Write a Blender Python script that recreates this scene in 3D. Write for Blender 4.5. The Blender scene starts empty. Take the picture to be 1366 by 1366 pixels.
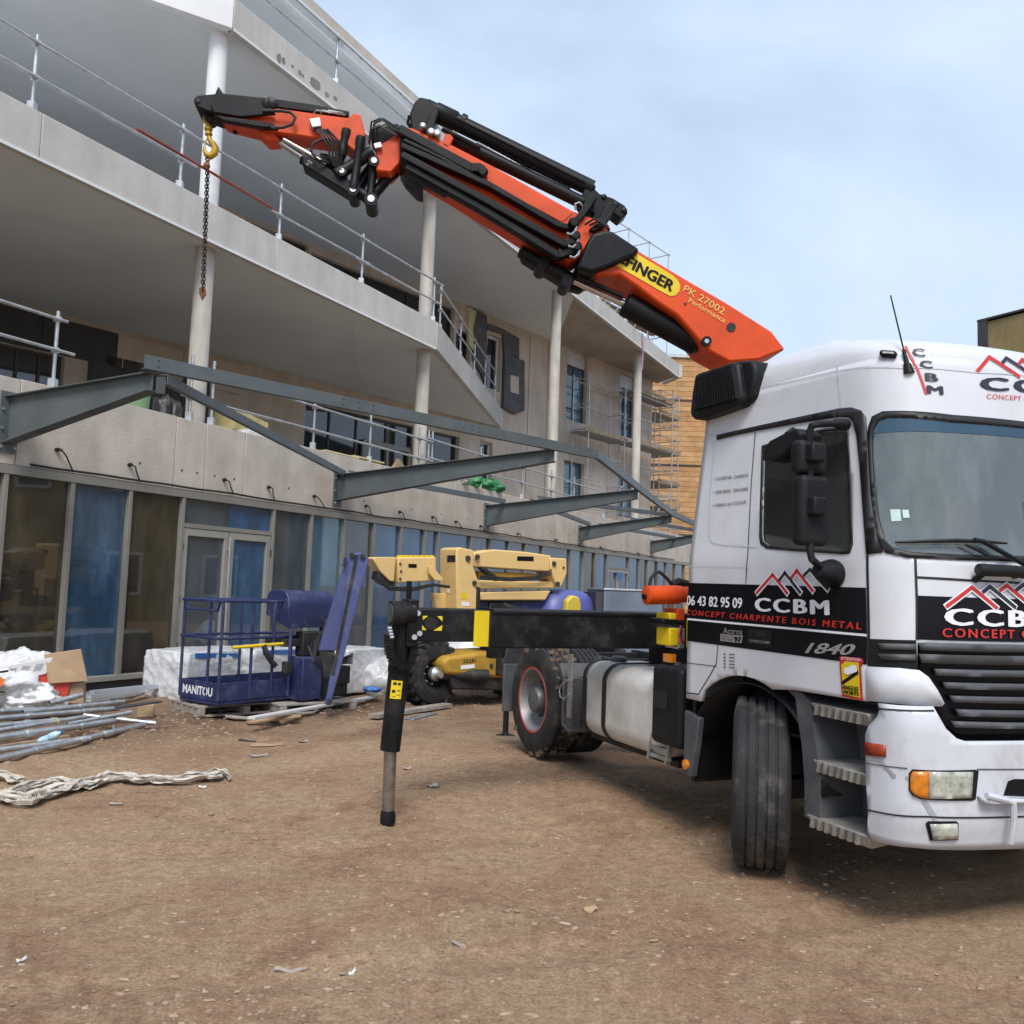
import bpy, bmesh, math, random
from mathutils import Vector, Matrix, noise
random.seed(7)
scn = bpy.context.scene
COL = scn.collection
V = Vector
PI = math.pi
# ---------------------------------------------------------------- camera
FPX, EYE, VH, ROLL = 1200.0, 1.7, 785.0, 0.033      # focal length in photo pixels, eye height, horizon row, roll
_p = math.atan((VH - 683) / FPX)
_fw = V((0, math.cos(_p), math.sin(_p))); _u0 = V((0, -math.sin(_p), math.cos(_p))); _x = V((1, 0, 0))
CR = _x * math.cos(ROLL) + _u0 * math.sin(ROLL)
CU = _u0 * math.cos(ROLL) - _x * math.sin(ROLL)
CF = _fw
CAM = V((0, 0, EYE))
cd = bpy.data.cameras.new('camera'); cam = bpy.data.objects.new('camera', cd); COL.objects.link(cam)
cam.matrix_world = Matrix(((CR.x, CU.x, -CF.x, 0), (CR.y, CU.y, -CF.y, 0), (CR.z, CU.z, -CF.z, EYE), (0, 0, 0, 1)))
cd.sensor_fit = 'HORIZONTAL'; cd.sensor_width = 36.0; cd.lens = 36.0 * FPX / 1366.0
cd.clip_start = 0.05; cd.clip_end = 3000
scn.camera = cam
# ---------------------------------------------------------------- world: thin broken overcast over a blue sky
SUN_EL, SUN_AZ = math.radians(52), math.radians(178)     # azimuth clockwise from +Y
w = bpy.data.worlds.new('World'); scn.world = w; w.use_nodes = True
nt = w.node_tree; nt.nodes.clear()
sky = nt.nodes.new('ShaderNodeTexSky'); sky.sky_type = 'NISHITA'; sky.sun_disc = False
sky.sun_elevation = SUN_EL; sky.sun_rotation = SUN_AZ; sky.altitude = 200; sky.air_density = 1.0; sky.dust_density = 2.0; sky.ozone_density = 1.2
tc = nt.nodes.new('ShaderNodeTexCoord'); mp = nt.nodes.new('ShaderNodeMapping'); mp.inputs['Scale'].default_value = (1.0, 1.0, 2.2)
n1 = nt.nodes.new('ShaderNodeTexNoise'); n1.inputs['Scale'].default_value = 1.5; n1.inputs['Detail'].default_value = 7; n1.inputs['Roughness'].default_value = .52; n1.inputs['Distortion'].default_value = .6
cr = nt.nodes.new('ShaderNodeValToRGB'); cr.color_ramp.elements[0].position = .25; cr.color_ramp.elements[1].position = .68
cr.color_ramp.elements[0].color = (.36, .36, .36, 1); cr.color_ramp.elements[1].color = (.93, .93, .93, 1)
mx = nt.nodes.new('ShaderNodeMixRGB'); mx.inputs[2].default_value = (4.5, 5.4, 6.8, 1)
bg = nt.nodes.new('ShaderNodeBackground'); bg.inputs[1].default_value = .1
wo = nt.nodes.new('ShaderNodeOutputWorld')
L = nt.links.new
L(tc.outputs['Generated'], mp.inputs[0]); L(mp.outputs[0], n1.inputs['Vector']); L(n1.outputs[0], cr.inputs[0])
L(cr.outputs[0], mx.inputs[0]); L(sky.outputs[0], mx.inputs[1]); L(mx.outputs[0], bg.inputs[0]); L(bg.outputs[0], wo.inputs[0])
sd = bpy.data.lights.new('sun', 'SUN'); sd.energy = 2.0; sd.angle = math.radians(26); sd.color = (1, .95, .88)
so = bpy.data.objects.new('sun', sd); COL.objects.link(so)
sdir = V((math.sin(SUN_AZ) * math.cos(SUN_EL), math.cos(SUN_AZ) * math.cos(SUN_EL), math.sin(SUN_EL)))
so.rotation_euler = sdir.to_track_quat('Z', 'Y').to_euler(); so.location = (0, -10, 30)
scn.view_settings.view_transform = 'Standard'; scn.view_settings.look = 'None'; scn.view_settings.gamma = 1
scn.view_settings.use_curve_mapping = False; scn.view_settings.exposure = 0.76
# ---------------------------------------------------------------- pixel -> place
def ray(u, v): return CR * ((u - 683) / FPX) - CU * ((v - 683) / FPX) + CF
def onpl(u, v, P, n):
    d = ray(u, v); n = V(n); return CAM + d * ((V(P) - CAM).dot(n) / d.dot(n))
def gz(u, v, z=0.0): return onpl(u, v, (0, 0, z), (0, 0, 1))
class Frame:
    """vertical working plane: origin O, horizontal direction d, outward normal n (towards the viewer)"""
    def __init__(s, O, d, n=None):
        s.O = V(O); s.d = V(d).normalized(); s.n = V(n).normalized() if n else V((s.d.y, -s.d.x, 0))
        if s.n.dot(CAM - s.O) < 0: s.n = -s.n
    def P(s, t, q, z): return s.O + s.d * t + s.n * q + V((0, 0, z))
    def px(s, u, v, q=0.0):
        p = onpl(u, v, s.O + s.n * q, s.n); return ((p - s.O).dot(s.d), p.z)
    def w(s, u, v, q=0.0): return onpl(u, v, s.O + s.n * q, s.n)
# ---------------------------------------------------------------- materials
MATS = {}
def mat(name, col, rough=.6, metal=0., var=.18, vs=2.5, bump=0., bs=30., dirt=None, ds=1.2, spec=.5, coat=0., col2=None, streak=0., trans=0.):
    """procedural material: base colour with two scales of variation, optional second colour in patches (dirt), streaks, bump"""
    if name in MATS: return MATS[name]
    m = bpy.data.materials.new(name); m.use_nodes = True; MATS[name] = m
    nt = m.node_tree; N = nt.nodes.new; L = nt.links.new; b = nt.nodes['Principled BSDF']
    b.inputs['Roughness'].default_value = rough; b.inputs['Metallic'].default_value = metal; b.inputs['Specular IOR Level'].default_value = spec
    if coat: b.inputs['Coat Weight'].default_value = coat; b.inputs['Coat Roughness'].default_value = .12
    c = (*col, 1); t = N('ShaderNodeTexCoord')
    src = t.outputs['Object']
    nz = N('ShaderNodeTexNoise'); nz.inputs['Scale'].default_value = vs; nz.inputs['Detail'].default_value = 9; nz.inputs['Roughness'].default_value = .62; L(src, nz.inputs['Vector'])
    r = N('ShaderNodeValToRGB'); e = r.color_ramp.elements; e[0].position = .3; e[1].position = .72
    c2 = col2 if col2 else tuple(x * (1 - var) for x in col)
    lo = tuple(min(1, x * (1 - var * .7)) for x in c2) if not col2 else col2; hi = tuple(min(1, x * (1 + var * .5)) for x in col)
    e[0].color = (*lo, 1); e[1].color = (*hi, 1); L(nz.outputs[0], r.inputs[0]); out = r.outputs[0]
    if streak:
        mp = N('ShaderNodeMapping'); mp.inputs['Scale'].default_value = (1.1, 1.1, .22); L(src, mp.inputs[0])
        n2 = N('ShaderNodeTexNoise'); n2.inputs['Scale'].default_value = 3; n2.inputs['Detail'].default_value = 6; L(mp.outputs[0], n2.inputs['Vector'])
        r2 = N('ShaderNodeValToRGB'); r2.color_ramp.elements[0].position = .35; r2.color_ramp.elements[1].position = .62; L(n2.outputs[0], r2.inputs[0])
        k = 1 - streak; r2.color_ramp.elements[0].color = (k, k, k * .97, 1); r2.color_ramp.elements[1].color = (1, 1, 1, 1)
        x = N('ShaderNodeMixRGB'); x.blend_type = 'MULTIPLY'; x.inputs[0].default_value = 1; L(out, x.inputs[1]); L(r2.outputs[0], x.inputs[2]); out = x.outputs[0]
    if dirt:
        n3 = N('ShaderNodeTexNoise'); n3.inputs['Scale'].default_value = ds; n3.inputs['Detail'].default_value = 10; n3.inputs['Roughness'].default_value = .7; L(src, n3.inputs['Vector'])
        r3 = N('ShaderNodeValToRGB'); r3.color_ramp.elements[0].position = .5; r3.color_ramp.elements[1].position = .78; L(n3.outputs[0], r3.inputs[0])
        k = dirt[3] if len(dirt) > 3 else .7
        r3.color_ramp.elements[1].color = (k, k, k, 1)
        x = N('ShaderNodeMixRGB'); L(r3.outputs[0], x.inputs[0]); L(out, x.inputs[1]); x.inputs[2].default_value = (*dirt[:3], 1); out = x.outputs[0]
        mr = N('ShaderNodeMapRange'); mr.inputs['To Min'].default_value = rough; mr.inputs['To Max'].default_value = min(1, rough + .35); L(r3.outputs[0], mr.inputs[0]); L(mr.outputs[0], b.inputs['Roughness'])
    L(out, b.inputs['Base Color'])
    if bump:
        n4 = N('ShaderNodeTexNoise'); n4.inputs['Scale'].default_value = bs; n4.inputs['Detail'].default_value = 6; L(src, n4.inputs['Vector'])
        bp = N('ShaderNodeBump'); bp.inputs['Strength'].default_value = bump; bp.inputs['Distance'].default_value = .02; L(n4.outputs[0], bp.inputs['Height']); L(bp.outputs[0], b.inputs['Normal'])
    if trans: b.inputs['Transmission Weight'].default_value = trans
    return m
def glass(name, tint, alpha=.35, film=None, rough=.03, streak=.3):
    """window glass: Fresnel mirror over a tinted see-through sheet; film = colour of a patchy matt layer: protective film, dust, or a painted-in sky reflection"""
    if name in MATS: return MATS[name]
    m = bpy.data.materials.new(name); m.use_nodes = True; MATS[name] = m
    nt = m.node_tree; nt.nodes.clear(); N = nt.nodes.new; L = nt.links.new
    o = N('ShaderNodeOutputMaterial'); tr = N('ShaderNodeBsdfTransparent'); tr.inputs[0].default_value = (*tint, 1)
    gl = N('ShaderNodeBsdfGlossy'); gl.inputs['Roughness'].default_value = rough; gl.inputs['Color'].default_value = (.95, .97, 1, 1)
    fr = N('ShaderNodeFresnel'); fr.inputs[0].default_value = 1.85
    df = N('ShaderNodeBsdfDiffuse'); t = N('ShaderNodeTexCoord'); mp = N('ShaderNodeMapping'); mp.inputs['Scale'].default_value = (1.5, 1.5, .55)
    nz = N('ShaderNodeTexNoise'); nz.inputs['Scale'].default_value = 2.2; nz.inputs['Detail'].default_value = 8; nz.inputs['Roughness'].default_value = .65
    L(t.outputs['Object'], mp.inputs[0]); L(mp.outputs[0], nz.inputs['Vector'])
    r = N('ShaderNodeValToRGB'); r.color_ramp.elements[0].position = .42; r.color_ramp.elements[1].position = .75
    r.color_ramp.elements[0].color = (alpha * .75,) * 3 + (1,); r.color_ramp.elements[1].color = (min(1, alpha + streak * .5),) * 3 + (1,)
    L(nz.outputs[0], r.inputs[0])
    df.inputs[0].default_value = (*(film or (.3, .3, .3)), 1)
    m1 = N('ShaderNodeMixShader'); L(r.outputs[0], m1.inputs[0]); L(tr.outputs[0], m1.inputs[1]); L(df.outputs[0], m1.inputs[2])
    m2 = N('ShaderNodeMixShader'); L(fr.outputs[0], m2.inputs[0]); L(m1.outputs[0], m2.inputs[1]); L(gl.outputs[0], m2.inputs[2])
    L(m2.outputs[0], o.inputs[0]); return m
# ---------------------------------------------------------------- mesh helpers
FRM = {}
def link(o): COL.objects.link(o); return o
def tag(o, label=None, cat=None, group=None, kind=None):
    if label: o['label'] = label
    if cat: o['category'] = cat
    if group: o['group'] = group
    if kind: o['kind'] = kind
    return o
def thing(name, label, cat, loc=(0, 0, 0), rz=0., group=None, M=None):
    o = bpy.data.objects.new(name, None); link(o); o.empty_display_size = .1
    M = M if M is not None else Matrix.Translation(V(loc)) @ Matrix.Rotation(rz, 4, 'Z')
    o.matrix_basis = M; FRM[o] = M.copy(); return tag(o, label, cat, group)
def axes(d, up=(0, 0, 1)):
    d = V(d).normalized(); up = V(up)
    if abs(d.dot(up.normalized())) > .99: up = V((1, 0, 0)) if abs(d.x) < .9 else V((0, 1, 0))
    s = d.cross(up).normalized(); return d, s, s.cross(d).normalized()
class MB:
    def __init__(s): s.v = []; s.f = []
    def add(s, vs, fs):
        k = len(s.v); s.v += [V(x) for x in vs]; s.f += [[i + k for i in f] for f in fs]; return s
    def hexa(s, p): return s.add(p, [(3, 2, 1, 0), (4, 5, 6, 7), (0, 1, 5, 4), (1, 2, 6, 5), (2, 3, 7, 6), (3, 0, 4, 7)])
    def bx(s, x0, x1, y0, y1, z0, z1):
        return s.hexa([(x0, y0, z0), (x1, y0, z0), (x1, y1, z0), (x0, y1, z0), (x0, y0, z1), (x1, y0, z1), (x1, y1, z1), (x0, y1, z1)])
    def obx(s, c, X, Y, Z):      # centre and three half vectors
        c = V(c); X = V(X); Y = V(Y); Z = V(Z)
        return s.hexa([c - X - Y - Z, c + X - Y - Z, c + X + Y - Z, c - X + Y - Z, c - X - Y + Z, c + X - Y + Z, c + X + Y + Z, c - X + Y + Z])
    def bar(s, p, q, w, h, up=(0, 0, 1), h2=None):
        p = V(p); q = V(q); d, a, b = axes(q - p, up); h2 = h if h2 is None else h2
        return s.hexa([p - a * w / 2 - b * h / 2, q - a * w / 2 - b * h2 / 2, q + a * w / 2 - b * h2 / 2, p + a * w / 2 - b * h / 2,
                       p - a * w / 2 + b * h / 2, q - a * w / 2 + b * h2 / 2, q + a * w / 2 + b * h2 / 2, p + a * w / 2 + b * h / 2])
    def tube(s, p, q, r, n=12, r2=None, cap=True):
        p = V(p); q = V(q); d, a, b = axes(q - p); r2 = r if r2 is None else r2
        A = [p + (a * math.cos(2 * PI * i / n) + b * math.sin(2 * PI * i / n)) * r for i in range(n)]
        B = [q + (a * math.cos(2 * PI * i / n) + b * math.sin(2 * PI * i / n)) * r2 for i in range(n)]
        fs = [(i, (i + 1) % n, n + (i + 1) % n, n + i) for i in range(n)]
        if cap: fs += [tuple(range(n))[::-1], tuple(range(n, 2 * n))]
        return s.add(A + B, fs)
    def path(s, pts, r, n=8, closed=False, cap=True):
        pts = [V(p) for p in pts]; m = len(pts); rings = []; pa = None
        for i, p in enumerate(pts):
            a0 = pts[i - 1] if (i > 0 or closed) else p; a1 = pts[(i + 1) % m] if (i < m - 1 or closed) else p
            d = (a1 - a0); d = d.normalized() if d.length > 1e-9 else V((0, 0, 1))
            if pa is None: _, a, b = axes(d)
            else:
                a = pa - d * pa.dot(d); a = a.normalized() if a.length > 1e-6 else axes(d)[1]; b = a.cross(d)
            pa = a; rr = r[i] if isinstance(r, (list, tuple)) else r
            rings.append([p + (a * math.cos(2 * PI * j / n) + b * math.sin(2 * PI * j / n)) * rr for j in range(n)])
        vs = [x for R in rings for x in R]; fs = []
        for i in range(m if closed else m - 1):
            k0 = i * n; k1 = ((i + 1) % m) * n
            fs += [(k0 + j, k0 + (j + 1) % n, k1 + (j + 1) % n, k1 + j) for j in range(n)]
        if cap and not closed: fs += [tuple(range(n)), tuple(range((m - 1) * n, m * n))[::-1]]
        return s.add(vs, fs)
    def prism(s, poly, vec):
        poly = [V(p) for p in poly]; vec = V(vec); n = len(poly)
        return s.add(poly + [p + vec for p in poly], [tuple(range(n))[::-1], tuple(range(n, 2 * n))] + [(i, (i + 1) % n, n + (i + 1) % n, n + i) for i in range(n)])
    def lathe(s, o, axis, prof, n=24, cap=True):     # prof = [(distance along axis, radius)]
        o = V(o); d, a, b = axes(axis); m = len(prof); vs = []
        for (h, r) in prof: vs += [o + d * h + (a * math.cos(2 * PI * j / n) + b * math.sin(2 * PI * j / n)) * max(r, 1e-4) for j in range(n)]
        fs = [(i * n + j, i * n + (j + 1) % n, (i + 1) * n + (j + 1) % n, (i + 1) * n + j) for i in range(m - 1) for j in range(n)]
        if cap: fs += [tuple(range(n))[::-1], tuple(range((m - 1) * n, m * n))]
        return s.add(vs, fs)
    def grid(s, fn, nu, nv, closed=False):
        vs = [fn(i / nu, j / nv) for j in range(nv + 1) for i in range(nu + 1)]
        return s.add(vs, [(j * (nu + 1) + i, j * (nu + 1) + i + 1, (j + 1) * (nu + 1) + i + 1, (j + 1) * (nu + 1) + i) for j in range(nv) for i in range(nu)])
    def quad(s, a, b, c, d): return s.add([a, b, c, d], [(0, 1, 2, 3)])
    def build(s, name, m, parent=None, bevel=0., smooth=False, label=None, cat=None, group=None, kind=None, solid=0., subd=0, fix=True, seg=2):
        me = bpy.data.meshes.new(name)
        vs = s.v
        if parent is not None and parent in FRM:
            inv = FRM[parent].inverted(); vs = [inv @ x for x in vs]
        me.from_pydata([tuple(x) for x in vs], [], s.f)
        if fix:
            bm = bmesh.new(); bm.from_mesh(me); bmesh.ops.recalc_face_normals(bm, faces=bm.faces); bm.to_mesh(me); bm.free()
        o = bpy.data.objects.new(name, me); link(o)
        if isinstance(m, (list, tuple)):
            for x in m: me.materials.append(x)
        else: me.materials.append(m)
        if parent is not None: o.parent = parent; FRM[o] = FRM[parent]
        else: FRM[o] = Matrix.Identity(4)
        if smooth or bevel:
            me.shade_smooth(); me.set_sharp_from_angle(angle=math.radians(38 if not bevel else 32))
        if solid: md = o.modifiers.new('solid', 'SOLIDIFY'); md.thickness = solid; md.offset = 0
        if bevel: md = o.modifiers.new('bevel', 'BEVEL'); md.width = bevel; md.segments = seg; md.limit_method = 'ANGLE'; md.angle_limit = math.radians(30); md.harden_normals = False
        if subd: md = o.modifiers.new('sub', 'SUBSURF'); md.levels = subd; md.render_levels = subd
        return tag(o, label, cat, group, kind)
def struct(mb, name, m, **k): return mb.build(name, m, kind='structure', **k)
def dup(root, M, label=None, group=None):
    r = root.copy(); link(r); r.matrix_basis = M; FRM[r] = M.copy()
    if label: r['label'] = label
    if group: r['group'] = group
    for ch in root.children:
        c = ch.copy(); link(c); c.parent = r
        for g in ch.children: d = g.copy(); link(d); d.parent = c
    return r
def text2d(txt, size, bold=0., spacing=1., align='LEFT', shear=0.):
    """outline of a line of lettering as flat vertices and faces"""
    cu = bpy.data.curves.new('lettering', 'FONT'); cu.body = txt; cu.size = size; cu.offset = bold * size; cu.space_character = spacing; cu.align_x = align; cu.shear = shear
    cu.resolution_u = 3
    o = bpy.data.objects.new('lettering', cu); link(o)
    dg = bpy.context.evaluated_depsgraph_get(); dg.update(); me = o.evaluated_get(dg).to_mesh()
    vs = [(v.co.x, v.co.y) for v in me.vertices]; fs = [list(p.vertices) for p in me.polygons]
    o.evaluated_get(dg).to_mesh_clear(); bpy.data.objects.remove(o); bpy.data.curves.remove(cu); return vs, fs
def fit_text(txt, w, h, **k):
    """lettering scaled to fill a box w x h, origin at its lower left"""
    vs, fs = text2d(txt, 1., **k); x0 = min(v[0] for v in vs); x1 = max(v[0] for v in vs); y0 = min(v[1] for v in vs); y1 = max(v[1] for v in vs)
    return [((x - x0) / (x1 - x0) * w, (y - y0) / (y1 - y0) * h) for x, y in vs], fs
def rgb(r, g, b):      # display colour 0..255 to linear
    f = lambda c: (c / 255 / 12.92) if c / 255 <= .04045 else ((c / 255 + .055) / 1.055) ** 2.4
    return (f(r), f(g), f(b))
# ================================================================ materials
m_dirt = None
m_conc = mat('raw_concrete', (.56, .505, .44), .85, var=.14, vs=1.4, bump=.25, bs=25, streak=.12, dirt=(.40, .33, .26, .4), ds=.9)
m_fascia = mat('fascia_concrete', (.56, .55, .52), .85, var=.12, vs=1.0, bump=.15, bs=30, streak=.10, dirt=(.40, .38, .35, .35), ds=1.6)
m_soffit = mat('painted_soffit', (.66, .70, .73), .9, var=.07, vs=.5)
m_wallp = mat('wall_concrete', (.58, .505, .43), .88, var=.13, vs=.8, bump=.2, bs=20, streak=.14, dirt=(.42, .33, .26, .45), ds=.7)
m_bare = mat('bare_soffit', (.40, .355, .31), .9, var=.15, vs=1.2, bump=.2)
m_white = mat('white_render', (.74, .76, .78), .8, var=.06, vs=1.5)
m_col = mat('column_concrete', (.58, .55, .50), .8, var=.12, vs=2.5, bump=.12, bs=40, streak=.25)
m_alu = mat('taupe_aluminium', (.26, .25, .22), .45, .2, var=.1, vs=1.5)
m_aluL = mat('pale_aluminium', (.36, .35, .31), .45, .25, var=.1)
m_clad = mat('slate_cladding', (.05, .052, .058), .55, var=.2, vs=2)
m_galv = mat('galvanised_tube', (.56, .58, .59), .42, .75, var=.25, vs=8)
m_steel = mat('grey_painted_steel', (.112, .136, .145), .5, .15, var=.16, vs=2.2, bump=.04, dirt=(.16, .16, .15, .35), ds=2.5)
m_black = mat('black_rubber', (.012, .012, .013), .6, var=.2, vs=6)
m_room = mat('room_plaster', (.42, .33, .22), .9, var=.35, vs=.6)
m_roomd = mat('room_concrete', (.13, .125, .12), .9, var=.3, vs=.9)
m_timber = mat('larch_boards', (.50, .27, .11), .75, var=.3, vs=1.3, bump=.1, bs=9)
m_timber2 = mat('pale_larch_boards', (.56, .33, .145), .75, var=.28, vs=1.1, bump=.1, bs=9)
m_insul = mat('insulation_yellow', (.55, .47, .22), .95, var=.2, vs=5, bump=.3)
m_wood = mat('pallet_wood', (.42, .30, .18), .85, var=.3, vs=6, bump=.2)
# ================================================================ ground
RW = V((.35, 8.75, 0))
def gh(x, y, fine=True):
    d2 = (x - RW.x) ** 2 + (y - RW.y) ** 2
    h = .13 * math.exp(-d2 / 3.2) + .10 * (1 / (1 + math.exp(-(y - 10.5) * 1.2)))*0
    if fine:
        h += .035 * noise.noise(V((x * .55, y * .55, 1))) * min(1, max(0, (y - 6.8) / 3)) + .010 * noise.noise(V((x * 2.1, y * 2.1, 5))) + .006 * noise.noise(V((x * 6, y * 6, 9)))
        # churned strip of mud between the yard and the building
        s = (x + 4.9) * .755 - (y - 8.7) * .656 + .35
        k = math.exp(-(s / .75) ** 2) * (1 if x < 3 else math.exp(-(x - 3) ** 2))
        h += k * (.055 * noise.noise(V((x * 3.2, y * 3.2, 3))) + .035 * noise.noise(V((x * 8, y * 8, 4))) + .03 * math.sin(s * 7))
        # old wheel tracks across the yard
        for (c0, c1, c2_, dep) in ((4.3, .32, .03, .013), (6.2, .30, .03, .012), (5.15, -.55, .04, .009)):
            e_ = y - (c0 + c1 * x + c2_ * x * x); kk = math.exp(-(e_ / .15) ** 4)
            h += kk * (-dep + .006 * math.sin(e_ * 75) + .004 * math.sin(x * 60 + e_ * 30)) + .010 * math.exp(-((abs(e_) - .2) / .05) ** 2) * (1 + noise.noise(V((x * 7, y * 7, 8))))
        # heap of soil by the bundle of tubes
        h += .10 * math.exp(-((x + 4.7) ** 2 + (y - 12.3) ** 2) / .5) * (1 + .5 * noise.noise(V((x * 5, y * 5, 2))))
        h -= .028 * math.exp(-(((x + .75) ** 2 + (y - 6.55) ** 2) / .012)) - .02 * math.exp(-(((((x + .75) ** 2 + (y - 6.55) ** 2) ** .5 - .16) / .05) ** 2))
    return h
def make_ground():
    m = bpy.data.materials.new('bare_earth'); m.use_nodes = True; MATS['bare_earth'] = m
    nt = m.node_tree; N = nt.nodes.new; L = nt.links.new; b = nt.nodes['Principled BSDF']; b.inputs['Roughness'].default_value = .92; b.inputs['Specular IOR Level'].default_value = .25
    t = N('ShaderNodeTexCoord'); src = t.outputs['Object']
    def nz(sc, det=8, ro=.6, dis=0.):
        n = N('ShaderNodeTexNoise'); n.inputs['Scale'].default_value = sc; n.inputs['Detail'].default_value = det; n.inputs['Roughness'].default_value = ro; n.inputs['Distortion'].default_value = dis; L(src, n.inputs['Vector']); return n.outputs[0]
    def ramp(i, p0, p1, c0, c1):
        r = N('ShaderNodeValToRGB'); r.color_ramp.elements[0].position = p0; r.color_ramp.elements[1].position = p1; r.color_ramp.elements[0].color = (*c0, 1); r.color_ramp.elements[1].color = (*c1, 1); L(i, r.inputs[0]); return r.outputs[0]
    def mix(f, a, c, bt='MIX', k=1.):
        x = N('ShaderNodeMixRGB'); x.blend_type = bt; L(a, x.inputs[1])
        if f is None: x.inputs[0].default_value = k
        else: L(f, x.inputs[0])
        if isinstance(c, tuple): x.inputs[2].default_value = (*c, 1)
        else: L(c, x.inputs[2])
        return x.outputs[0]
    base = ramp(nz(.45, 9, .62, .4), .32, .68, (.265, .163, .105), (.43, .308, .203))
    base = mix(ramp(nz(1.6, 10, .7), .45, .7, (0, 0, 0), (.8, .8, .8)), base, (.39, .29, .19))
    base = mix(ramp(nz(.9, 8, .7, 1.), .52, .72, (0, 0, 0), (.75, .75, .75)), base, (.185, .092, .054))
    base = mix(None, base, ramp(nz(14, 8, .75), .3, .75, (.62, .6, .57), (1.3, 1.29, 1.27)), 'MULTIPLY')
    base = mix(None, base, ramp(nz(55, 4, .8), .32, .7, (.62, .6, .58), (1.32, 1.32, 1.31)), 'MULTIPLY')
    vo = N('ShaderNodeTexVoronoi'); vo.inputs['Scale'].default_value = 30; vm = N('ShaderNodeMapping'); vm.inputs['Scale'].default_value = (.55, 1, 1); vm.inputs['Rotation'].default_value = (0, 0, .3); L(src, vm.inputs[0]); L(vm.outputs[0], vo.inputs['Vector'])
    peb = ramp(vo.outputs['Distance'], .07, .16, (1, 1, 1), (0, 0, 0)); sel = ramp(nz(5, 5, .8), .50, .58, (0, 0, 0), (.85, .85, .85))
    pm = N('ShaderNodeMath'); pm.operation = 'MULTIPLY'; L(peb, pm.inputs[0]); L(sel, pm.inputs[1])
    base = mix(pm.outputs[0], base, (.52, .44, .34))
    # the damp, churned strip towards the building is darker red earth
    sx = N('ShaderNodeSeparateXYZ'); L(src, sx.inputs[0])
    def mth(op, a, c):
        q = N('ShaderNodeMath'); q.operation = op
        for i, z in enumerate((a, c)):
            if isinstance(z, (int, float)): q.inputs[i].default_value = z
            else: L(z, q.inputs[i])
        return q.outputs[0]
    s = mth('ADD', mth('SUBTRACT', mth('MULTIPLY', mth('ADD', sx.outputs[0], 4.9), .755), mth('MULTIPLY', mth('SUBTRACT', sx.outputs[1], 8.7), .656)), .35)
    s = mth('ADD', s, mth('MULTIPLY', mth('SUBTRACT', nz(1.2, 6, .6), .5), 2.2))
    band = mth('MAXIMUM', mth('SUBTRACT', 1.0, mth('MULTIPLY', mth('ABSOLUTE', s, 0), .9)), 0)
    damp = mth('MINIMUM', mth('MAXIMUM', mth('MULTIPLY', mth('SUBTRACT', .3, s), .8), 0), 1)
    base = mix(mth('MULTIPLY', damp, .55), base, (.135, .098, .072))
    base = mix(mth('MULTIPLY', band, .8), base, (.085, .046, .031))
    L(base, b.inputs['Base Color'])
    bp = N('ShaderNodeBump'); bp.inputs['Strength'].default_value = .8; bp.inputs['Distance'].default_value = .035
    hs = mth('ADD', mth('ADD', mth('MULTIPLY', nz(22, 9, .75), .7), mth('MULTIPLY', nz(90, 4, .7), .25)), mth('MULTIPLY', pm.outputs[0], .35))
    L(hs, bp.inputs['Height']); L(bp.outputs[0], b.inputs['Normal'])
    xs = [-400, -120, -40, -22] + [-15 + i * .075 for i in range(int(27 / .075) + 1)] + [16, 24, 45, 130, 400]
    ys = [-400, -100, -25, -6, 0] + [2 + i * .065 for i in range(int(15 / .065) + 1)] + [18, 20, 24, 30, 40, 60, 120, 300, 900]
    vs = [(x, y, gh(x, y) if (-16 < x < 13 and 1 < y < 18) else 0.0) for y in ys for x in xs]
    n = len(xs); fs = [(j * n + i, j * n + i + 1, (j + 1) * n + i + 1, (j + 1) * n + i) for j in range(len(ys) - 1) for i in range(n - 1)]
    me = bpy.data.meshes.new('ground'); me.from_pydata(vs, [], fs); me.materials.append(m); me.shade_smooth()
    o = link(bpy.data.objects.new('ground', me)); o['kind'] = 'structure'
make_ground()
# ================================================================ the apartment building
E_O = V((-5.15, 15.03, 0)); EA = math.radians(27)
FE = Frame(E_O, (math.sin(EA), math.cos(EA), 0))                 # shop front, parapet and balcony edges
WA = math.radians(38)
FW = Frame((-5.95, 24.9, 0), (math.sin(WA), math.cos(WA), 0))    # main wall, set back at an angle
bld = thing('apartment_building', 'concrete apartment block under construction with angular balconies and glazed shop front', 'building', (FE.P(0, 0, 0)))
def fbox(F, t0, t1, q0, q1, z0, z1, mb=None):
    mb = mb or MB(); c = F.P((t0 + t1) / 2, (q0 + q1) / 2, (z0 + z1) / 2)
    return mb.obx(c, F.d * abs(t1 - t0) / 2, F.n * abs(q1 - q0) / 2, V((0, 0, abs(z1 - z0) / 2)))
SILL, CTOP, PTOP = .17, 3.12, 4.3
T0, T1 = -9.0, 30.0
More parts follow.
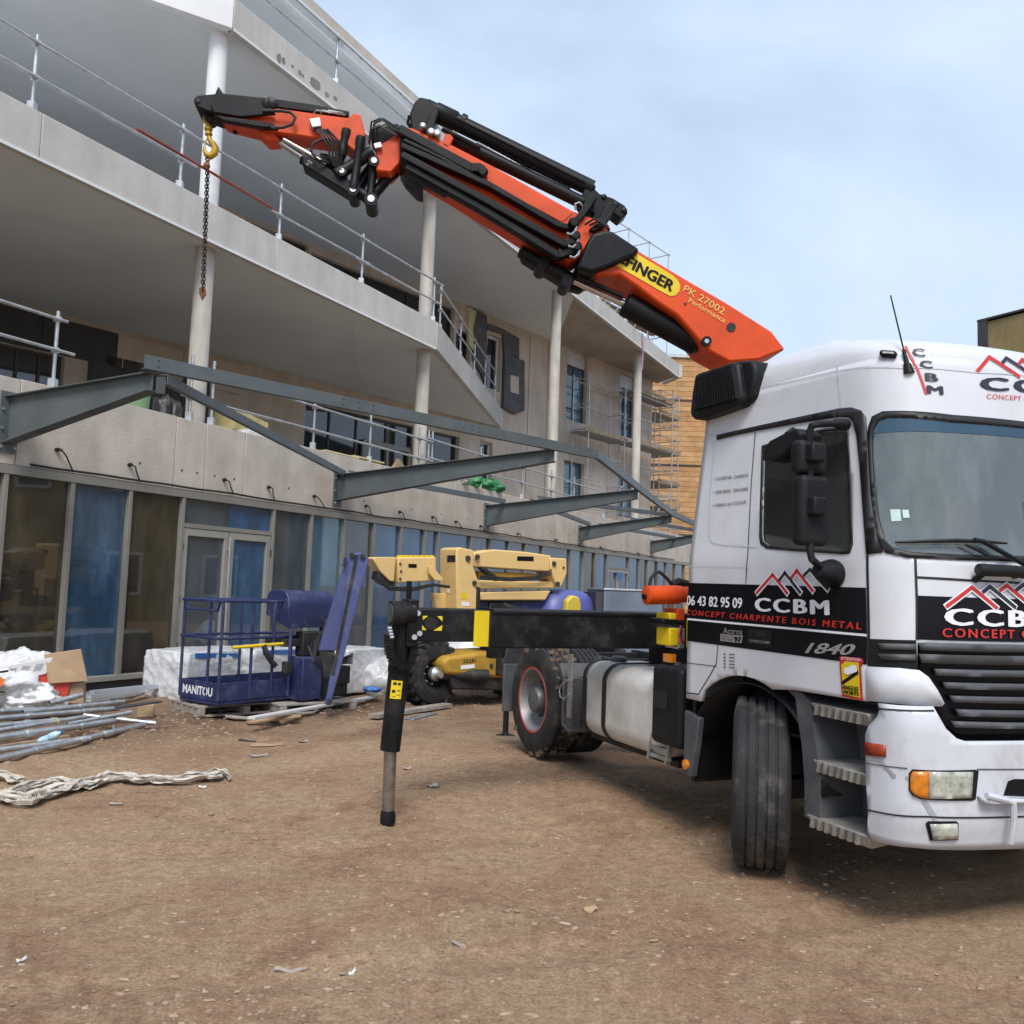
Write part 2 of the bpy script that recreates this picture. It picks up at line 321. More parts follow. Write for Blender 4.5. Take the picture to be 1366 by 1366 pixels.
# shop front: plinth, sill, head, mullions, panes
fbox(FE, T0, T1, -.22, -.03, -.1, SILL - .03).build('plinth', m_clad, bld)
fbox(FE, T0, T1, -.2, .05, SILL - .03, SILL + .05).build('sill', m_aluL, bld, bevel=.006)
hd_ = fbox(FE, T0, T1, -.16, .04, CTOP - .12, CTOP).build('head_frame', m_alu, bld, bevel=.006)
us = [-150, -72, 7, 97, 175, 246, 364, 415, 459, 499, 535, 567, 585, 629, 655, 680, 702, 725, 762, 779, 795, 811, 840, 854, 865, 878, 890, 902, 914]
ts = [FE.px(u, 640 if u < 250 else 700)[0] for u in us]
g_dark = glass('glass_brown_room', (.62, .60, .52), .18, (.22, .19, .14), streak=.35)
g_blue = glass('glass_blue_film', (.28, .50, .76), .5, (.07, .19, .38), streak=.35)
g_mix = glass('glass_streaked_blue', (.45, .62, .74), .32, (.13, .26, .42), streak=.5)
g_bluL = glass('glass_pale_blue_film', (.45, .66, .80), .45, (.18, .35, .48), streak=.3)
g_grey = glass('glass_dusty', (.52, .58, .62), .42, (.17, .21, .25), streak=.3)
pm = [g_dark, g_dark, g_dark, g_mix, g_dark, None, g_grey, g_bluL, g_grey, g_blue, g_blue, g_blue, g_blue, g_grey, g_blue, g_grey, g_grey, g_grey, g_bluL, g_dark, g_blue, None, g_blue, g_dark, g_grey, g_blue, g_dark, g_grey]
for i, t in enumerate(ts):
    fbox(FE, t - .032, t + .032, -.13, .032, SILL + .05, CTOP - .12).build('mullion', m_alu, bld, bevel=.004)
for i in range(len(ts) - 1):
    a, b_ = ts[i] + .032, ts[i + 1] - .032; z0, z1 = SILL + .05, CTOP - .12
    door = pm[i] is None
    if door:
        zt = 2.52; mid = (a + b_) / 2
        fbox(FE, a, b_, -.09, .02, zt, zt + .07).build('transom', m_alu, bld)
        for (x0, x1, g) in ((a, mid, g_grey), (mid, b_, g_blue)):
            fbox(FE, x0 + .003, x1 - .003, -.06, -.045, zt + .07, z1).build('glass_pane', g, bld)
            m_ = MB(); f = .11
            fbox(FE, x0 + .01, x0 + f, -.08, .012, z0, zt - .01, m_); fbox(FE, x1 - f, x1 - .01, -.08, .012, z0, zt - .01, m_)
            fbox(FE, x0 + f, x1 - f, -.08, .012, zt - .13, zt - .01, m_); fbox(FE, x0 + f, x1 - f, -.08, .012, z0, z0 + .14, m_)
            dl = m_.build('door_leaf', m_aluL, bld, bevel=.004)
            fbox(FE, x0 + f, x1 - f, -.05, -.035, z0 + .14, zt - .13).build('pane', g, dl)
            hx = x0 + .045 if x0 == a else x1 - .045
            for hz in (.6, 1.35, 2.2): MB().tube(FE.P(hx - (.04 if x0 == a else -.04), .02, hz - .06), FE.P(hx - (.04 if x0 == a else -.04), .02, hz + .06), .014, 8).build('hinge', m_black, dl)
            if x0 == a and i < 10:
                hm = MB().tube(FE.P(x1 - .05, .075, .25), FE.P(x1 - .05, .075, 2.42), .02, 12); [hm.tube(FE.P(x1 - .05, .0, z), FE.P(x1 - .05, .075, z), .012, 8) for z in (.5, 2.2)]
                hm.build('pull_handle', mat('brushed_steel', (.7, .7, .7), .3, .9), dl, smooth=True)
    else:
        fbox(FE, a, b_, -.06, -.045, z0, z1).build('glass_pane', pm[i], bld)
# rooms behind the glass
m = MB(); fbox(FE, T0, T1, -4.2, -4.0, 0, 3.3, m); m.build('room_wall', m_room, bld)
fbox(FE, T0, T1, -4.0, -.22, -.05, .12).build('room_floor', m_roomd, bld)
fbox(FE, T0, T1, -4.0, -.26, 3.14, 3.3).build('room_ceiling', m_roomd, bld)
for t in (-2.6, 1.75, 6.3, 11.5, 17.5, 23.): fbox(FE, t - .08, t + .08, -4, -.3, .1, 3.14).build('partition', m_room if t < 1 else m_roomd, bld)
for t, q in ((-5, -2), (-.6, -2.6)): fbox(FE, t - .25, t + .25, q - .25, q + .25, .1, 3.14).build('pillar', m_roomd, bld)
# parapet of concrete panels over the shop front
jt = [T0, -6.2, -3.4, FE.px(234, 600)[0], FE.px(274, 610)[0], FE.px(326, 620)[0], 5.6, 8.2, 10.8, 13.4, 16, 18.6, 21.2, 23.8, 26.4, T1]
for a, b_ in zip(jt[:-1], jt[1:]): fbox(FE, a + .006, b_ - .006, -.24, 0, CTOP + .01, PTOP + random.uniform(-.008, .008)).build('concrete_panel', m_conc, bld, bevel=.008)
for a, b_ in zip(jt[:-1], jt[1:]):
    for f in (.25, .75):
        tc_ = a + (b_ - a) * f; MB().prism([FE.P(tc_ + .022 * math.cos(2 * PI * i / 10), .0015, CTOP + .32 + .022 * math.sin(2 * PI * i / 10)) for i in range(10)], FE.n * .002).build('tie_hole', m_roomd, bld)
def poly_slab(pts, z0, z1, mb=None): return (mb or MB()).prism([V((p.x, p.y, z0)) for p in pts], (0, 0, z1 - z0))
def XY(F, t, q=0): return F.P(t, q, 0)
WK0, WK1 = -26., FW.px(869, 600)[0]
poly_slab([XY(FE, T0, -.25), XY(FE, T1, -.25), XY(FW, 30, -.1), XY(FW, WK0, -.1)], 3.31, 3.5).build('terrace_slab', m_conc, bld)
# the wall that stands back behind terrace and balconies, with real openings
def wall(F, k0, k1, z0, z1, ops, q0, th, m, name):
    ks = sorted({k0, k1, *[o[0] for o in ops], *[o[1] for o in ops]}); zs = sorted({z0, z1, *[o[2] for o in ops], *[o[3] for o in ops]})
    ks = [k for k in ks if k0 <= k <= k1]; zs = [z for z in zs if z0 <= z <= z1]; mb = MB()
    hole = lambda k, z: any(o[0] < k < o[1] and o[2] < z < o[3] for o in ops)
    for i in range(len(ks) - 1):
        for j in range(len(zs) - 1):
            a, b_, c, d = ks[i], ks[i + 1], zs[j], zs[j + 1]
            if not hole((a + b_) / 2, (c + d) / 2):
                mb.quad(F.P(a, q0, c), F.P(b_, q0, c), F.P(b_, q0, d), F.P(a, q0, d))
                mb.quad(F.P(a, q0 - th, c), F.P(a, q0 - th, d), F.P(b_, q0 - th, d), F.P(b_, q0 - th, c))
    for (a, b_, c, d) in ops:
        for (k_, z_, k2, z2) in ((a, c, b_, c), (b_, c, b_, d), (b_, d, a, d), (a, d, a, c)):
            mb.quad(F.P(k_, q0, z_), F.P(k2, q0, z2), F.P(k2, q0 - th, z2), F.P(k_, q0 - th, z_))
    for k in (k0, k1): mb.quad(F.P(k, q0, z0), F.P(k, q0, z1), F.P(k, q0 - th, z1), F.P(k, q0 - th, z0))
    bm_o = mb.build(name, m, bld, fix=False)
    bm = bmesh.new(); bm.from_mesh(bm_o.data); bmesh.ops.remove_doubles(bm, verts=bm.verts, dist=1e-4); bmesh.ops.recalc_face_normals(bm, faces=bm.faces); bm.to_mesh(bm_o.data); bm.free()
    return bm_o
g_win = glass('window_glass_dark', (.25, .28, .33), .25, (.05, .055, .065), streak=.25)
m_pvc = mat('window_frame_white', (.62, .64, .66), .45, var=.08); m_frd = mat('window_frame_dark', (.055, .055, .058), .5, var=.15)
def kx(u, v): return FW.px(u, v)[0]
def kz(u, v): return FW.px(u, v)
def window(rect, frame, g, bars=(), hbars=(), q=-.16, shutter=0., w_=.06, name='window'):
    a, b_, c, d = rect; mb = MB()
    if shutter: fbox(FW, a, b_, q - .12, q + .03, d - shutter, d).build('shutter_box', m_pvc, bld, bevel=.01); d -= shutter
    fbox(FW, a, a + w_, q - .07, q, c, d, mb); fbox(FW, b_ - w_, b_, q - .07, q, c, d, mb); fbox(FW, a + w_, b_ - w_, q - .07, q, c, c + w_, mb); fbox(FW, a + w_, b_ - w_, q - .07, q, d - w_, d, mb)
    for x in bars: fbox(FW, x - w_ / 2, x + w_ / 2, q - .068, q + .004, c + w_, d - w_, mb)
    for z in hbars: fbox(FW, a + w_, b_ - w_, q - .066, q + .006, z - w_ / 2, z + w_ / 2, mb)
    o = mb.build(name, frame, bld, bevel=.004)
    xs = [a + w_, *bars, b_ - w_]
    for i in range(len(xs) - 1): fbox(FW, xs[i], xs[i + 1], q - .045, q - .035, c + w_, d - w_).build('pane', g, o)
    return o
# openings measured on the wall: first floor left to right, second floor, then the right-hand bays
kA0, kA1 = kx(407, 560), kx(492, 590); kB1 = kx(553, 600); kC0, kC1 = kx(566, 600), kx(612, 610)
zt1 = 6.75
ops = []
L1 = [(kx(-40, 500), kx(85, 500), 3.5, 6.5), (kx(84, 520), kx(118, 520), 3.5, 5.6), (kA0, kB1, 3.5, zt1), (kC0, kC1, 3.5, zt1)]
S1 = (*sorted((kx(640, 600), kx(657, 600))), kz(648, 642)[1], kz(648, 589)[1])
D1 = (kx(755, 545), kx(782, 545), kz(766, 562)[1], kz(766, 468)[1])
D2 = (kx(825, 575), kx(846, 575), kz(835, 583)[1], kz(835, 500)[1])
D3 = (kx(752, 640), kx(779, 640), kz(765, 663)[1], kz(765, 616)[1])
D4 = (kx(823, 660), kx(846, 660), kz(835, 690)[1], kz(835, 636)[1])
G1 = (kx(649, 490), kx(668, 490), kz(655, 520)[1], kz(655, 446)[1])
H2 = [(kx(-40, 250), kx(296, 280), 8.1, 10.6), (kx(304, 300), kx(412, 340), 8.1, 11.2), (kx(415, 345), kx(606, 430), 8.1, kz(490, 366)[1]), (kx(609, 440), kx(628, 450), 8.1, 10.4)]
ops = L1 + [S1, D1, D2, D3, D4, G1] + H2
wall(FW, WK0, WK1, 3.3, 11.45, ops, 0, .22, m_wallp, 'main_wall')
FWb = -.9
fbox(FW, WK0, WK1, -3.2, -3.0, 3.3, 11.2).build('inner_wall', m_roomd, bld)
for z in (7.42, 11.0): fbox(FW, WK0, WK1, -3.0, -.23, z, z + .2).build('inner_floor', m_roomd, bld)
for o_ in L1[:2] + H2[:1]: window(o_, m_frd, g_win, bars=[o_[0] + (o_[1] - o_[0]) * f for f in (.25, .5, .75)])
window(L1[2], m_frd, g_win, bars=[kx(444, 570), kx(480, 580), kx(519, 600)], hbars=())
window(L1[3], m_frd, g_win, bars=[kx(583, 600)])
for o_ in H2[1:]: window(o_, m_frd, g_win, bars=[o_[0] + (o_[1] - o_[0]) * f for f in (.33, .66)])
window(S1, m_pvc, g_win, hbars=[(S1[2] + S1[3]) / 2])
window(G1, m_pvc, g_win, w_=.09)
for d_ in (D1, D2): window(d_, m_frd, g_bluL, bars=[(d_[0] + d_[1]) / 2], shutter=(d_[3] - d_[2]) * .2, hbars=[d_[2] + (d_[3] - d_[2]) * .18])
for d_ in (D3, D4): window(d_, m_frd, g_bluL, bars=[(d_[0] + d_[1]) / 2])
# first-floor door frame inside the wide glazing
m_ = MB(); a, b_ = kx(488, 590), kx(549, 600)
for x in (a, (a + b_) / 2, b_): fbox(FW, x - .05, x + .05, -.15, -.06, 3.52, 6.0, m_)
fbox(FW, a, b_, -.148, -.062, 5.9, 6.05, m_); m_.build('terrace_door', m_alu, bld, bevel=.004)
# dark cladding boards on the left of the first floor, and the patched grey insulation on the second
for i in range(9):
    k0 = kx(118, 480) + i * .78
    if k0 < kx(262, 520): fbox(FW, k0, k0 + .77, .0, .06, 3.5, 6.75).build('cladding_panel', m_clad, bld, bevel=.006)
for i in range(4): fbox(FW, kx(-60, 430) + i * 1.7, kx(-60, 430) + i * 1.7 + 1.69, .0, .06, 6.52, 7.3).build('cladding_panel', m_clad if i < 2 else m_wallp, bld, bevel=.006)
m_gins = mat('grey_insulation', (.085, .088, .095), .8, var=.12, vs=3, bump=.1, dirt=(.2, .2, .2, .5), ds=3)
def wpoly(px, q0, q1, m, name): return MB().prism([FW.w(u, v, q0) for u, v in px], FW.n * (q1 - q0)).build(name, m, bld, bevel=.01)
wpoly([(629, 412), (647, 422), (647, 522), (640, 500), (629, 480)], .0, .1, m_gins, 'insulation_board')
wpoly([(647, 431), (670, 440), (690, 452), (690, 478), (670, 472), (669, 446), (648, 440)], .0, .1, m_gins, 'insulation_board')
wpoly([(670, 472), (696, 482), (696, 548), (684, 553), (668, 544)], .0, .14, m_gins, 'insulation_board')
wpoly([(681, 500), (692, 503), (692, 526), (681, 523)], .141, .15, m_wallp, 'insulation_cutout')
wpoly([(622, 410), (632, 416), (628, 440), (631, 470), (622, 460)], .0, .12, mat('foam_yellow', (.62, .58, .36), .95, var=.2, bump=.4), 'foam_edge')
# formwork joints and string courses on the right-hand wall
for u in (730, 705): 
    k = kx(u, 520); fbox(FW, k - .012, k + .012, -.01, .006, 4.2, 11.2).build('panel_joint', m_roomd, bld)
# balcony slabs
Z2, Z2T, Z3, Z3T, Z4, Z4T = 7.4, 8.06, 11.3, 11.88, 14.9, 15.45
def wk(t, q=0):     # point of the main wall line met by a line square to the shop front
    p = FE.P(t, 0, 0); k = (FW.O - p).dot(FW.n) / (FE.n.dot(FW.n)); return p + FE.n * k
c2 = gz(580, 465, Z2); c2t = (c2 - FE.O).dot(FE.d); w2p = gz(690, 570, Z2); kw2 = (w2p - FW.O).dot(FW.d)
A2, B2, C2 = FE.P(-16, 0, 0), FE.P(c2t, 0, 0), FW.P(kw2, 0, 0)
pts2 = [A2, B2, C2, FW.P(WK0, 0, 0)]
def inset(pts, d): return pts
poly_slab([FE.P(-16, -.12, 0), FE.P(c2t - .06, -.12, 0), FW.P(kw2 - .12, .02, 0), FW.P(WK0, .02, 0)], Z2 + .02, Z2T - .3).build('balcony_slab', m_soffit, bld)
def fascia(p, q, z0, z1, m, th=.16, name='balcony_fascia', ext=0.):
    d = (q - p).normalized(); n = V((d.y, -d.x, 0)); n = n if n.dot(CAM - p) > 0 else -n
    c = (p + q) / 2 - n * th / 2; return MB().obx(V((c.x, c.y, (z0 + z1) / 2)), d * ((q - p).length / 2 + ext), n * th / 2, V((0, 0, (z1 - z0) / 2))).build(name, m, bld, bevel=.012)
ft = [-16, -9.5, -3.4, 1.35, c2t]
for a, b_ in zip(ft[:-1], ft[1:]): fascia(FE.P(a + .004, 0, 0), FE.P(b_ - .004, 0, 0), Z2, Z2T, m_fascia)
fascia(B2 + V((.02, .04, 0)), C2, Z2, Z2T, m_fascia)
for a, b_ in zip(ft[:-1], ft[1:]): fbox(FE, a, b_, .0, .02, Z2 - .03, Z2 + .01).build('drip_edge', m_white, bld)
v3 = gz(305, 40, Z3); v3t = (v3 - FE.O).dot(FE.d); e3 = gz(908, 503, Z3); e3t = (e3 - FE.O).dot(FE.d)
l3 = gz(190, 0, Z3); dl3 = (l3 - v3); dl3.z = 0; dl3.normalize()
B3 = FE.P(v3t, 0, 0); E3 = FE.P(e3t, 0, 0); A3 = B3 + dl3 * 14
poly_slab([A3, FE.P(v3t, -.1, 0), FE.P(15.5, -.1, 0), FW.P(kx(742, 455), .0, 0), FW.P(WK0, 0, 0)], Z3 + .02, Z3T - .25).build('balcony_slab', m_soffit, bld)
poly_slab([FE.P(15.5, -.1, 0), FE.P(e3t - .1, -.1, 0), FW.P(WK1 + .4, .0, 0), FW.P(kx(742, 455), .0, 0)], Z3 + .035, Z3T - .25).build('balcony_slab', m_bare, bld)
fascia(A3, B3 - dl3 * .0, Z3, Z3T + .1, m_white)
f3 = [v3t + .01, 6.5, 12.9, 19.4, e3t]
for a, b_ in zip(f3[:-1], f3[1:]): fascia(FE.P(a + .003, 0, 0), FE.P(b_ - .003, 0, 0), Z3, Z3T, m_fascia)
fascia(FW.P(WK1 + .5, .2, 0), E3, Z3 + .003, Z3T - .003, m_fascia)
fbox(FE, v3t + .03, e3t, .0, .018, Z3 - .03, Z3 + .012).build('drip_edge', m_white, bld)
# top storey and its roof slab, set back
kq = -2.4
poly_slab([XY(FE, -12, kq), XY(FE, 14, kq), FW.P(15, 0, 0), FW.P(WK0, 0, 0)], Z4 + .03, Z4T - .2).build('roof_slab', m_soffit, bld)
for a, b_ in ((-12, -2), (-2, 8), (8, 14)): fbox(FE, a + .004, b_ - .004, kq - .15, kq, Z4, Z4T - .25).build('roof_fascia', m_white, bld, bevel=.01)
fbox(FE, -12, 14, kq - .5, kq - .3, Z4T - .25, Z4T + .35).build('roof_upstand', m_conc, bld)
fbox(FW, WK0, 16.5, -.5, -.3, Z3T, Z4).build('top_storey_wall', m_wallp, bld)
# pale patch of old paint on the bare soffit and the stripe of mastic on the fascia
m_patch = mat('mastic_patch', (.24, .235, .225), .9, var=.15)
for (u, v, a, b_) in ((372, 78, .06, .1), (378, 81, .05, .06), (390, 88, .04, .03), (400, 97, .05, .05), (404, 101, .04, .03), (421, 112, .17, .11), (436, 126, .06, .05), (447, 131, .07, .04)):
    t, z = FE.px(u, v); mb = MB(); n = 14
    P = [FE.P(t + a * math.cos(2 * PI * i / n) * random.uniform(.8, 1.15), .003, z + b_ * math.sin(2 * PI * i / n) * random.uniform(.8, 1.15)) for i in range(n)]
    mb.prism(P, FE.n * .003).build('mastic_patch', m_patch, bld)
# columns, lower and upper storey
COLT = [FE.px(u, v, -.4)[0] for u, v in ((268, 430), (563, 520), (738, 560), (849, 580))]
CR_ = .165
for i, t in enumerate(COLT):
    zt = Z2 + .03 if i < 2 else Z3 + .04
    MB().lathe(FE.P(t, -.4, 3.5), (0, 0, 1), [(0, CR_), (zt - 3.52, CR_), (zt - 3.5, CR_ * .96)], 28).build('column', m_col, bld, smooth=True)
    if i < 2: MB().lathe(FE.P(t, -.4, Z2T - .3), (0, 0, 1), [(0, CR_), (Z3 + .02 - Z2T + .3, CR_)], 28).build('column', m_white if i == 0 else m_col, bld, smooth=True)
# conduit stub, cable loop under the lower balcony
pts = []
for i in range(20):
    a = i / 19; u = 473 + 48 * a ** 2.2 ; v = 435 + 92 * math.sin(a * PI / 2)
    pts.append(gz(u, v, Z2 - .03))
MB().path(pts, .012, 6).build('hanging_cable', m_white, bld, smooth=True)
# ---------------------------------------------------------------- cables and clips along the foot of the parapet
mb = MB(); pts = []
for i in range(80):
    t = -3.2 + i * .38; pts.append(FE.P(t, .04 + .015 * noise.noise(V((t, 2, 0))), CTOP + .05 + .035 * noise.noise(V((t * .9, 0, 3)))))
mb.path(pts, .018, 6).build('black_cable', m_black, bld, smooth=True)
for u, v in ((75, 600), (172, 620), (298, 640), (357, 650), (418, 662), (487, 675), (532, 683), (576, 690), (607, 696), (640, 702), (690, 712), (740, 720), (800, 730), (850, 738)):
    t, z = FE.px(u, v); mb = MB(); s = random.uniform(.12, .34)
    mb.path([FE.P(t, .0, z), FE.P(t, .07, z), FE.P(t + .05, .09, z - .03), FE.P(t + s * .5, .06, z - .08), FE.P(t + s, .05, CTOP + .04)], .011, 6)
    mb.tube(FE.P(t, -.01, z), FE.P(t, .05, z), .03, 8); mb.build('cable_tail', m_black, bld, smooth=True)
# ================================================================ neighbouring buildings
tb = thing('timber_building', 'building clad in orange larch boards rising behind the scaffold', 'building', (6, 50, 0))
MB().bx(3.0, 11.3, 50.05, 62, -.1, 14.9).build('wall', m_roomd, tb)
zz = 0.; i = 0
while zz < 15.0:
    h = .285; MB().bx(2.95, 11.4, 49.99 - random.uniform(0, .02), 50.06, zz, zz + h - .018).build('board', m_timber if random.random() < .55 else m_timber2, tb); zz += h; i += 1
for z in (5.0, 8.9, 12.6): MB().bx(2.93, 11.42, 49.93, 49.98, z - .035, z + .035).build('joint_strip', m_clad, tb)
MB().bx(2.85, 11.5, 49.85, 62, 15.02, 15.2).build('coping', m_galv, tb)
bb = thing('beige_building', 'beige rendered building with dark eaves on the far side of the yard', 'building', (12.7, 24, 0))
FB = Frame((12.7, 24, 0), (.4975, -.8675, 0))
m_beige = mat('beige_render', (.30, .235, .11), .9, var=.2, vs=.7, streak=.25, dirt=(.15, .12, .07, .5))
FB.n = V((-.8675, -.4975, 0))
fbox(FB, .12, 34, -10, 0, -.1, 9.35).build('wall', m_beige, bb)
fbox(FB, -.15, .12, -10, .05, -.1, 9.4).build('corner_strip', m_clad, bb)
fbox(FB, -.16, 34, -10.0, .06, 9.4, 9.45).build('roof', m_clad, bb)
for i in range(9):
    for z in (1.0, 4.9): 
        o_ = fbox(FB, 2 + i * 3.5, 3.3 + i * 3.5, .0, .06, z, z + 1.6).build('window', m_pvc, bb); fbox(FB, 2.1 + i * 3.5, 3.2 + i * 3.5, .06, .07, z + .1, z + 1.5).build('pane', g_win, o_)
MB().tube(FB.P(.9, .02, 8.2), FB.P(.9, .1, 8.2), .06, 10).build('vent', m_clad, bb)
# ================================================================ guard rails of scaffold tube
def grail(name_label, posts, z0, hs=(1.0, .5), mats=None, F=None, q=-.12, skip=(), group='temporary guard rails', ext=.35, ph=1.12):
    base = posts[0]; g = thing('guard_rail', name_label, 'guard rail', (base.x, base.y, z0), group=None)
    for p in posts:
        m_ = MB().tube((p.x, p.y, z0 - .02), (p.x, p.y, z0 + ph), .027, 10); po = m_.build('post', m_galv, g, smooth=True)
        MB().bx(p.x - .05, p.x + .05, p.y - .05, p.y + .05, z0, z0 + .14).build('base_clamp', m_galv, po)
        for h in hs: MB().obx((p.x, p.y, z0 + h), (.03, .03, 0), (-.03, .03, 0), (0, 0, .035)).build('coupler', m_galv, po)
    for i, (a, b_) in enumerate(zip(posts[:-1], posts[1:])):
        for j, h in enumerate(hs):
            if (i, j) in skip: continue
            d = (b_ - a).normalized(); off = V((d.y, -d.x, 0)) * .05; k = random.uniform(-.015, .015)
            MB().tube(V((a.x, a.y, z0 + h + k)) + off - d * (ext * random.uniform(.3, 1)), V((b_.x, b_.y, z0 + h - k)) + off + d * (ext * random.uniform(.3, 1)), .0235, 10).build('rail', m_galv, g, smooth=True)
    return g
pt = lambda t, q=-.12: FE.P(t, q, 0)
P2 = [FE.px(u, v, -.12)[0] for u, v in ((43, 138), (240, 243), (372, 316), (482, 375), (578, 418))]
dt = P2[1] - P2[0]
gr2 = grail('galvanised tube guard rail along the straight edge of the lower balcony', [pt(P2[0] - dt)] + [pt(t) for t in P2], Z2T, skip=((2, 1),))
MB().tube(FE.P(FE.px(183, 172, -.07)[0], -.07, FE.px(183, 172, -.07)[1]), FE.P(FE.px(367, 280, -.07)[0], -.07, FE.px(367, 280, -.07)[1]), .024, 10).build('rail', mat('red_primer_tube', (.30, .06, .035), .6, .1, var=.2), gr2, smooth=True, label='rusty red middle rail')
dB = (C2 - B2); grail('galvanised tube guard rail along the slanting end of the lower balcony', [B2 + dB * f + V((-.08, .06, 0)) for f in (.06, .3, .5, .68, .86)], Z2T, ext=.15)
P3 = [FE.px(u, v, -.12)[0] for u, v in ((448, 106), (552, 190))]; dt = P3[1] - P3[0]
grail('galvanised tube guard rail along the edge of the upper balcony', [pt(P3[0] - dt)] + [pt(t) for t in P3] + [pt(P3[1] + dt * k) for k in (1, 2, 3, 4, 5)], Z3T)
pl = [FE.px(u, v, -.12)[0] for u, v in ((-90, 490), (70, 518))]
grail('short length of guard rail on the parapet ending at the grey rafter', [pt(t) for t in pl], PTOP, ext=.3, hs=(1.0, .55))
pr = [FE.px(u, v, -.12)[0] for u, v in ((252, 562), (281, 570), (417, 602), (492, 620), (558, 634), (570, 637))]
grail('galvanised tube guard rail on the parapet between the first two columns', [pt(t) for t in pr], PTOP, hs=(.85, .38), ext=.3)
pr = [FE.px(u, v, -.12)[0] for u, v in ((575, 638), (640, 651), (696, 664), (735, 672), (765, 679), (805, 687))]
grail('galvanised tube guard rail on the parapet beyond the second column', [pt(t) for t in pr], PTOP, hs=(.9, .45), ext=.3)
# ================================================================ scaffolds by the right-hand bays
m_deck = mat('scaffold_deck', (.30, .31, .31), .6, .5, var=.25, vs=4); m_deckw = mat('scaffold_plank', (.34, .27, .18), .85, var=.3, vs=4)
def scaffold(label, k0, k1, nb, z0, z1, q0, q1, decks, rail=True, dz=2.0, diag=True):
    g = thing('scaffold', label, 'scaffold', FW.P(k0, q0, z0)); ks = [k0 + (k1 - k0) * i / nb for i in range(nb + 1)]
    for k in ks:
        for q in (q0, q1): MB().tube(FW.P(k, q, z0), FW.P(k, q, z1), .026, 8).build('standard', m_galv, g, smooth=True)
        z = z0 + .5
        while z < z1: MB().tube(FW.P(k, q0 - .1, z), FW.P(k, q1 + .1, z), .022, 6).build('transom', m_galv, g); z += dz / 2
    z = z0 + .5
    while z < z1:
        for q in (q0, q1): MB().tube(FW.P(k0 - .15, q, z), FW.P(k1 + .15, q, z), .022, 6).build('ledger', m_galv, g)
        z += dz / 2
    if diag:
        for i in range(nb):
            MB().tube(FW.P(ks[i], q1 + .03, z0 + .5), FW.P(ks[i + 1], q1 + .03, min(z1, z0 + 2.6)), .02, 6).build('brace', m_galv, g)
    for z in decks:
        for j in range(3):
            w_ = (q1 - q0 - .1) / 3; fbox(FW, k0 - .2, k1 + .2, q0 + .05 + j * w_, q0 + .03 + (j + 1) * w_, z, z + .06).build('deck_plank', m_deck, g)
        fbox(FW, k0 - .2, k1 + .2, q1 + .03, q1 + .05, z + .06, z + .2).build('toe_board', m_deckw, g)
    return g
kd = kx(783, 590); zA = FW.px(850, 531, .5)[1]; zB = FW.px(835, 594, .5)[1]
scaffold('scaffold tower in front of the tall white shutter window', kx(757, 560), kx(806, 570), 1, 3.5, 10.2, .25, 1.0, [FW.px(770, 578, .5)[1]])
scaffold('scaffold with two decks crossing the last window bay', kx(820, 560), WK1 - .2, 1, 3.5, 10.8, .25, 1.15, [zA, zB])
gX = FW.P(WK1, 0, 0)
scaffold('tall scaffold tower at the end corner against the larch boards', WK1 + .4, WK1 + 2.2, 1, 0., 11.0, -1.6, .2, [2, 4.0, 5.6, 6.7, 8.2, 9.9], dz=1.4)
scaffold('scaffold frame standing up from the roof terrace', kx(812, 410), kx(895, 430), 3, Z3T + .5, 17.95, -1.2, -.2, [Z3T + 2.2, Z3T + 4.2], dz=2.0)
# a lilac strap hanging from the end of the upper slab
t_, z_ = FE.px(856, 448); MB().path([FE.P(t_, .03, Z3T), FE.P(t_, .05, Z3 + .2), FE.P(t_ + .05, .05, Z3 - .3), FE.P(t_ - .02, .05, Z3 - .9)], .03, 6).build('hanging_strap', mat('lilac_strap', (.35, .22, .36), .8), None, label='lilac strap hanging from the end of the upper slab', cat='strap')
# ================================================================ steel canopy frame
cn = thing('steel_canopy_frame', 'unfinished grey steel canopy frame of rafters and edge beams over the shop front', 'canopy', FE.P(0, 0, 3.2))
def ibeam(p, q, h1, h2, b=.18, tf=.016, tw=.012, up=(0, 0, 1)):     # p,q = ends on the TOP flange
    mb = MB(); p = V(p); q = V(q); d = (q - p); s = d.cross(V(up)).normalized(); z = V((0, 0, 1))
    mb.hexa([p - s * tw / 2 - z * h1, q - s * tw / 2 - z * h2, q + s * tw / 2 - z * h2, p + s * tw / 2 - z * h1, p - s * tw / 2 - z * tf, q - s * tw / 2 - z * tf, q + s * tw / 2 - z * tf, p + s * tw / 2 - z * tf])
    mb.hexa([p - s * b / 2 - z * tf, q - s * b / 2 - z * tf, q + s * b / 2 - z * tf, p + s * b / 2 - z * tf, p - s * b / 2, q - s * b / 2, q + s * b / 2, p + s * b / 2])
    mb.hexa([p - s * b / 2 - z * h1, q - s * b / 2 - z * h2, q + s * b / 2 - z * h2, p + s * b / 2 - z * h1, p - s * b / 2 - z * (h1 - tf), q - s * b / 2 - z * (h2 - tf), q + s * b / 2 - z * (h2 - tf), p + s * b / 2 - z * (h1 - tf)])
    return mb
raf = []
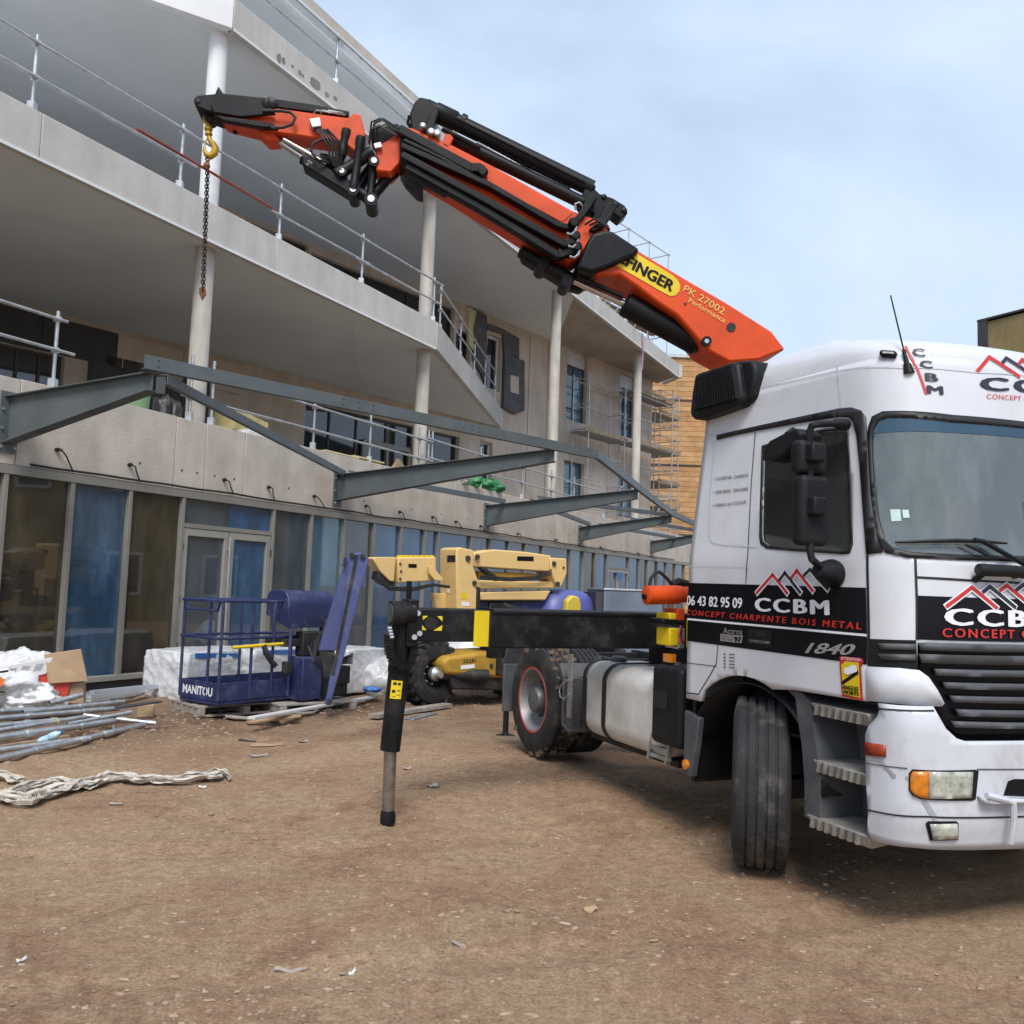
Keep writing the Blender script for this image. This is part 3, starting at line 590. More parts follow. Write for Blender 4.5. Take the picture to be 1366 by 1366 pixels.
for (ur, vr_t, vr_b, ut, vt) in ((8, 528, 592, 205, 497), (449, 633, 668, 740, 599), (648, 674, 702, 851, 653), (773, 703, 722, 896, 687), (868, 722, 738, 948, 710)):
    t = FE.px(ur, vr_b)[0]; zt = FE.px(ur, vr_t)[1]; zb = FE.px(ur, vr_b)[1]
    P = onpl(ut, vt, FE.P(t, 0, 0), FE.d); q = (P - FE.O).dot(FE.n)
    root = FE.P(t, .03, zt); tip = FE.P(t, q, P.z); raf.append((t, q, root, tip, zt - zb))
    r = ibeam(root, tip, zt - zb, .23).build('rafter', m_steel, cn, bevel=.003)
    m_ = MB(); fbox(FE, t - .13, t + .13, .0, .03, zb - .12, zt + .06, m_); m_.build('end_plate', m_steel, r)
    for dz in (.0, .25, .5):
        for s in (-.1, .1): MB().tube(FE.P(t + s, .03, zb - .05 + dz), FE.P(t + s, .055, zb - .05 + dz), .018, 6).build('bolt', m_galv, r)
A = raf[0][3]; B = raf[1][3]; d1 = (B - A); d1.z = 0; d1.normalize()
zE = 4.245
pA = V((A.x, A.y, zE)) - d1 * .14; pK = V((B.x, B.y, zE + .03)) + d1 * 1.2
nodes = [pA, pK] + [V((r[3].x, r[3].y, r[3].z + .05)) for r in raf[2:]]
def channel(p, q, h=.17, b=.09, t=.012):
    mb = MB(); d, s, u = axes(q - p); s = s if s.dot(CAM - p) > 0 else -s
    mb.obx((p + q) / 2 + s * b / 2, d * (q - p).length / 2, s * t / 2, u * h / 2)
    for k in (-1, 1): mb.obx((p + q) / 2 + u * k * (h / 2 - t / 2), d * (q - p).length / 2, s * (b / 2 - t / 2 - .001), u * t / 2)
    return mb
for p, q in zip(nodes[:-1], nodes[1:]):
    eb = channel(p, q).build('edge_beam', m_steel, cn, bevel=.003)
    d, s, u = axes(q - p); s = s if s.dot(CAM - p) > 0 else -s; Ln = (q - p).length
    for f in (.02, .33, .36, .39, .62, .64, .97):
        for k in (-.04, .04): MB().tube(p + d * Ln * f + s * .05 + u * k, p + d * Ln * f + s * .0535 + u * k, .012, 8).build('bolt_hole', m_black, eb)
def purlin(p, q, h=.12, b=.08): return channel(p, q, h, b).build('purlin', m_steel, cn, bevel=.003)
up_ = V((0, 0, -.09))
purlin(A + up_ + V((.12, .03, .02)), raf[1][2] + V((.1, -.03, .02)))
def along(i, f): return raf[i][2].lerp(raf[i][3], f)
purlin(along(1, .05) + V((0, 0, .0)), along(2, .12) + V((0, 0, .06)))
purlin(along(2, .35) + V((0, 0, .05)), along(3, .95) + V((0, 0, .03)))
purlin(along(2, .3), along(3, .1) + V((0, 0, .05)))
purlin(along(3, .55) + V((0, 0, .05)), along(4, .95)); purlin(along(3, .2), along(4, .4))
MB().obx(A + V((.07, .06, -.15)), (.05, .02, 0), (-.02, .05, 0), (0, 0, .1)).build('splice_plate', m_clad, cn)
# ================================================================ odds and ends on the terrace behind the parapet
m_green = mat('green_sack', (.02, .19, .06), .45, var=.3, vs=6, bump=.2); m_gpl = mat('sage_bucket', (.19, .32, .17), .5, var=.1)
def on_par(u, v, q): return FE.px(u, v, q)
def bucket():
    t, z = on_par(180, 541, -.55); o = FE.P(t, -.55, 3.5)
    g = thing('bucket', 'sage green bucket standing on the terrace behind the parapet', 'bucket', o)
    h = 1.25
    MB().lathe(o, (0, 0, 1), [(0, .17), (h - .05, .235), (h - .05, .25), (h, .25), (h, .22), (h - .1, .21)], 24).build('body', m_gpl, g, smooth=True)
    MB().path([o + V((.25 * math.cos(a), .1 * math.sin(a * 1) - .1, h + .05 + .12 * math.sin(a))) for a in [PI * i / 10 for i in range(11)]], .008, 6).build('handle', m_galv, g)
bucket()
m_bag = mat('dark_rubble_sack', (.035, .034, .035), .45, var=.5, vs=9, bump=.5, bs=12, dirt=(.35, .33, .3, .5), ds=4)
def blob(name, c, r, m, label, cat, seed=0, group=None, amp=.3, flat=0., n=20):
    mb = MB()
    def fn(a, b_):
        th = a * 2 * PI; ph = (b_ - .5) * PI; d = V((math.cos(th) * math.cos(ph), math.sin(th) * math.cos(ph), math.sin(ph)))
        k = 1 + amp * noise.noise(d * 1.7 + V((seed, 0, 0))) + amp * .5 * noise.noise(d * 4.1 + V((seed, 3, 0))) + amp * .25 * noise.noise(d * 9 + V((seed, 5, 0)))
        sq = lambda x: math.copysign(abs(x) ** .75, x)
        p = V((sq(d.x) * r[0] * k, sq(d.y) * r[1] * k, sq(d.z) * r[2] * k)); p.z = max(p.z, -r[2] * .92); return V(c) + p
    mb.grid(fn, n, n // 2); o = mb.build(name, m, None, smooth=True, label=label, cat=cat, group=group); o.data.set_sharp_from_angle(angle=PI)
    return o
for i, u in enumerate((201, 217, 232)):
    t, z = on_par(u, 545, -.6); p = FE.P(t, -.6, 4.05 + .02 * i)
    blob('rubble_sack', p, (.16, .16, .62), m_bag, ('dark dusty rubble sack touching the green bucket', 'dark dusty rubble sack in the middle of the three', 'dark dusty rubble sack nearest the first column')[i], 'sack', seed=i * 3, group='dark sacks behind the parapet', amp=.25)
t, z = on_par(325, 546, -.7)
MB().obx(FE.P(t, -.75, 4.55), (FE.d * .42 + V((0, 0, -.06))), FE.n * .28, V((0, 0, .2)) + FE.d * .03).build('insulation_pack', m_insul, None, bevel=.02, label='yellow mineral wool pack lying on the terrace by the first column', cat='insulation')
t, z = on_par(300, 540, -.7)
blob('plastic_wrap', FE.P(t + .3, -.7, 4.25), (.55, .3, .25), mat('crumpled_clear_plastic', (.55, .56, .55), .35, var=.2, vs=5, bump=.6, bs=9), 'crumpled pale plastic wrap on the terrace by the first column', 'plastic sheet', seed=9)
for i, (u, v) in enumerate(((455, 613), (492, 620))):
    t, z = on_par(u, v, -.1); fbox(FE, t - .55, t + .55, -.22 - .03, -.05 - .03 * i, PTOP + .02 + .035 * i, PTOP + .05 + .035 * i).build('plank', mat('fresh_plank', (.62, .53, .30), .8, var=.15), None, bevel=.004, label=('upper' if i else 'lower') + ' pale plank lying along the parapet top by the railing post', cat='plank')
t, z = on_par(533, 622, -.1)
MB().prism([FE.P(t - .22, -.2, PTOP), FE.P(t + .3, -.2, PTOP), FE.P(t + .02, -.2, PTOP + .26)], FE.n * .1).build('timber_wedge', m_wood, None, label='triangular offcut of timber standing on the parapet', cat='timber')
# ================================================================ the crane truck
from mathutils.geometry import delaunay_2d_cdt
HD = math.radians(24); TH = .012
TX = V((math.sin(HD) * math.cos(TH), -math.cos(HD) * math.cos(TH), -math.sin(TH))); TY = V((math.cos(HD), math.sin(HD), 0)); TZ = TX.cross(TY)
TO = V((2.64, 6.22, 0))
TM = Matrix(((TX.x, TY.x, TZ.x, TO.x), (TX.y, TY.y, TZ.y, TO.y), (TX.z, TY.z, TZ.z, TO.z), (0, 0, 0, 1)))
TI = TM.inverted()
trk = thing('crane_truck', 'white lorry cab with black lettered stripe and an orange folding loader crane behind it', 'truck', M=TM)
FRM[trk] = Matrix.Identity(4)          # parts of the truck are written in the truck's own axes: x forward, y to its left, z up
CAML = TI @ CAM
def tpl(u, v, ax, val):                # pixel -> point on a plane of the truck (ax 0: x = val, 1: y = val, 2: z = val)
    d = TI.to_3x3() @ ray(u, v); return CAML + d * ((val - CAML[ax]) / d[ax])
def ppx(p):                            # truck point -> pixel
    q = TM @ V(p) - CAM; z = q.dot(CF); return (683 + FPX * q.dot(CR) / z, 683 - FPX * q.dot(CU) / z)
# paints
m_wp = mat('white_cab_paint', (.63, .65, .69), .24, var=.05, vs=2, coat=.4, dirt=(.40, .36, .31, .32), ds=2.8)
m_wb = mat('white_bumper_paint', (.58, .605, .655), .33, var=.07, vs=3, dirt=(.27, .23, .19, .55), ds=5)
m_kp = mat('black_stripe_vinyl', (.007, .007, .010), .3, var=.2, spec=.2)
m_kpl = mat('black_plastic', (.012, .013, .015), .5, var=.25, vs=6, bump=.05, dirt=(.05, .045, .04, .25), ds=4, spec=.22)
m_gpl2 = mat('grey_plastic', (.075, .08, .09), .6, var=.2, vs=4, bump=.05, dirt=(.22, .19, .16, .5), ds=3)
m_seal = mat('window_rubber', (.012, .011, .012), .5, var=.2)
m_redv = mat('red_vinyl', (.55, .03, .025), .45, var=.08); m_whv = mat('white_vinyl', (.78, .8, .84), .45, var=.05); m_dkv = mat('navy_vinyl', (.02, .025, .04), .45)
m_silv = mat('silver_lettering', (.5, .5, .5), .35, .5); m_yel = mat('yellow_sticker', (.75, .55, .01), .5, var=.12); m_redst = mat('red_sticker', (.55, .025, .03), .5)
m_or = mat('crane_orange', (.66, .072, .009), .45, var=.12, vs=3, dirt=(.22, .03, .01, .5), ds=5, spec=.35)
m_ck = mat('crane_black', (.008, .0085, .010), .42, var=.25, vs=5, dirt=(.035, .033, .03, .3), ds=5, spec=.22)
m_ckb = mat('outrigger_black', (.009, .0095, .011), .48, var=.3, vs=3, dirt=(.075, .07, .065, .6), ds=3.2, spec=.22)
m_chrome = mat('piston_rod', (.62, .62, .64), .22, .95, var=.15)
m_dalu = mat('step_aluminium', (.42, .41, .38), .5, .55, var=.3, vs=9, bump=.25, bs=30)
m_tyre = mat('tyre_rubber', (.016, .016, .018), .8, var=.35, vs=7, bump=.15, bs=40, dirt=(.16, .13, .10, .6), ds=4)
m_tyreL = mat('dusty_tyre_tread', (.03, .03, .033), .85, var=.4, vs=6, bump=.35, bs=40, dirt=(.20, .18, .155, .8), ds=3)
m_mud = mat('dried_mud', (.17, .12, .085), .95, var=.3, vs=8, bump=.6, bs=25)
g_ws = glass('windscreen_glass', (.62, .74, .74), .36, (.30, .36, .355), streak=.35)  # film colour paints in the milky reflection of the sky
g_side = glass('cab_side_glass', (.62, .70, .72), .10, (.15, .17, .18), streak=.1)
# ---------------------------------------------------------------- skins: plan contour lofted over height
def bold_text(txt, bold, **k):
    vs, fs = fit_text(txt, 1, 1, **k); w1, _ = fit_text('I', 1, 1); nch = len(txt); V_ = []; F_ = []
    for l_, (dx, dy) in enumerate(((0, 0), (1, 0), (-1, 0), (.5, 1), (-.5, -1)) if bold > .011 else ((0, 0),)):
        b = len(V_); V_ += [(x + dx * bold * 3.2 / nch, y + dy * bold * 1.2, l_) for x, y in vs]; F_ += [[i + b for i in f] for f in fs]
    return V_, F_
class Skin:
    def __init__(s, half, hw, xo):
        full = half + [(x, -y) for x, y in half[-2::-1]]
        pts = []
        for i in range(len(full) - 1):
            p0 = full[max(0, i - 1)]; p1 = full[i]; p2 = full[i + 1]; p3 = full[min(len(full) - 1, i + 2)]
            L_ = math.dist(p1, p2)
            for k in range(10):
                t = k / 10; h = lambda a, b, c, d: .5 * ((2 * b) + (c - a) * t + (2 * a - 5 * b + 4 * c - d) * t * t + (3 * b - a - 3 * c + d) * t ** 3)
                q = (h(p0[0], p1[0], p2[0], p3[0]), h(p0[1], p1[1], p2[1], p3[1])) if L_ < .5 else (p1[0] + (p2[0] - p1[0]) * t, p1[1] + (p2[1] - p1[1]) * t)
                pts.append(q)
        pts.append(full[-1]); s.pts = pts; s.cum = [0]
        for a, b_ in zip(pts[:-1], pts[1:]): s.cum.append(s.cum[-1] + math.dist(a, b_))
        s.L = s.cum[-1]; s.hw = hw; s.xo = xo; s.tab = None
    def C(s, a):
        import bisect
        a = min(max(a, 0), s.L - 1e-6); i = bisect.bisect_right(s.cum, a) - 1; i = min(i, len(s.pts) - 2)
        f = (a - s.cum[i]) / max(1e-9, s.cum[i + 1] - s.cum[i]); p, q = s.pts[i], s.pts[i + 1]; return (p[0] + (q[0] - p[0]) * f, p[1] + (q[1] - p[1]) * f)
    def S(s, a, z):
        x, y = s.C(a); k = min(1, max(0, (x - .2) / 1.0)); k = k * k * (3 - 2 * k); return V((x - s.xo(z) * k, y * s.hw(z), z))
    def N(s, a, z):
        e = .02; n = (s.S(a + e, z) - s.S(a - e, z)).cross(s.S(a, z + e) - s.S(a, z - e)); return n.normalized()
    def hit(s, u, v, zr=(.4, 3.2)):
        if s.tab is None:
            s.tab = [(ppx(s.S(a * s.L * .62 / 160, zr[0] + (zr[1] - zr[0]) * j / 80)), a * s.L * .62 / 160, zr[0] + (zr[1] - zr[0]) * j / 80) for a in range(161) for j in range(81)]
        _, a, z = min(s.tab, key=lambda t: (t[0][0] - u) ** 2 + (t[0][1] - v) ** 2)
        for _ in range(8):
            p = ppx(s.S(a, z)); e = .004; pa = ppx(s.S(a + e, z)); pz = ppx(s.S(a, z + e))
            j = ((pa[0] - p[0]) / e, (pz[0] - p[0]) / e, (pa[1] - p[1]) / e, (pz[1] - p[1]) / e); D = j[0] * j[3] - j[1] * j[2]
            if abs(D) < 1e-3: break
            du, dv = u - p[0], v - p[1]; a += max(-.1, min(.1, (j[3] * du - j[1] * dv) / D)); z += max(-.1, min(.1, (-j[2] * du + j[0] * dv) / D))
        return (a, z)
    def poly(s, px): return [s.hit(u, v) for u, v in px]
    def mir(s, pl): return [(s.L - a, z) for a, z in pl]
    def sym(s, pl): return pl + s.mir(pl)[::-1]
    def sheet(s, poly, off=.004, step=.06, holes=(), mb=None, thick=0.):
        """polygon given in (arc length, height) laid on the skin"""
        def inside(P, pl):
            c = False; n = len(pl); j = n - 1
            for i in range(n):
                if (pl[i][1] > P[1]) != (pl[j][1] > P[1]) and P[0] < (pl[j][0] - pl[i][0]) * (P[1] - pl[i][1]) / (pl[j][1] - pl[i][1]) + pl[i][0]: c = not c
                j = i
            return c
        def dens(pl):
            o = []
            for i in range(len(pl)):
                a, b_ = pl[i], pl[(i + 1) % len(pl)]; n = max(1, int(math.dist(a, b_) / step)); o += [(a[0] + (b_[0] - a[0]) * k / n, a[1] + (b_[1] - a[1]) * k / n) for k in range(n)]
            return o
        loops = [dens(poly)] + [dens(h) for h in holes]; pts = []; ed = []
        for lp in loops:
            k = len(pts); pts += lp; ed += [(k + i, k + (i + 1) % len(lp)) for i in range(len(lp))]
        a0 = min(p[0] for p in poly); a1 = max(p[0] for p in poly); z0 = min(p[1] for p in poly); z1 = max(p[1] for p in poly)
        na = int((a1 - a0) / step); nz_ = int((z1 - z0) / step)
        for i in range(1, na + 1):
            for j in range(1, nz_ + 1):
                P = (a0 + (a1 - a0) * i / (na + 1), z0 + (z1 - z0) * j / (nz_ + 1))
                if inside(P, poly) and not any(inside(P, h) for h in holes): pts.append(P)
        vs, _, fs, _, _, _ = delaunay_2d_cdt([V((p[0], p[1])) for p in pts], ed, [], 0, 1e-5)
        keep = []
        for f in fs:
            c = (sum(vs[i].x for i in f) / len(f), sum(vs[i].y for i in f) / len(f))
            if inside(c, poly) and not any(inside(c, h) for h in holes): keep.append(list(f))
        mb = mb or MB(); mb.add([s.S(p.x, p.y) + s.N(p.x, p.y) * off for p in vs], keep); return mb
    def patch(s, poly, name, m, parent, off=.004, th=0., holes=(), step=.06, smooth=True, label=None):
        o = s.sheet(poly, off, step, holes).build(name, m, parent, smooth=smooth, label=label, fix=False)
        if th: md = o.modifiers.new('solid', 'SOLIDIFY'); md.thickness = th; md.offset = -1
        return o
    def text(s, txt, BL, BR, TL, name, m, parent, off=.008, bold=.012, **k):
        vs, fs = bold_text(txt, bold, **k); A = s.hit(*BL); B = s.hit(*BR); T = s.hit(*TL)
        f = lambda x, y: (A[0] + (B[0] - A[0]) * x + (T[0] - A[0]) * y, A[1] + (B[1] - A[1]) * x + (T[1] - A[1]) * y)
        return MB().add([s.S(*f(x, y)) + s.N(*f(x, y)) * (off + l_ * .0005) for x, y, l_ in vs], fs).build(name, m, parent, fix=False)
    def ribbon(s, px, w, name, m, parent, off=.007):
        P = [s.hit(u, v) for u, v in px]; mb = MB()
        for a, b_ in zip(P[:-1], P[1:]):
            d = V((b_[0] - a[0], b_[1] - a[1])); n = max(1, int(d.length / .05)); d.normalize(); q = V((-d.y, d.x)) * w / 2
            a = (a[0] - d.x * w * .35, a[1] - d.y * w * .35); b_ = (b_[0] + d.x * w * .35, b_[1] + d.y * w * .35)
            mb.grid(lambda i, j: (lambda aa, zz: s.S(aa, zz) + s.N(aa, zz) * off)(a[0] + (b_[0] - a[0]) * i + q.x * (1 - 2 * j), a[1] + (b_[1] - a[1]) * i + q.y * (1 - 2 * j)), n, 1)
        return mb.build(name, m, parent, fix=False)
def lerp_tab(tab):
    def f(z):
        if z <= tab[0][0]: return tab[0][1]
        for (a, x), (b_, y) in zip(tab[:-1], tab[1:]):
            if z <= b_: return x + (y - x) * (z - a) / (b_ - a)
        return tab[-1][1]
    return f
ch = [(-.64, -1.25), (.55, -1.25), (.8, -1.25), (.92, -1.247), (1.03, -1.232), (1.12, -1.195), (1.19, -1.135), (1.245, -1.04), (1.29, -.90), (1.335, -.68), (1.365, -.40), (1.375, 0)]
hwf = lerp_tab([(1.0, 1.), (1.92, 1.), (2.3, .965), (2.8, .915), (3.06, .90), (3.4, .88)]); xof = lerp_tab([(1.0, 0), (1.55, .0), (1.92, .02), (2.3, .065), (2.65, .115), (2.9, .15), (3.06, .18), (3.4, .25)])
CAB = Skin(ch, hwf, xof)
a_of = lambda x: x + .64
# outlines in (arc, height)
win = CAB.poly([(1019, 598), (1060, 585), (1100, 576), (1121, 574.5), (1129, 580), (1131.5, 620), (1135, 722), (1131, 734), (1121, 735), (1060, 731), (1026, 728), (1018, 722), (1016.5, 712)])
wsR = CAB.poly([(1163.5, 590), (1165, 572), (1172, 561), (1184, 557), (1270, 563), (1366, 571)]); wsB = CAB.poly([(1366, 742), (1280, 740), (1218, 737), (1194, 732), (1180, 718), (1172, 690), (1166, 640)])
ws = wsR + CAB.mir(wsR)[::-1] + CAB.mir(wsB)[::-1][::-1][::1][::-1][::-1]
ws = wsR + CAB.mir(wsR)[::-1] + [p for p in CAB.mir(wsB)[::-1]] + wsB
soR = CAB.poly([(1157.5, 590), (1159, 570), (1164, 556), (1178, 549), (1270, 554), (1366, 563)]); soB = CAB.poly([(1366, 749.5), (1280, 747), (1210, 744), (1182, 738), (1168, 720), (1162, 690), (1158.5, 640)])
wso = soR + CAB.mir(soR)[::-1] + CAB.mir(soB)[::-1] + soB
# lower edge of the cab: rear quarter, wheel arch, door sill, then up under the flap at the front
low = [(0.0, .98), (.17, .98)]
for i in range(9):
    x = -.44 + i * .085; low.append((a_of(x), .50 + math.sqrt(max(0, .70 ** 2 - (x + .02) ** 2))))
low += [(a_of(.42), 1.17), (a_of(.975), 1.18)]
aH = CAB.hit(1222, 800)[0]
low += [(a_of(.975) + .001, 1.40), (aH, 1.41), (aH + .001, 1.50)]
ztop = 3.06
outer = [(0.0, ztop)] + low + CAB.mir(low)[::-1] + [(CAB.L, ztop)]
cab = CAB.patch(outer, 'cab_body', m_wp, trk, 0, .03, holes=(win, CAB.mir(win)[::-1], ws), step=.055)
# rear wall and roof dome
mb = MB(); mb.grid(lambda i, j: V((-.64 - .02 * 0, CAB.S(0, .98 + (ztop - .98) * j).y * (1 - 2 * i), .98 + (ztop - .98) * j)), 10, 12); mb.build('cab_rear_wall', m_wp, cab, smooth=True)
mb = MB(); na = 120
ring = lambda ph: [(lambda p: V((p.x + (-.09 - p.x) * 0 - (p.x + .0) * .0, p.y, 0)))(CAB.S(CAB.L * i / na, ztop)) for i in range(na + 1)]
base = [CAB.S(CAB.L * i / na, ztop) for i in range(na + 1)] + [V((-.64, CAB.S(0, ztop).y * (1 - 2 * i / 20) * -1, ztop)) for i in range(1, 20)]
cen = V((.25, 0, 0)); rows = []
for k in range(9):
    ph = k / 8 * PI / 2; ins = .26 * (1 - math.cos(ph))
    row = []
    for p in base:
        z = ztop + (.25 - .09 * min(1, max(0, (p.x - .55) / .5))) * math.sin(ph)
        q = V((p.x, p.y, z)); sx = (q.x - cen.x); q.x -= math.copysign(min(abs(sx), ins * min(1, abs(sx) / .5) * (1.35 if sx > 0 else .6)), sx); q.y -= math.copysign(min(abs(q.y), ins * min(1, abs(q.y) / .5)), q.y); row.append(q)
    rows.append(row)
n = len(base); mb.add([p for r in rows for p in r], [(j * n + i, j * n + (i + 1) % n, (j + 1) * n + (i + 1) % n, (j + 1) * n + i) for j in range(8) for i in range(n)] + [tuple(range(8 * n, 9 * n))])
roof = mb.build('roof', m_wp, trk, smooth=True); roof.data.set_sharp_from_angle(angle=math.radians(60))
# glass and rubber
wso_o = CAB.patch(wso, 'windscreen_seal', m_seal, trk, .008, .012, holes=(ws,), step=.05)
wsg = CAB.patch(ws, 'windscreen', g_ws, trk, -.004, step=.05)
wtR = wsR + CAB.mir(wsR)[::-1] + CAB.mir(CAB.poly([(1366, 584), (1270, 577), (1167, 578)]))[::-1] + CAB.poly([(1366, 584), (1270, 577), (1167, 578)])
CAB.patch(wtR, 'sun_band', glass('windscreen_tint_band', (.08, .20, .30), .55, (.02, .10, .17), streak=.1), wsg, -.001, step=.05)
def grow(pl, k):
    cx = sum(p[0] for p in pl) / len(pl); cz = sum(p[1] for p in pl) / len(pl); return [(p[0] + math.copysign(k, p[0] - cx), p[1] + math.copysign(k, p[1] - cz)) for p in pl]
for w_ in (win, CAB.mir(win)[::-1]):
    CAB.patch(grow(w_, .018), 'door_window_seal', m_seal, trk, .006, .012, holes=(w_,), step=.05); CAB.patch(w_, 'door_window', g_side, trk, -.008, step=.05)
CAB.patch(CAB.poly([(957.5, 580.6), (1000, 571), (1060, 558), (1119.6, 545.4), (1137, 543.7), (1149, 547.6), (1155.5, 557), (1158.6, 600), (1162, 660), (1170, 715), (1178, 737), (1157, 740), (1152.5, 680), (1148, 620), (1144, 581), (1139.4, 563), (1132.8, 557), (1119.6, 556.4), (1070, 564), (1014, 574), (980, 581), (957.5, 587)]), 'roof_gutter_and_pillar', m_seal, trk, .011, .02, step=.05)
# stripe, seams, panels on the side
aD0, aD1 = a_of(-.645), a_of(.972)
st = CAB.patch([(.0, 1.372), (aD1, 1.372), (aD1, 1.778), (.0, 1.772)], 'black_stripe', m_kp, trk, .003, step=.08)
CAB.patch([(.0, 1.515), (aD1, 1.520), (aD1, 1.533), (.0, 1.528)], 'thin_white_line', m_whv, st, .005, step=.08)
def seam(px, w=.007, m=m_seal, off=.0035): return CAB.ribbon(px, w, 'seam', m, cab, off)
seam([(1008, 577), (1003, 640), (998, 740), (995.5, 778)]); seam([(1157.5, 742), (1158.5, 800), (1159, 870)], .016); seam([(1221, 746), (1223, 800), (1223, 852)], .012); seam([(1222, 770), (1290, 774), (1366, 778)], .012)
seam([(953, 590), (948, 660), (946, 715), (950, 723), (960, 726), (1010, 730)], .008, m_wb, .004); seam([(918, 755), (1000, 757)], .004, m_wb); seam([(958, 861), (956, 885), (948, 900), (932, 926), (914, 924)], .007)
seam([(1010, 518.5), (1060, 508), (1116, 495)], .007, m_wb); seam([(1117, 488), (1118, 505), (1122, 543)], .009, m_wb); seam([(1118, 495), (1150, 490), (1200, 491), (1300, 497), (1366, 501)], .006, m_wb)
seam([(935, 577), (940, 580), (958, 580)], .006, m_wb); seam([(915, 884), (956, 889)], .005)
T = CAB.text
T('06 43 82 95 09', (918, 807), (991, 811.5), (918, 794.5), 'phone_number', m_whv, st, bold=.02)
T('CCBM', (1009.5, 815), (1106.5, 820.5), (1009.5, 797.5), 'company_letters', m_whv, st, bold=.02, spacing=1.2)
T('CONCEPT CHARPENTE BOIS METAL', (917.6, 820.2), (1150, 839.8), (917.6, 813.2), 'company_lettering', m_redv, st, bold=.015, spacing=1.35)
T('1840', (1076, 871), (1139, 874), (1079, 857.5), 'model_number', m_silv, st, bold=.02, shear=.25)
T('Actros', (966, 845), (991.5, 846.5), (966, 837.5), 'badge_lettering', m_silv, st, bold=.01)
CAB.patch(CAB.poly([(962, 845.5), (992, 848), (990, 858), (962, 855)]), 'badge', m_silv, st, .006)
T('TRUCK OF', (963.5, 850), (979, 851), (963.5, 847), 'badge_lettering', m_kp, st, off=.009, bold=.01); T('THE YEAR', (963.5, 854), (979, 855), (963.5, 851), 'badge_lettering', m_kp, st, off=.009, bold=.01); T('97', (981, 856), (990, 857), (981, 849), 'badge_lettering', m_kp, st, off=.009, bold=.03)
for i, (s_, u0, u1, v) in enumerate((('+ COUVERTURE - CHARPENTE', 953, 999, 641.5), ('+ SERRURERIE - ZINGUERIE', 952, 998.5, 659.5), ('+ CHENEAU ALU COULEUR', 950.5, 996, 677))):
    T(s_, (u0, v), (u1, v - 5), (u0, v - 4.2), 'trade_lettering', m_dkv, cab, off=.004, bold=.005)
CAB.patch(CAB.poly([(999, 839), (1031, 841), (1031, 865), (999, 861)]), 'door_handle_recess', m_kpl, st, .006); hd_o = CAB.patch(CAB.poly([(1002, 853), (1029, 856), (1029, 860), (1002, 857)]), 'door_handle', m_gpl2, st, .02, .012); CAB.patch(CAB.poly([(1010, 843), (1023, 844), (1023, 850), (1010, 849)]), 'door_lock', m_seal, st, .009)
for i in range(5): CAB.patch(CAB.poly([(966, 871.4 + i * 4.4), (968.5, 871.6 + i * 4.4), (968.5, 873.4 + i * 4.4), (966, 873.2 + i * 4.4)]), 'data_mark', m_dkv, cab, .004); CAB.patch(CAB.poly([(973, 872 + i * 4.4), (980.5, 872.6 + i * 4.4), (980.5, 874 + i * 4.4), (973, 873.4 + i * 4.4)]), 'data_mark', m_gpl2, cab, .004)
def peaks(P, parent, w, cols, wo, off=.007):
    for (a, b_, c), m in zip(P, cols):
        CAB.ribbon([a, b_, c], w + wo, 'peak_outline', m_whv, parent, off); CAB.ribbon([a, b_, c], w, 'peak', m, parent, off + .002)
peaks([((1010.8, 791), (1032, 766.5), (1051.6, 791.5)), ((1041, 774), (1048.3, 764), (1069, 790.5)), ((1057, 771), (1064.3, 761), (1085.7, 788.3)), ((1074, 767.5), (1081.9, 759.5), (1105.5, 786))], st, .02, [m_redv, m_dkv, m_redv, m_dkv], .018)
# blind-spot sticker
sk = CAB.patch(CAB.poly([(1121, 875), (1151, 878), (1153, 882), (1149, 890), (1152, 935), (1124, 929), (1121, 888)]), 'blind_spot_sticker', m_redst, trk, .005)
CAB.patch(CAB.poly([(1123.5, 887), (1129, 882), (1147, 884), (1149, 931), (1126, 926)]), 'sticker_panel', m_yel, sk, .008)
T('ATTENTION', (1123.5, 880), (1149.5, 882.5), (1123.5, 876), 'sticker_lettering', m_whv, sk, off=.010, bold=.01); T('ANGLES', (1126, 919), (1147, 922), (1126, 913.5), 'sticker_lettering', m_kp, sk, off=.011, bold=.02); T('MORTS', (1127.5, 925.5), (1147.5, 928.5), (1127.5, 920.5), 'sticker_lettering', m_kp, sk, off=.011, bold=.02)
CAB.patch(CAB.poly([(1124.5, 909), (1146, 894), (1147, 899), (1125, 914)]), 'sticker_road', m_kp, sk, .010); CAB.patch(CAB.poly([(1128, 892), (1140, 887), (1145, 889), (1145, 896), (1133, 900), (1128, 898)]), 'sticker_lorry', m_whv, sk, .012)
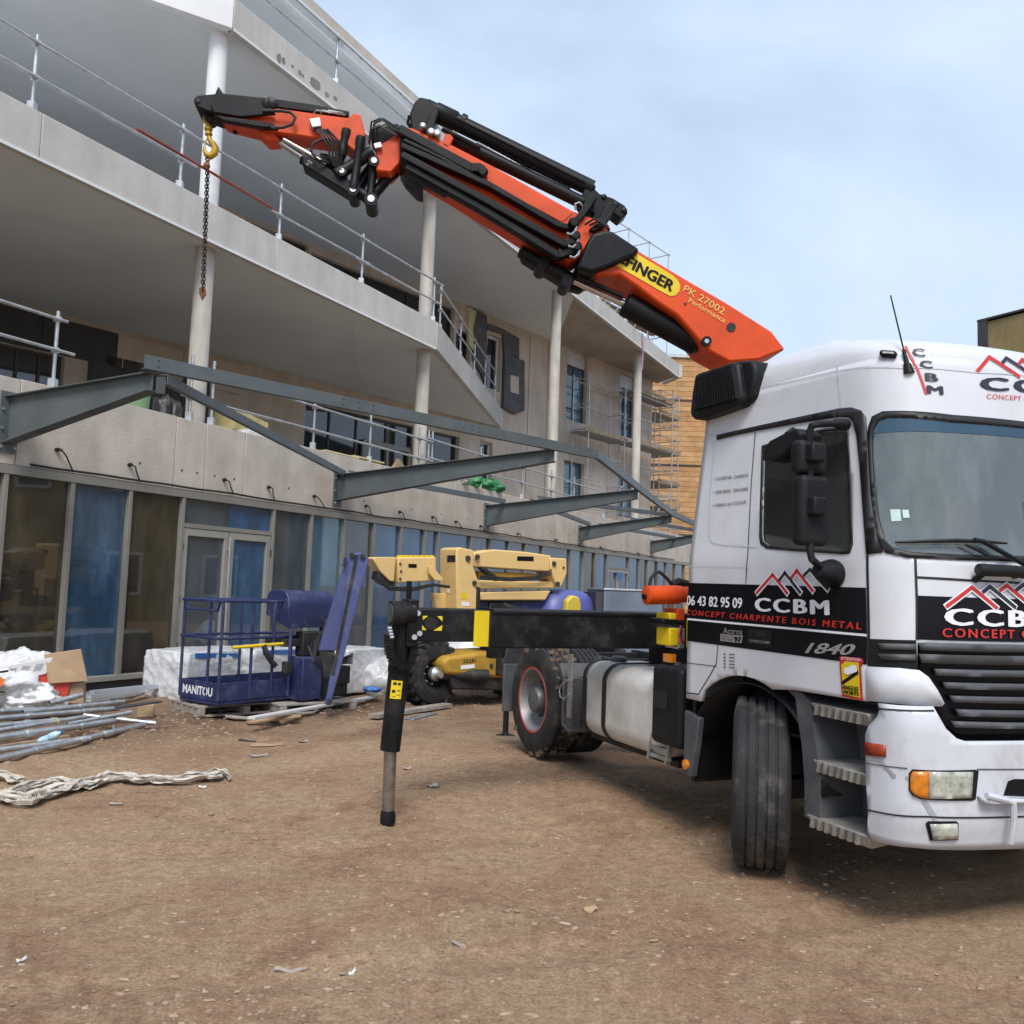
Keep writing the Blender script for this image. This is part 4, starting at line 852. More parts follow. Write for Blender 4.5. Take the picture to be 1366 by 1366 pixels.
# ---------------------------------------------------------------- front of the cab
def symP(px): a = CAB.poly(px); return a
fr1 = CAB.poly([(1224, 794.5), (1290, 797), (1366, 799.5)]); fr2 = CAB.poly([(1366, 856.5), (1290, 855), (1224, 853)])
fb = CAB.patch(fr1 + CAB.mir(fr1)[::-1] + CAB.mir(fr2)[::-1] + fr2, 'front_stripe', m_kp, trk, .004, step=.07)
T('CCBM', (1261, 833.5), (1402, 837), (1261, 811.5), 'company_letters', m_whv, fb, off=.010, bold=.022, spacing=1.2)
T('CONCEPT', (1256, 849.5), (1351, 851.5), (1256, 838), 'company_lettering', m_redv, fb, off=.010, bold=.015, spacing=1.3); T('CHARPENTE', (1361, 851.7), (1480, 853), (1361, 840), 'company_lettering', m_redv, fb, off=.010, bold=.015, spacing=1.3)
peaks([((1262, 808.5), (1294.7, 783.5), (1327.8, 811)), ((1310, 789.5), (1318.7, 782.5), (1352, 810)), ((1332.5, 787.5), (1341, 781), (1374, 808.5)), ((1354, 787), (1363, 780), (1396, 808))], fb, .02, [m_redv, m_dkv, m_redv, m_dkv], .016, off=.009)
peaks([((1303.5, 495), (1318.7, 476.5), (1358.5, 502.5)), ((1336.5, 484), (1341.5, 478), (1372, 498)), ((1358, 486), (1363, 480), (1392, 500))], cab, .022, [m_redv, m_dkv, m_redv], .004, off=.004)
T('CCBM', (1309, 520.5), (1450, 531), (1309, 503.5), 'company_letters', m_dkv, cab, off=.005, bold=.022, spacing=1.25)
T('CONCEPT CHARPENTE BOIS METAL', (1315.5, 532), (1460, 545), (1315.5, 525.5), 'company_lettering', m_redv, cab, off=.005, bold=.005, spacing=1.1)
for c_, (u0, u1, v0, v1) in zip('CCBM', ((1217, 1233, 465, 475.5), (1227, 1243, 481, 491.5), (1234, 1250.5, 498, 509), (1236.5, 1257, 514.5, 526))): T(c_, (u0 + 1, v1 - 1), (u1, v1 + .5), (u0, v0), 'company_letters', m_dkv, cab, off=.005, bold=.022)
CAB.ribbon([(1208, 463), (1224.4, 494.6), (1235, 525)], .014, 'red_line', m_redv, cab, .005)
mk = CAB.patch(CAB.poly([(1175, 470.5), (1178, 468.5), (1194, 470), (1197, 473), (1195, 478), (1178, 477), (1175, 475)]), 'marker_lamp', m_kpl, trk, .02, .02); CAB.patch(CAB.poly([(1179, 470.5), (1193, 471.8), (1193, 474), (1179, 473)]), 'lens', mat('clear_lens', (.55, .56, .55), .15, var=.2, vs=12), mk, .024)
CAB.patch(CAB.poly([(1157, 852), (1222, 854), (1224, 893), (1157, 888)]), 'corner_vent', m_kpl, trk, .002)
for v in (857, 871): CAB.patch(CAB.poly([(1172, v + 1), (1221, v + 2), (1221, v + 10), (1178, v + 9)]), 'vent_rib', m_gpl2, trk, .014, .014)
CAB.patch(CAB.poly([(1157.5, 889), (1200, 891), (1226, 894), (1238, 903), (1250, 921), (1258.5, 938), (1255, 942), (1220, 941), (1172, 936), (1157.5, 934)]), 'corner_panel', m_wp, trk, .012, .03, step=.12)
g1 = CAB.poly([(1224, 854), (1290, 856), (1366, 858)]); g2 = CAB.poly([(1366, 990), (1290, 992), (1262, 970), (1250, 940), (1238, 906), (1224, 893)])
gr = CAB.patch(g1 + CAB.mir(g1)[::-1] + CAB.mir(g2)[::-1] + g2, 'grille', m_kp, trk, -.035, .02)
def gbar(u0, v0, h, slope=.022, name='grille_bar', m=m_gpl2, off=.0):
    a = CAB.poly([(u0, v0), (1366, v0 + (1366 - u0) * slope)]); b_ = CAB.poly([(1366, v0 + h + (1366 - u0) * slope), (u0 + h * .35, v0 + h)])
    return CAB.patch(a + CAB.mir(a)[::-1] + CAB.mir(b_)[::-1] + b_, name, m, gr, off, .03, step=.06)
for u0, v0, h in ((1225, 857, 10), (1226, 872, 12), (1247, 892, 9), (1259, 910, 8.5), (1268, 928, 8.5), (1276, 946, 9), (1270, 962, 8)): gbar(u0, v0, h, off=.012 if v0 > 862 else .018)
# wiper, grab handle, stickers on the glass
def cs(u, v, off): a, z = CAB.hit(u, v); return CAB.S(a, z) + CAB.N(a, z) * off
MB().path([cs(u, v, .03) for u, v in ((1195, 725), (1230, 723.5), (1270, 722.5), (1305, 723.5), (1337, 726))], [.006, .010, .012, .010, .006], 6).build('wiper_blade', m_kpl, trk, smooth=True)
MB().path([cs(u, v, .045) for u, v in ((1292, 722), (1303, 724), (1335, 742), (1366, 759), (1400, 778))], .013, 6).build('wiper_arm', m_kpl, trk, smooth=True)
MB().path([cs(u, v, .03) for u, v in ((1283, 728), (1300, 736), (1312, 743))], .006, 6).build('wiper_link', m_kpl, trk, smooth=True)
mb = MB(); mb.path([cs(u, v, .06) for u, v in ((1294, 760), (1298, 761), (1340, 763), (1358, 765), (1361, 767))], [.03, .034, .032, .034, .028], 10); mb.path([cs(1300, 774, 0), cs(1303, 765, .05)], .018, 8); mb.path([cs(1352, 768, .0), cs(1352, 766, .05)], .018, 8); mb.build('grab_handle', m_kpl, trk, smooth=True)
for px in ([(1187.5, 679.5), (1201, 679.5), (1202.5, 695), (1189, 695.5)], [(1203.5, 680), (1212, 680), (1213.5, 690.5), (1205, 691)]): CAB.patch(CAB.poly(px), 'windscreen_sticker', mat('pale_green_sticker', (.55, .72, .70), .6), wsg, .0)
# antenna and roof things
p0 = cs(1213, 498, .0); p1 = tpl(1188, 394, 1, p0.y - .05)
mb = MB(); mb.tube(p0, p0 + (p1 - p0) * .12, .03, 10, .02); mb.tube(p0 + (p1 - p0) * .12, p0 + (p1 - p0) * .3, .014, 8, .008); mb.tube(p0 + (p1 - p0) * .3, p1, .005, 6, .004); mb.build('antenna', m_kpl, trk, smooth=True)
# air intake on the rear roof corner
yo = -1.235; oi = [tpl(u, v, 1, yo) for u, v in ((919, 552), (922, 525), (926, 500), (931, 497), (974, 483), (982, 484), (988, 530), (984, 540), (940, 556), (924, 560))]
ai = MB().prism(oi, (0, .5, 0)).build('air_intake', m_kpl, trk, bevel=.025)
MB().prism([tpl(u, v, 1, yo + .05) for u, v in ((979, 482), (1002, 480), (1006, 488), (1007, 503), (1002, 530), (996, 537), (986, 541))], (0, .44, 0)).build('intake_duct', m_kpl, ai, bevel=.02)
for i in range(17):
    f = i / 16; a = (931.5 + 45 * f, 503 - 16.5 * f); b_ = (928.5 + 55 * f, 547 - 15 * f)
    p = tpl(*a, 1, yo - .012); q = tpl(*b_, 1, yo - .012); MB().bar(p, q, .03, .014, up=(1, 0, 0)).build('louvre', m_kpl, ai)
# mirrors
ym = -1.50
mm = MB(); mm.path([tpl(1127, 566, 1, -1.20), tpl(1112, 565, 1, -1.32), tpl(1090, 566, 1, -1.46), tpl(1083, 568, 1, ym), tpl(1080, 576, 1, ym), tpl(1080.5, 640, 1, ym), tpl(1080.5, 735, 1, ym), tpl(1083, 746, 1, ym), tpl(1092, 754, 1, -1.42), tpl(1105, 759, 1, -1.32)], .02, 10); mi = mm.build('mirror_arm', m_kpl, trk, smooth=True)
c = tpl(1112, 766, 1, -1.26); MB().lathe(c, (.25, -1, .1), [(-.02, .075), (.03, .082), (.10, .06), (.16, .035)], 18).build('mirror_mount', m_kpl, mi, smooth=True)
c = tpl(1124, 566, 1, -1.22); MB().lathe(c, (.1, -1, 0), [(-.03, .035), (.04, .03), (.07, .02)], 12).build('mirror_mount', m_kpl, mi, smooth=True)
def mirror(px, name):
    P = [tpl(u, v, 1, ym + .02) for u, v in px]; o = MB().prism([p + V((-.10, 0, 0)) for p in P], (0, .0, 0)) if 0 else None
    xs = [p.x for p in P]; zs = [p.z for p in P]; xc = sum(xs) / len(xs); z0, z1 = min(zs), max(zs)
    # seen at an angle: the housing is broad across the truck (y) and shallow along it (x)
    k = (max(xs) - min(xs)); yw = k / 1.05
    o = MB().bx(xc - .06, xc + .04, ym + .02 - yw * .42, ym + .02 + yw * .42, z0, z1).build(name, m_kpl, trk, bevel=.035, seg=4); MB().bx(xc - .066, xc - .0605, ym + .05 - yw * .38, ym - .01 + yw * .38, z0 + .03, z1 - .03).build('mirror_glass', m_chrome, o)
    zc = (z0 + z1) / 2; MB().obx((xc + .06, ym, zc + .02), (.035, 0, 0), (0, .045, 0), (0, 0, .05)).build('mirror_clamp', m_kpl, o, bevel=.012)
mirror([(1060, 592), (1102, 592), (1102, 631), (1060, 631)], 'wide_angle_mirror'); mirror([(1062, 637), (1104, 637), (1104, 728), (1062, 728)], 'main_mirror')
k_ = [tpl(u, v, 1, -1.42) for u, v in ((1016, 612), (1018, 600), (1026, 588), (1045, 578), (1062, 571), (1068, 578), (1066, 588), (1055, 594), (1045, 606), (1030, 614), (1018, 615))]
MB().prism(k_, (0, .16, 0)).build('kerb_mirror', m_kpl, trk, bevel=.02); MB().path([tpl(1050, 580, 1, -1.3), tpl(1058, 574, 1, -1.2)], .02, 8).build('kerb_mirror_arm', m_kpl, trk)
# cab interior
m_int = mat('cab_interior', (.12, .125, .14), .8, var=.3, vs=4); m_dash = mat('dashboard', (.16, .20, .21), .7, var=.25, vs=3)
MB().bx(-.6, 1.12, -1.1, 1.1, 1.3, 1.36).build('cab_floor', m_int, trk); MB().bx(-.6, -.5, -1.1, 1.1, 1.36, 2.95).build('cab_back_lining', mat('grey_lining', (.5, .49, .46), .9), trk); MB().bx(.72, 1.15, -1.08, 1.08, 1.36, 1.88).build('dashboard', m_dash, trk, bevel=.06)
for y in (-.7, .7):
    s_ = MB().bx(-.35, .2, y - .26, y + .26, 1.5, 1.72).build('seat', m_int, trk, bevel=.05); MB().obx((-.36, y, 2.1), (.09, 0, .0), (0, .25, 0), (-.08, 0, .42)).build('seat_back', m_int, s_, bevel=.05)
mb = MB(); mb.path([V((.62, .7, 2.0)) + V((.10 * math.sin(a), .22 * math.cos(a), .19 * math.sin(a))) for a in [2 * PI * i / 24 for i in range(24)]], .017, 8, closed=True); mb.tube((.62, .7, 2.0), (.8, .7, 1.75), .03); mb.build('steering_wheel', m_int, trk, smooth=True)
MB().bx(.5, .56, -.12, .06, 1.92, 2.35).build('hanging_vest', mat('orange_vest', (.6, .16, .06), .8), trk, bevel=.02)
# ---------------------------------------------------------------- bumper
bh = [(.90, -1.252), (.99, -1.252), (1.12, -1.247), (1.20, -1.215), (1.265, -1.14), (1.31, -1.02), (1.35, -.82), (1.39, -.5), (1.41, 0)]
BMP = Skin(bh, lerp_tab([(.4, .985), (.62, 1.), (1.2, 1.), (1.3, .99)]), lerp_tab([(.4, .05), (.62, 0.), (1.1, .0), (1.2, .03)]))
b1 = BMP.poly([(1366, 1132), (1300, 1134), (1220, 1131), (1163, 1121), (1157, 1110), (1155, 1040), (1154, 980), (1158, 969), (1170, 956), (1173, 947), (1171, 938), (1245, 942), (1254, 958), (1262, 972), (1276, 985), (1290, 989.5), (1366, 989)])
bp = BMP.patch(b1 + BMP.mir(b1)[::-1], 'bumper', m_wb, trk, 0, .03, step=.05)
for px, w_ in (([(1156, 1018), (1200, 1024), (1210, 1025)], .006), ([(1303, 1026), (1366, 1026)], .006), ([(1156, 1080), (1180, 1085), (1235, 1089), (1330, 1090), (1366, 1089)], .008), ([(1172, 945), (1245, 948)], .008)): BMP.ribbon(px, w_, 'seam', m_seal if w_ > .007 else m_gpl2, bp, .004)
m_tape = mat('grey_tape', (.36, .37, .38), .6); BMP.ribbon([(1160, 1011), (1172, 1013), (1180, 1022), (1192, 1035), (1212, 1039)], .022, 'repair_tape', m_tape, bp, .003); BMP.ribbon([(1234, 1070), (1241, 1082), (1247, 1090)], .025, 'repair_tape', m_tape, bp, .003)
hl = BMP.patch(BMP.poly([(1212.5, 1031), (1217, 1026), (1300, 1026.5), (1305, 1028), (1301, 1066), (1296, 1068), (1228, 1066), (1217, 1061), (1212, 1053)]), 'headlight', m_kpl, trk, .004)
m_lens = mat('headlight_glass', (.50, .51, .44), .12, var=.5, vs=14, col2=(.16, .17, .14), coat=.6); m_amb = mat('amber_lens', (.70, .22, .015), .15, var=.4, vs=14, coat=.5)
BMP.patch(BMP.poly([(1214.5, 1033), (1218, 1028.5), (1238, 1028.5), (1237, 1064.5), (1229, 1064), (1219, 1059.5), (1214, 1052)]), 'indicator_lens', m_amb, hl, .018, .012, step=.03)
BMP.patch(BMP.poly([(1238.5, 1028.5), (1295, 1029), (1293, 1063.5), (1238, 1064.5)]), 'lens', m_lens, hl, .018, .012, step=.03)
fg = BMP.patch(BMP.poly([(1234.5, 1098), (1238, 1095), (1275, 1095), (1278, 1098), (1278, 1120), (1240, 1121)]), 'fog_lamp', m_kpl, trk, .004); BMP.patch(BMP.poly([(1239.5, 1098.5), (1274.5, 1098), (1276, 1117.5), (1243, 1118)]), 'lens', m_lens, fg, .016, .01, step=.03)
BMP.patch(BMP.poly([(1155.5, 990), (1182, 994), (1182, 1010), (1156, 1007)]), 'side_marker', mat('orange_red_lens', (.36, .05, .015), .25, var=.3, vs=12), trk, .01, .01)
b2 = BMP.poly([(1338, 1061), (1344, 1042), (1352, 1039), (1400, 1039)]); b3 = BMP.poly([(1400, 1063)]); BMP.patch(b2 + b3, 'bumper_step_opening', m_kp, trk, .003)
MB().path([cs2 for cs2 in [(lambda h: BMP.S(*h) + BMP.N(*h) * .05)(BMP.hit(u, v)) for u, v in ((1306, 1058), (1332, 1064), (1341, 1068), (1342, 1090), (1338, 1118))]], .016, 8).build('bumper_bracket', m_wb, trk, smooth=True)
BMP.patch(BMP.poly([(1303, 1062), (1366, 1064), (1366, 1069), (1306, 1069)]), 'bumper_step', m_wb, trk, .05, .05)
# ---------------------------------------------------------------- steps and front arch
hx0 = .42
MB().bx(.30, .97, -.93, -.90, .47, 1.17).build('step_housing', m_gpl2, trk)
mb = MB(); edge = [(.33, 1.16), (.40, 1.12), (.42, 1.02), (.46, .85), (.485, .65), (.49, .46)]
for (x, z), (x2, z2) in zip(edge[:-1], edge[1:]): mb.hexa([(x, -1.215, z), (x + .13, -1.225, z), (x + .16, -.93, z), (x - .02, -.93, z), (x2, -1.215, z2), (x2 + .13, -1.225, z2), (x2 + .16, -.93, z2), (x2 - .02, -.93, z2)])
mb.build('step_housing_edge', m_gpl2, trk, smooth=True)
for i, (z, x0, x1) in enumerate(((1.115, .53, .975), (.80, .555, .975), (.485, .51, .975))):
    s_ = MB().hexa([(x0 + .05, -1.2, z - .075), (x1, -1.2, z - .075), (x1, -.94, z - .05), (x0 + .05, -.94, z - .05), (x0, -1.235, z), (x1, -1.235, z), (x1, -.94, z), (x0, -.94, z)]).build('step', m_dalu, trk, bevel=.012)
    for k in range(7): MB().obx((x0 + .06 + k * (x1 - x0 - .1) / 6.5, -1.224, z - .036), (.012, 0, .0), (0, .012, 0), (.006, 0, .028)).build('tread_rib', m_dalu, s_)
MB().prism([(.80, -.932, .80 + .12), (.80, -.932, .80 + .2), (.83, -.932, .80 + .14), (.87, -.932, .80 + .115)], (0, -.004, 0)).build('step_hole', m_black, trk)
mb = MB()
def archf(i, j): a = PI * (.10 + .85 * i); r = .655; return V((-.02 - r * math.cos(a) * 1.0, -1.215 + .55 * j, .50 + r * math.sin(a)))
mb.grid(archf, 24, 2); o = mb.build('wheel_arch_liner', m_kpl, trk, smooth=True, solid=.012)
MB().bx(-.70, -.66, -1.15, -.65, .40, 1.0).build('mud_flap', m_black, trk)
for k in range(22): MB().bx(-.659, -.652, -1.14 + k * .0225, -1.128 + k * .0225, .43, .98).build('flap_rib', m_kpl, trk)
fp = [tpl(u, v, 1, -1.235) for u, v in ((913, 947), (932, 958), (929, 990), (922, 1037), (911, 1032), (912, 990))]
fl = MB().prism(fp, (0, .05, 0)).build('mud_guard_edge', m_gpl2, trk, bevel=.008); c = tpl(915, 1020, 1, -1.24); MB().lathe(c, (0, -1, 0), [(-.01, .035), (.01, .035), (.018, .02)], 14).build('reflector', m_amb, fl, smooth=True)
# ---------------------------------------------------------------- wheels
def wheel(name, c, rz, R=.52, W=.30, rim_r=.295, dual=False, red=True, dish=.1, out=-1, tread=None, lug=False, camber=0):
    M = Matrix.Translation(V(c)) @ Matrix.Rotation(rz, 4, 'Z'); ax = V((0, out, 0))
    tr = lambda p: M @ V(p)
    def lat(prof, n=40):
        m = MB(); m.lathe((0, 0, 0), ax, prof, n, cap=False); m.v = [tr(p) for p in m.v]; return m
    w = W / 2
    g = [( -w, rim_r), (-w * 1.06, rim_r + .05), (-w * 1.1, R * .80), (-w * .98, R * .96), (-w * .86, R)]
    for k in range(4):
        y = -w * .55 + k * w * .367; g += [(y - .009, R), (y - .006, R - .014), (y + .006, R - .014), (y + .009, R)]
    g += [(w * .86, R), (w * .98, R * .96), (w * 1.1, R * .80), (w * 1.06, rim_r + .05), (w, rim_r)]
    ty = lat(g, 56).build(name, tread or m_tyre, trk, smooth=True); ty.data.set_sharp_from_angle(angle=math.radians(50))
    m_rim = mat('wheel_rim', (.27, .275, .28), .5, .5, var=.2, vs=5, dirt=(.2, .16, .13, .5), ds=4); m_hub = mat('wheel_hub', (.13, .135, .14), .5, .4, var=.3, vs=6, dirt=(.2, .15, .11, .5))
    lat([(w * .95, rim_r + .012), (w * 1.02, rim_r + .012), (w * 1.02, rim_r - .012), (w * .9, rim_r - .02), (-w * .1, rim_r - .05), (w * (.15 if not dual else -.25), rim_r - .07), (w * (.4 if not dual else .05), .13), (w * (.4 if not dual else .05), .02)]).build('rim', m_rim, ty, smooth=True)
    if red: lat([(w * 1.0, rim_r + .012), (w * 1.04, rim_r + .011), (w * 1.04, rim_r + .002), (w * 1.0, rim_r - .002)]).build('red_rim_line', m_redv, ty, smooth=True)
    lat([(w * -.2, .14), (w * .75, .125), (w * .95, .11), (w * 1.0, .08), (w * 1.0, .0)], 24).build('hub', m_hub, ty, smooth=True)
    for k in range(10):
        a = 2 * PI * k / 10; p = V((math.cos(a) * .165, out * w * (.42 if not dual else .07), math.sin(a) * .165)); m = MB().tube(p, p + V((0, out * .035, 0)), .016, 6); m.v = [tr(q) for q in m.v]; m.build('wheel_nut', m_hub, ty)
    return ty
SA = math.radians(-39)
wheel('front_wheel', (-.07, -1.07, .535), SA, R=.525, W=.31, tread=m_tyreL)
wheel('front_wheel', (0, 1.0, .525), SA, R=.525, W=.29, out=1)
rzw = .625
wheel('rear_wheel', (-3.15, -1.08, rzw), 0, R=.50, W=.27, dual=True, dish=.2); wheel('rear_wheel', (-3.15, -.76, rzw), 0, R=.50, W=.27, red=False); wheel('rear_wheel', (-3.15, 1.08, rzw), 0, R=.50, W=.27, out=1); wheel('rear_wheel', (-3.15, .76, rzw), 0, R=.50, W=.27, out=1, red=False)
# mud caked on the outer rear tyre's shoulder
mb = MB(); random.seed(5)
for k in range(240):
    a = random.uniform(0, 2 * PI); r = .485 + random.uniform(-.02, .022); y = -1.08 + random.uniform(-.12, .14); p = V((-3.15 + math.cos(a) * r, y, rzw + math.sin(a) * r)); s_ = random.uniform(.008, .028)
    mb.obx(p, (s_, 0, s_ * .3), (0, s_, 0), (-s_ * .2, 0, s_ * .8))
mb.build('caked_mud', m_mud, trk, kind='stuff')
# ---------------------------------------------------------------- chassis
m_ch = mat('chassis_black', (.016, .016, .017), .7, var=.3, vs=4, dirt=(.10, .08, .06, .5), ds=3)
for y in (-.42, .42): MB().bx(-4.0, 1.0, y - .04, y + .04, .74, 1.02).build('frame_rail', m_ch, trk)
for x in (-3.9, -3.15, -2.0, -1.0, .0, .8): MB().bx(x - .05, x + .05, -.4, .4, .76, 1.0).build('cross_member', m_ch, trk)
MB().tube((-3.15, -1.0, rzw), (-3.15, 1.0, rzw), .09, 14).build('rear_axle', m_ch, trk); MB().lathe((-3.15, -.2, rzw), (0, 1, 0), [(0, .1), (.1, .22), (.3, .22), (.4, .1)], 18).build('differential', m_ch, trk, smooth=True)
MB().bar((0, -.95, .5), (0, .95, .5), .12, .12).build('front_axle', m_ch, trk); MB().bx(-.45, .95, -.4, .4, .62, 1.28).build('engine_block', m_ch, trk, bevel=.04); MB().bx(-.5, .9, -.88, -.42, .95, 1.28).build('engine_shroud', m_ch, trk)
# tank and box between the axles
def rbox(x0, x1, y0, y1, z0, z1, r, name, m, parent=trk, seg=5): return MB().bx(x0, x1, y0, y1, z0, z1).build(name, m, parent, bevel=r, seg=seg)
m_tank = mat('fuel_tank_aluminium', (.70, .69, .66), .42, .15, var=.2, vs=3, bump=.04, dirt=(.33, .29, .24, .5), ds=2)
tk = rbox(-2.26, -1.0, -1.20, -.55, .47, 1.09, .15, 'fuel_tank', m_tank, seg=8)
for x in (-2.17, -1.84): 
    MB().bx(x - .028, x + .028, -1.209, -1.2, .62, .94).build('tank_strap', m_black, tk); MB().bx(x - .028, x + .028, -1.05, -.56, 1.09, 1.099).build('tank_strap', m_black, tk)
    mb = MB(); mb.grid(lambda i, j: V((x - .028 + .056 * j, -1.05 - .159 * math.cos(i * PI / 2), .94 + .159 * math.sin(i * PI / 2))), 6, 1); mb.build('tank_strap', m_black, tk, smooth=True); MB().grid(lambda i, j: V((x - .028 + .056 * j, -1.05 - .159 * math.cos(i * PI / 2), .62 - .159 * math.sin(i * PI / 2))), 6, 1).build('tank_strap', m_black, tk, smooth=True)
MB().lathe((-2.05, -.95, 1.09), (0, 0, 1), [(0, .07), (.03, .07), (.045, .05)], 16).build('filler_cap', m_gpl2, tk, smooth=True); MB().bx(-2.3, -1.0, -1.05, -.6, .42, .465).build('tank_cradle', m_ch, tk)
bxo = rbox(-1.12, -.74, -1.23, -.62, .60, 1.17, .05, 'battery_box', m_kpl); MB().bx(-1.06, -.90, -1.236, -1.231, .86, .98).build('box_handle', m_black, bxo, bevel=.02); MB().lathe((-.97, -1.1, 1.17), (0, 0, 1), [(0, .03), (.02, .03)], 8).build('box_latch', m_gpl2, bxo)
MB().bx(-1.04, -.96, -1.18, -1.12, 1.19, 1.25).build('side_marker', m_amb, trk)
lad = MB()
for x in (-1.16, -.93): lad.obx((x, -1.18, .56), (.012, 0, .0), (0, .02, 0), (.03, 0, .1))
for z in (.50, .56): lad.bx(-1.15, -.93, -1.2, -1.16, z - .012, z + .012)
lad.build('fold_down_step', m_dalu, trk)
for x0, x1, z0, z1, nm in ((-2.4, -1.2, .42, 1.1, 'far_side_light_block'), (-1.15, -.72, .45, 1.15, 'battery_box')): rbox(x0, x1, .55, 1.22, z0, z1, .08, nm, m_kpl)  # unseen far-side boxes, added to keep daylight out from under the truck
MB().bx(-1.2, .7, -.42, .42, .42, .72).build('gearbox_light_block', m_ch, trk, bevel=.08); MB().bx(.32, .97, .9, 1.23, .45, 1.17).build('step_housing', m_gpl2, trk, bevel=.03)  # belly block and far-side step housing, also added to deepen the under-truck shade
# rear mudguard pieces
def guard(x0, z0, x1, z1, y0=-1.24, y1=-.62, m=m_gpl2, name='mud_guard', w_=.03): return MB().bar((x0, (y0 + y1) / 2, z0), (x1, (y0 + y1) / 2, z1), y1 - y0, w_).build(name, m, trk, bevel=.01)
guard(-2.58, 1.02, -2.50, .90); guard(-2.50, .90, -2.50, .50); guard(-2.50, .50, -2.36, .46, m=m_gpl2); guard(-3.72, 1.12, -3.80, .9); guard(-3.80, .9, -3.80, .42, name='mud_flap')
MB().bx(-2.46, -2.36, -1.22, -1.12, .45, .92).build('guard_box', m_gpl2, trk, bevel=.01)
MB().bx(-2.40, -2.34, -1.245, -1.225, .58, 1.12).build('alu_bracket', m_dalu, trk); MB().path([(-2.38, -1.25, .9), (-2.45, -1.27, .86), (-2.52, -1.26, .8), (-2.5, -1.26, .74), (-2.42, -1.26, .73), (-2.37, -1.25, .78)], .006, 6).build('cable_loop', m_galv, trk, smooth=True)
# ================================================================ loader crane on the truck
FRM[trk] = TM                      # from here on parts are written in world axes
CP = TM @ V((-1.6, 0, 0))
FC = Frame((CP.x, CP.y, 0), (-.995, -.1, 0))
def cpoly(px, q0, q1): return MB().prism([FC.w(u, v, q1) for u, v in px], FC.n * (q0 - q1))
def cpt(u, v, q=0.): return FC.w(u, v, q)
# column behind the cab
cb = MB().lathe((CP.x, CP.y, .9), (0, 0, 1), [(0, .30), (.35, .30), (.40, .24), (2.2, .20), (2.25, .24), (2.35, .24)], 24).build('crane_column', m_or, trk, smooth=True)
MB().obx(TM @ V((-1.62, 0, 1.12)), TX * .3, TY * .75, TZ * .14).build('crane_base', m_ck, trk, bevel=.03)
# main arm
arm = cpoly([(1048, 466), (1030, 442), (972, 405), (910, 369), (853, 335), (805, 306), (775, 330), (797, 368), (827, 366.5), (850, 382), (877, 403), (903, 420), (925, 445), (941, 465), (953, 472), (973, 483), (1012, 480)], -.2, .2).build('main_arm', m_or, trk, bevel=.02)
qF = .203
def aprism(px, name, m, parent, q0=.2015, q1=.205): return cpoly(px, q0, q1).build(name, m, parent)
def circ(u, v, r, n=20): return [(u + r * math.cos(2 * PI * i / n), v + r * math.sin(2 * PI * i / n)) for i in range(n)]
aprism(circ(975.5, 436.5, 6.2), 'pin_hole', m_black, arm, .2015, .206); aprism(circ(943, 454.7, 6.5), 'pivot_pin', m_ck, arm, .2, .235); aprism(circ(943, 454.7, 3), 'pin_bolt', m_galv, arm, .235, .245); aprism(circ(914.5, 405, 1.8, 10), 'bolt', m_black, arm, .2, .207)
ov = [(800, 311), (826, 324.5), (853, 340.5), (880, 356.5), (897, 367), (904, 373), (907.5, 381), (906, 389), (901, 394), (894, 395), (880, 387.5), (850, 370), (827, 357), (795, 340)]
aprism(ov, 'logo_plate', m_yel, arm); 
def ctext(txt, BL, BR, TL, name, m, q=.208, **k):
    vs, fs = bold_text(txt, k.pop('bold', 0.), **k); A, B_, T_ = cpt(*BL, q), cpt(*BR, q), cpt(*TL, q); return MB().add([A + (B_ - A) * x + (T_ - A) * y + FC.n * (.0006 * l_) for x, y, l_ in vs], fs).build(name, m, arm, fix=False)
m_cream = mat('cream_lettering', (.72, .55, .16), .5)
ctext('PALFINGER', (803, 336.5), (895, 389), (809, 324), 'brand_lettering', m_kp, bold=.025); ctext('PK 27002', (911, 388), (964.5, 420), (914.6, 379.6), 'model_lettering', m_cream, bold=.004); ctext('Performance', (918, 403), (966.5, 431), (920.6, 397), 'model_lettering', m_cream, bold=0)
# lift cylinder
ly = MB().lathe(cpt(832, 405, .02), cpt(936, 462, .02) - cpt(832, 405, .02), [(0, .085), (.02, .105), (.72, .105), (.76, .07)], 24).build('lift_cylinder', m_ck, trk, smooth=True)
MB().tube(cpt(760, 372, .02), cpt(834, 406, .02), .032, 14).build('piston_rod', m_chrome, ly, smooth=True); MB().tube(cpt(770, 369, .1), cpt(832, 396, .1), .022, 10).build('hydraulic_pipe', m_ck, ly, smooth=True)
ln = MB().tube(cpt(694, 335, .05), cpt(765, 377, .05), .055, 14).build('knuckle_link', m_ck, trk, smooth=True); MB().tube(cpt(725, 350, .12) - FC.n * .26, cpt(725, 350, .12), .055, 14).build('link_pin', m_ck, ln, smooth=True); MB().tube(cpt(757, 374, .12) - FC.n * .26, cpt(757, 374, .12), .05, 14).build('link_pin', m_ck, ln, smooth=True)
cpoly([(692, 331), (705, 331), (770, 366), (790, 362), (800, 372), (775, 388), (758, 384), (697, 346)], -.14, -.02).build('link_plate', m_ck, ln, bevel=.015)
cpoly([(774, 345), (782, 325), (790, 311), (806, 306), (818, 308), (854.5, 332), (848, 340), (832, 347), (816, 354), (790, 364), (769, 357)], -.27, .27).build('arm_sleeve', m_ck, trk, bevel=.03, seg=3)
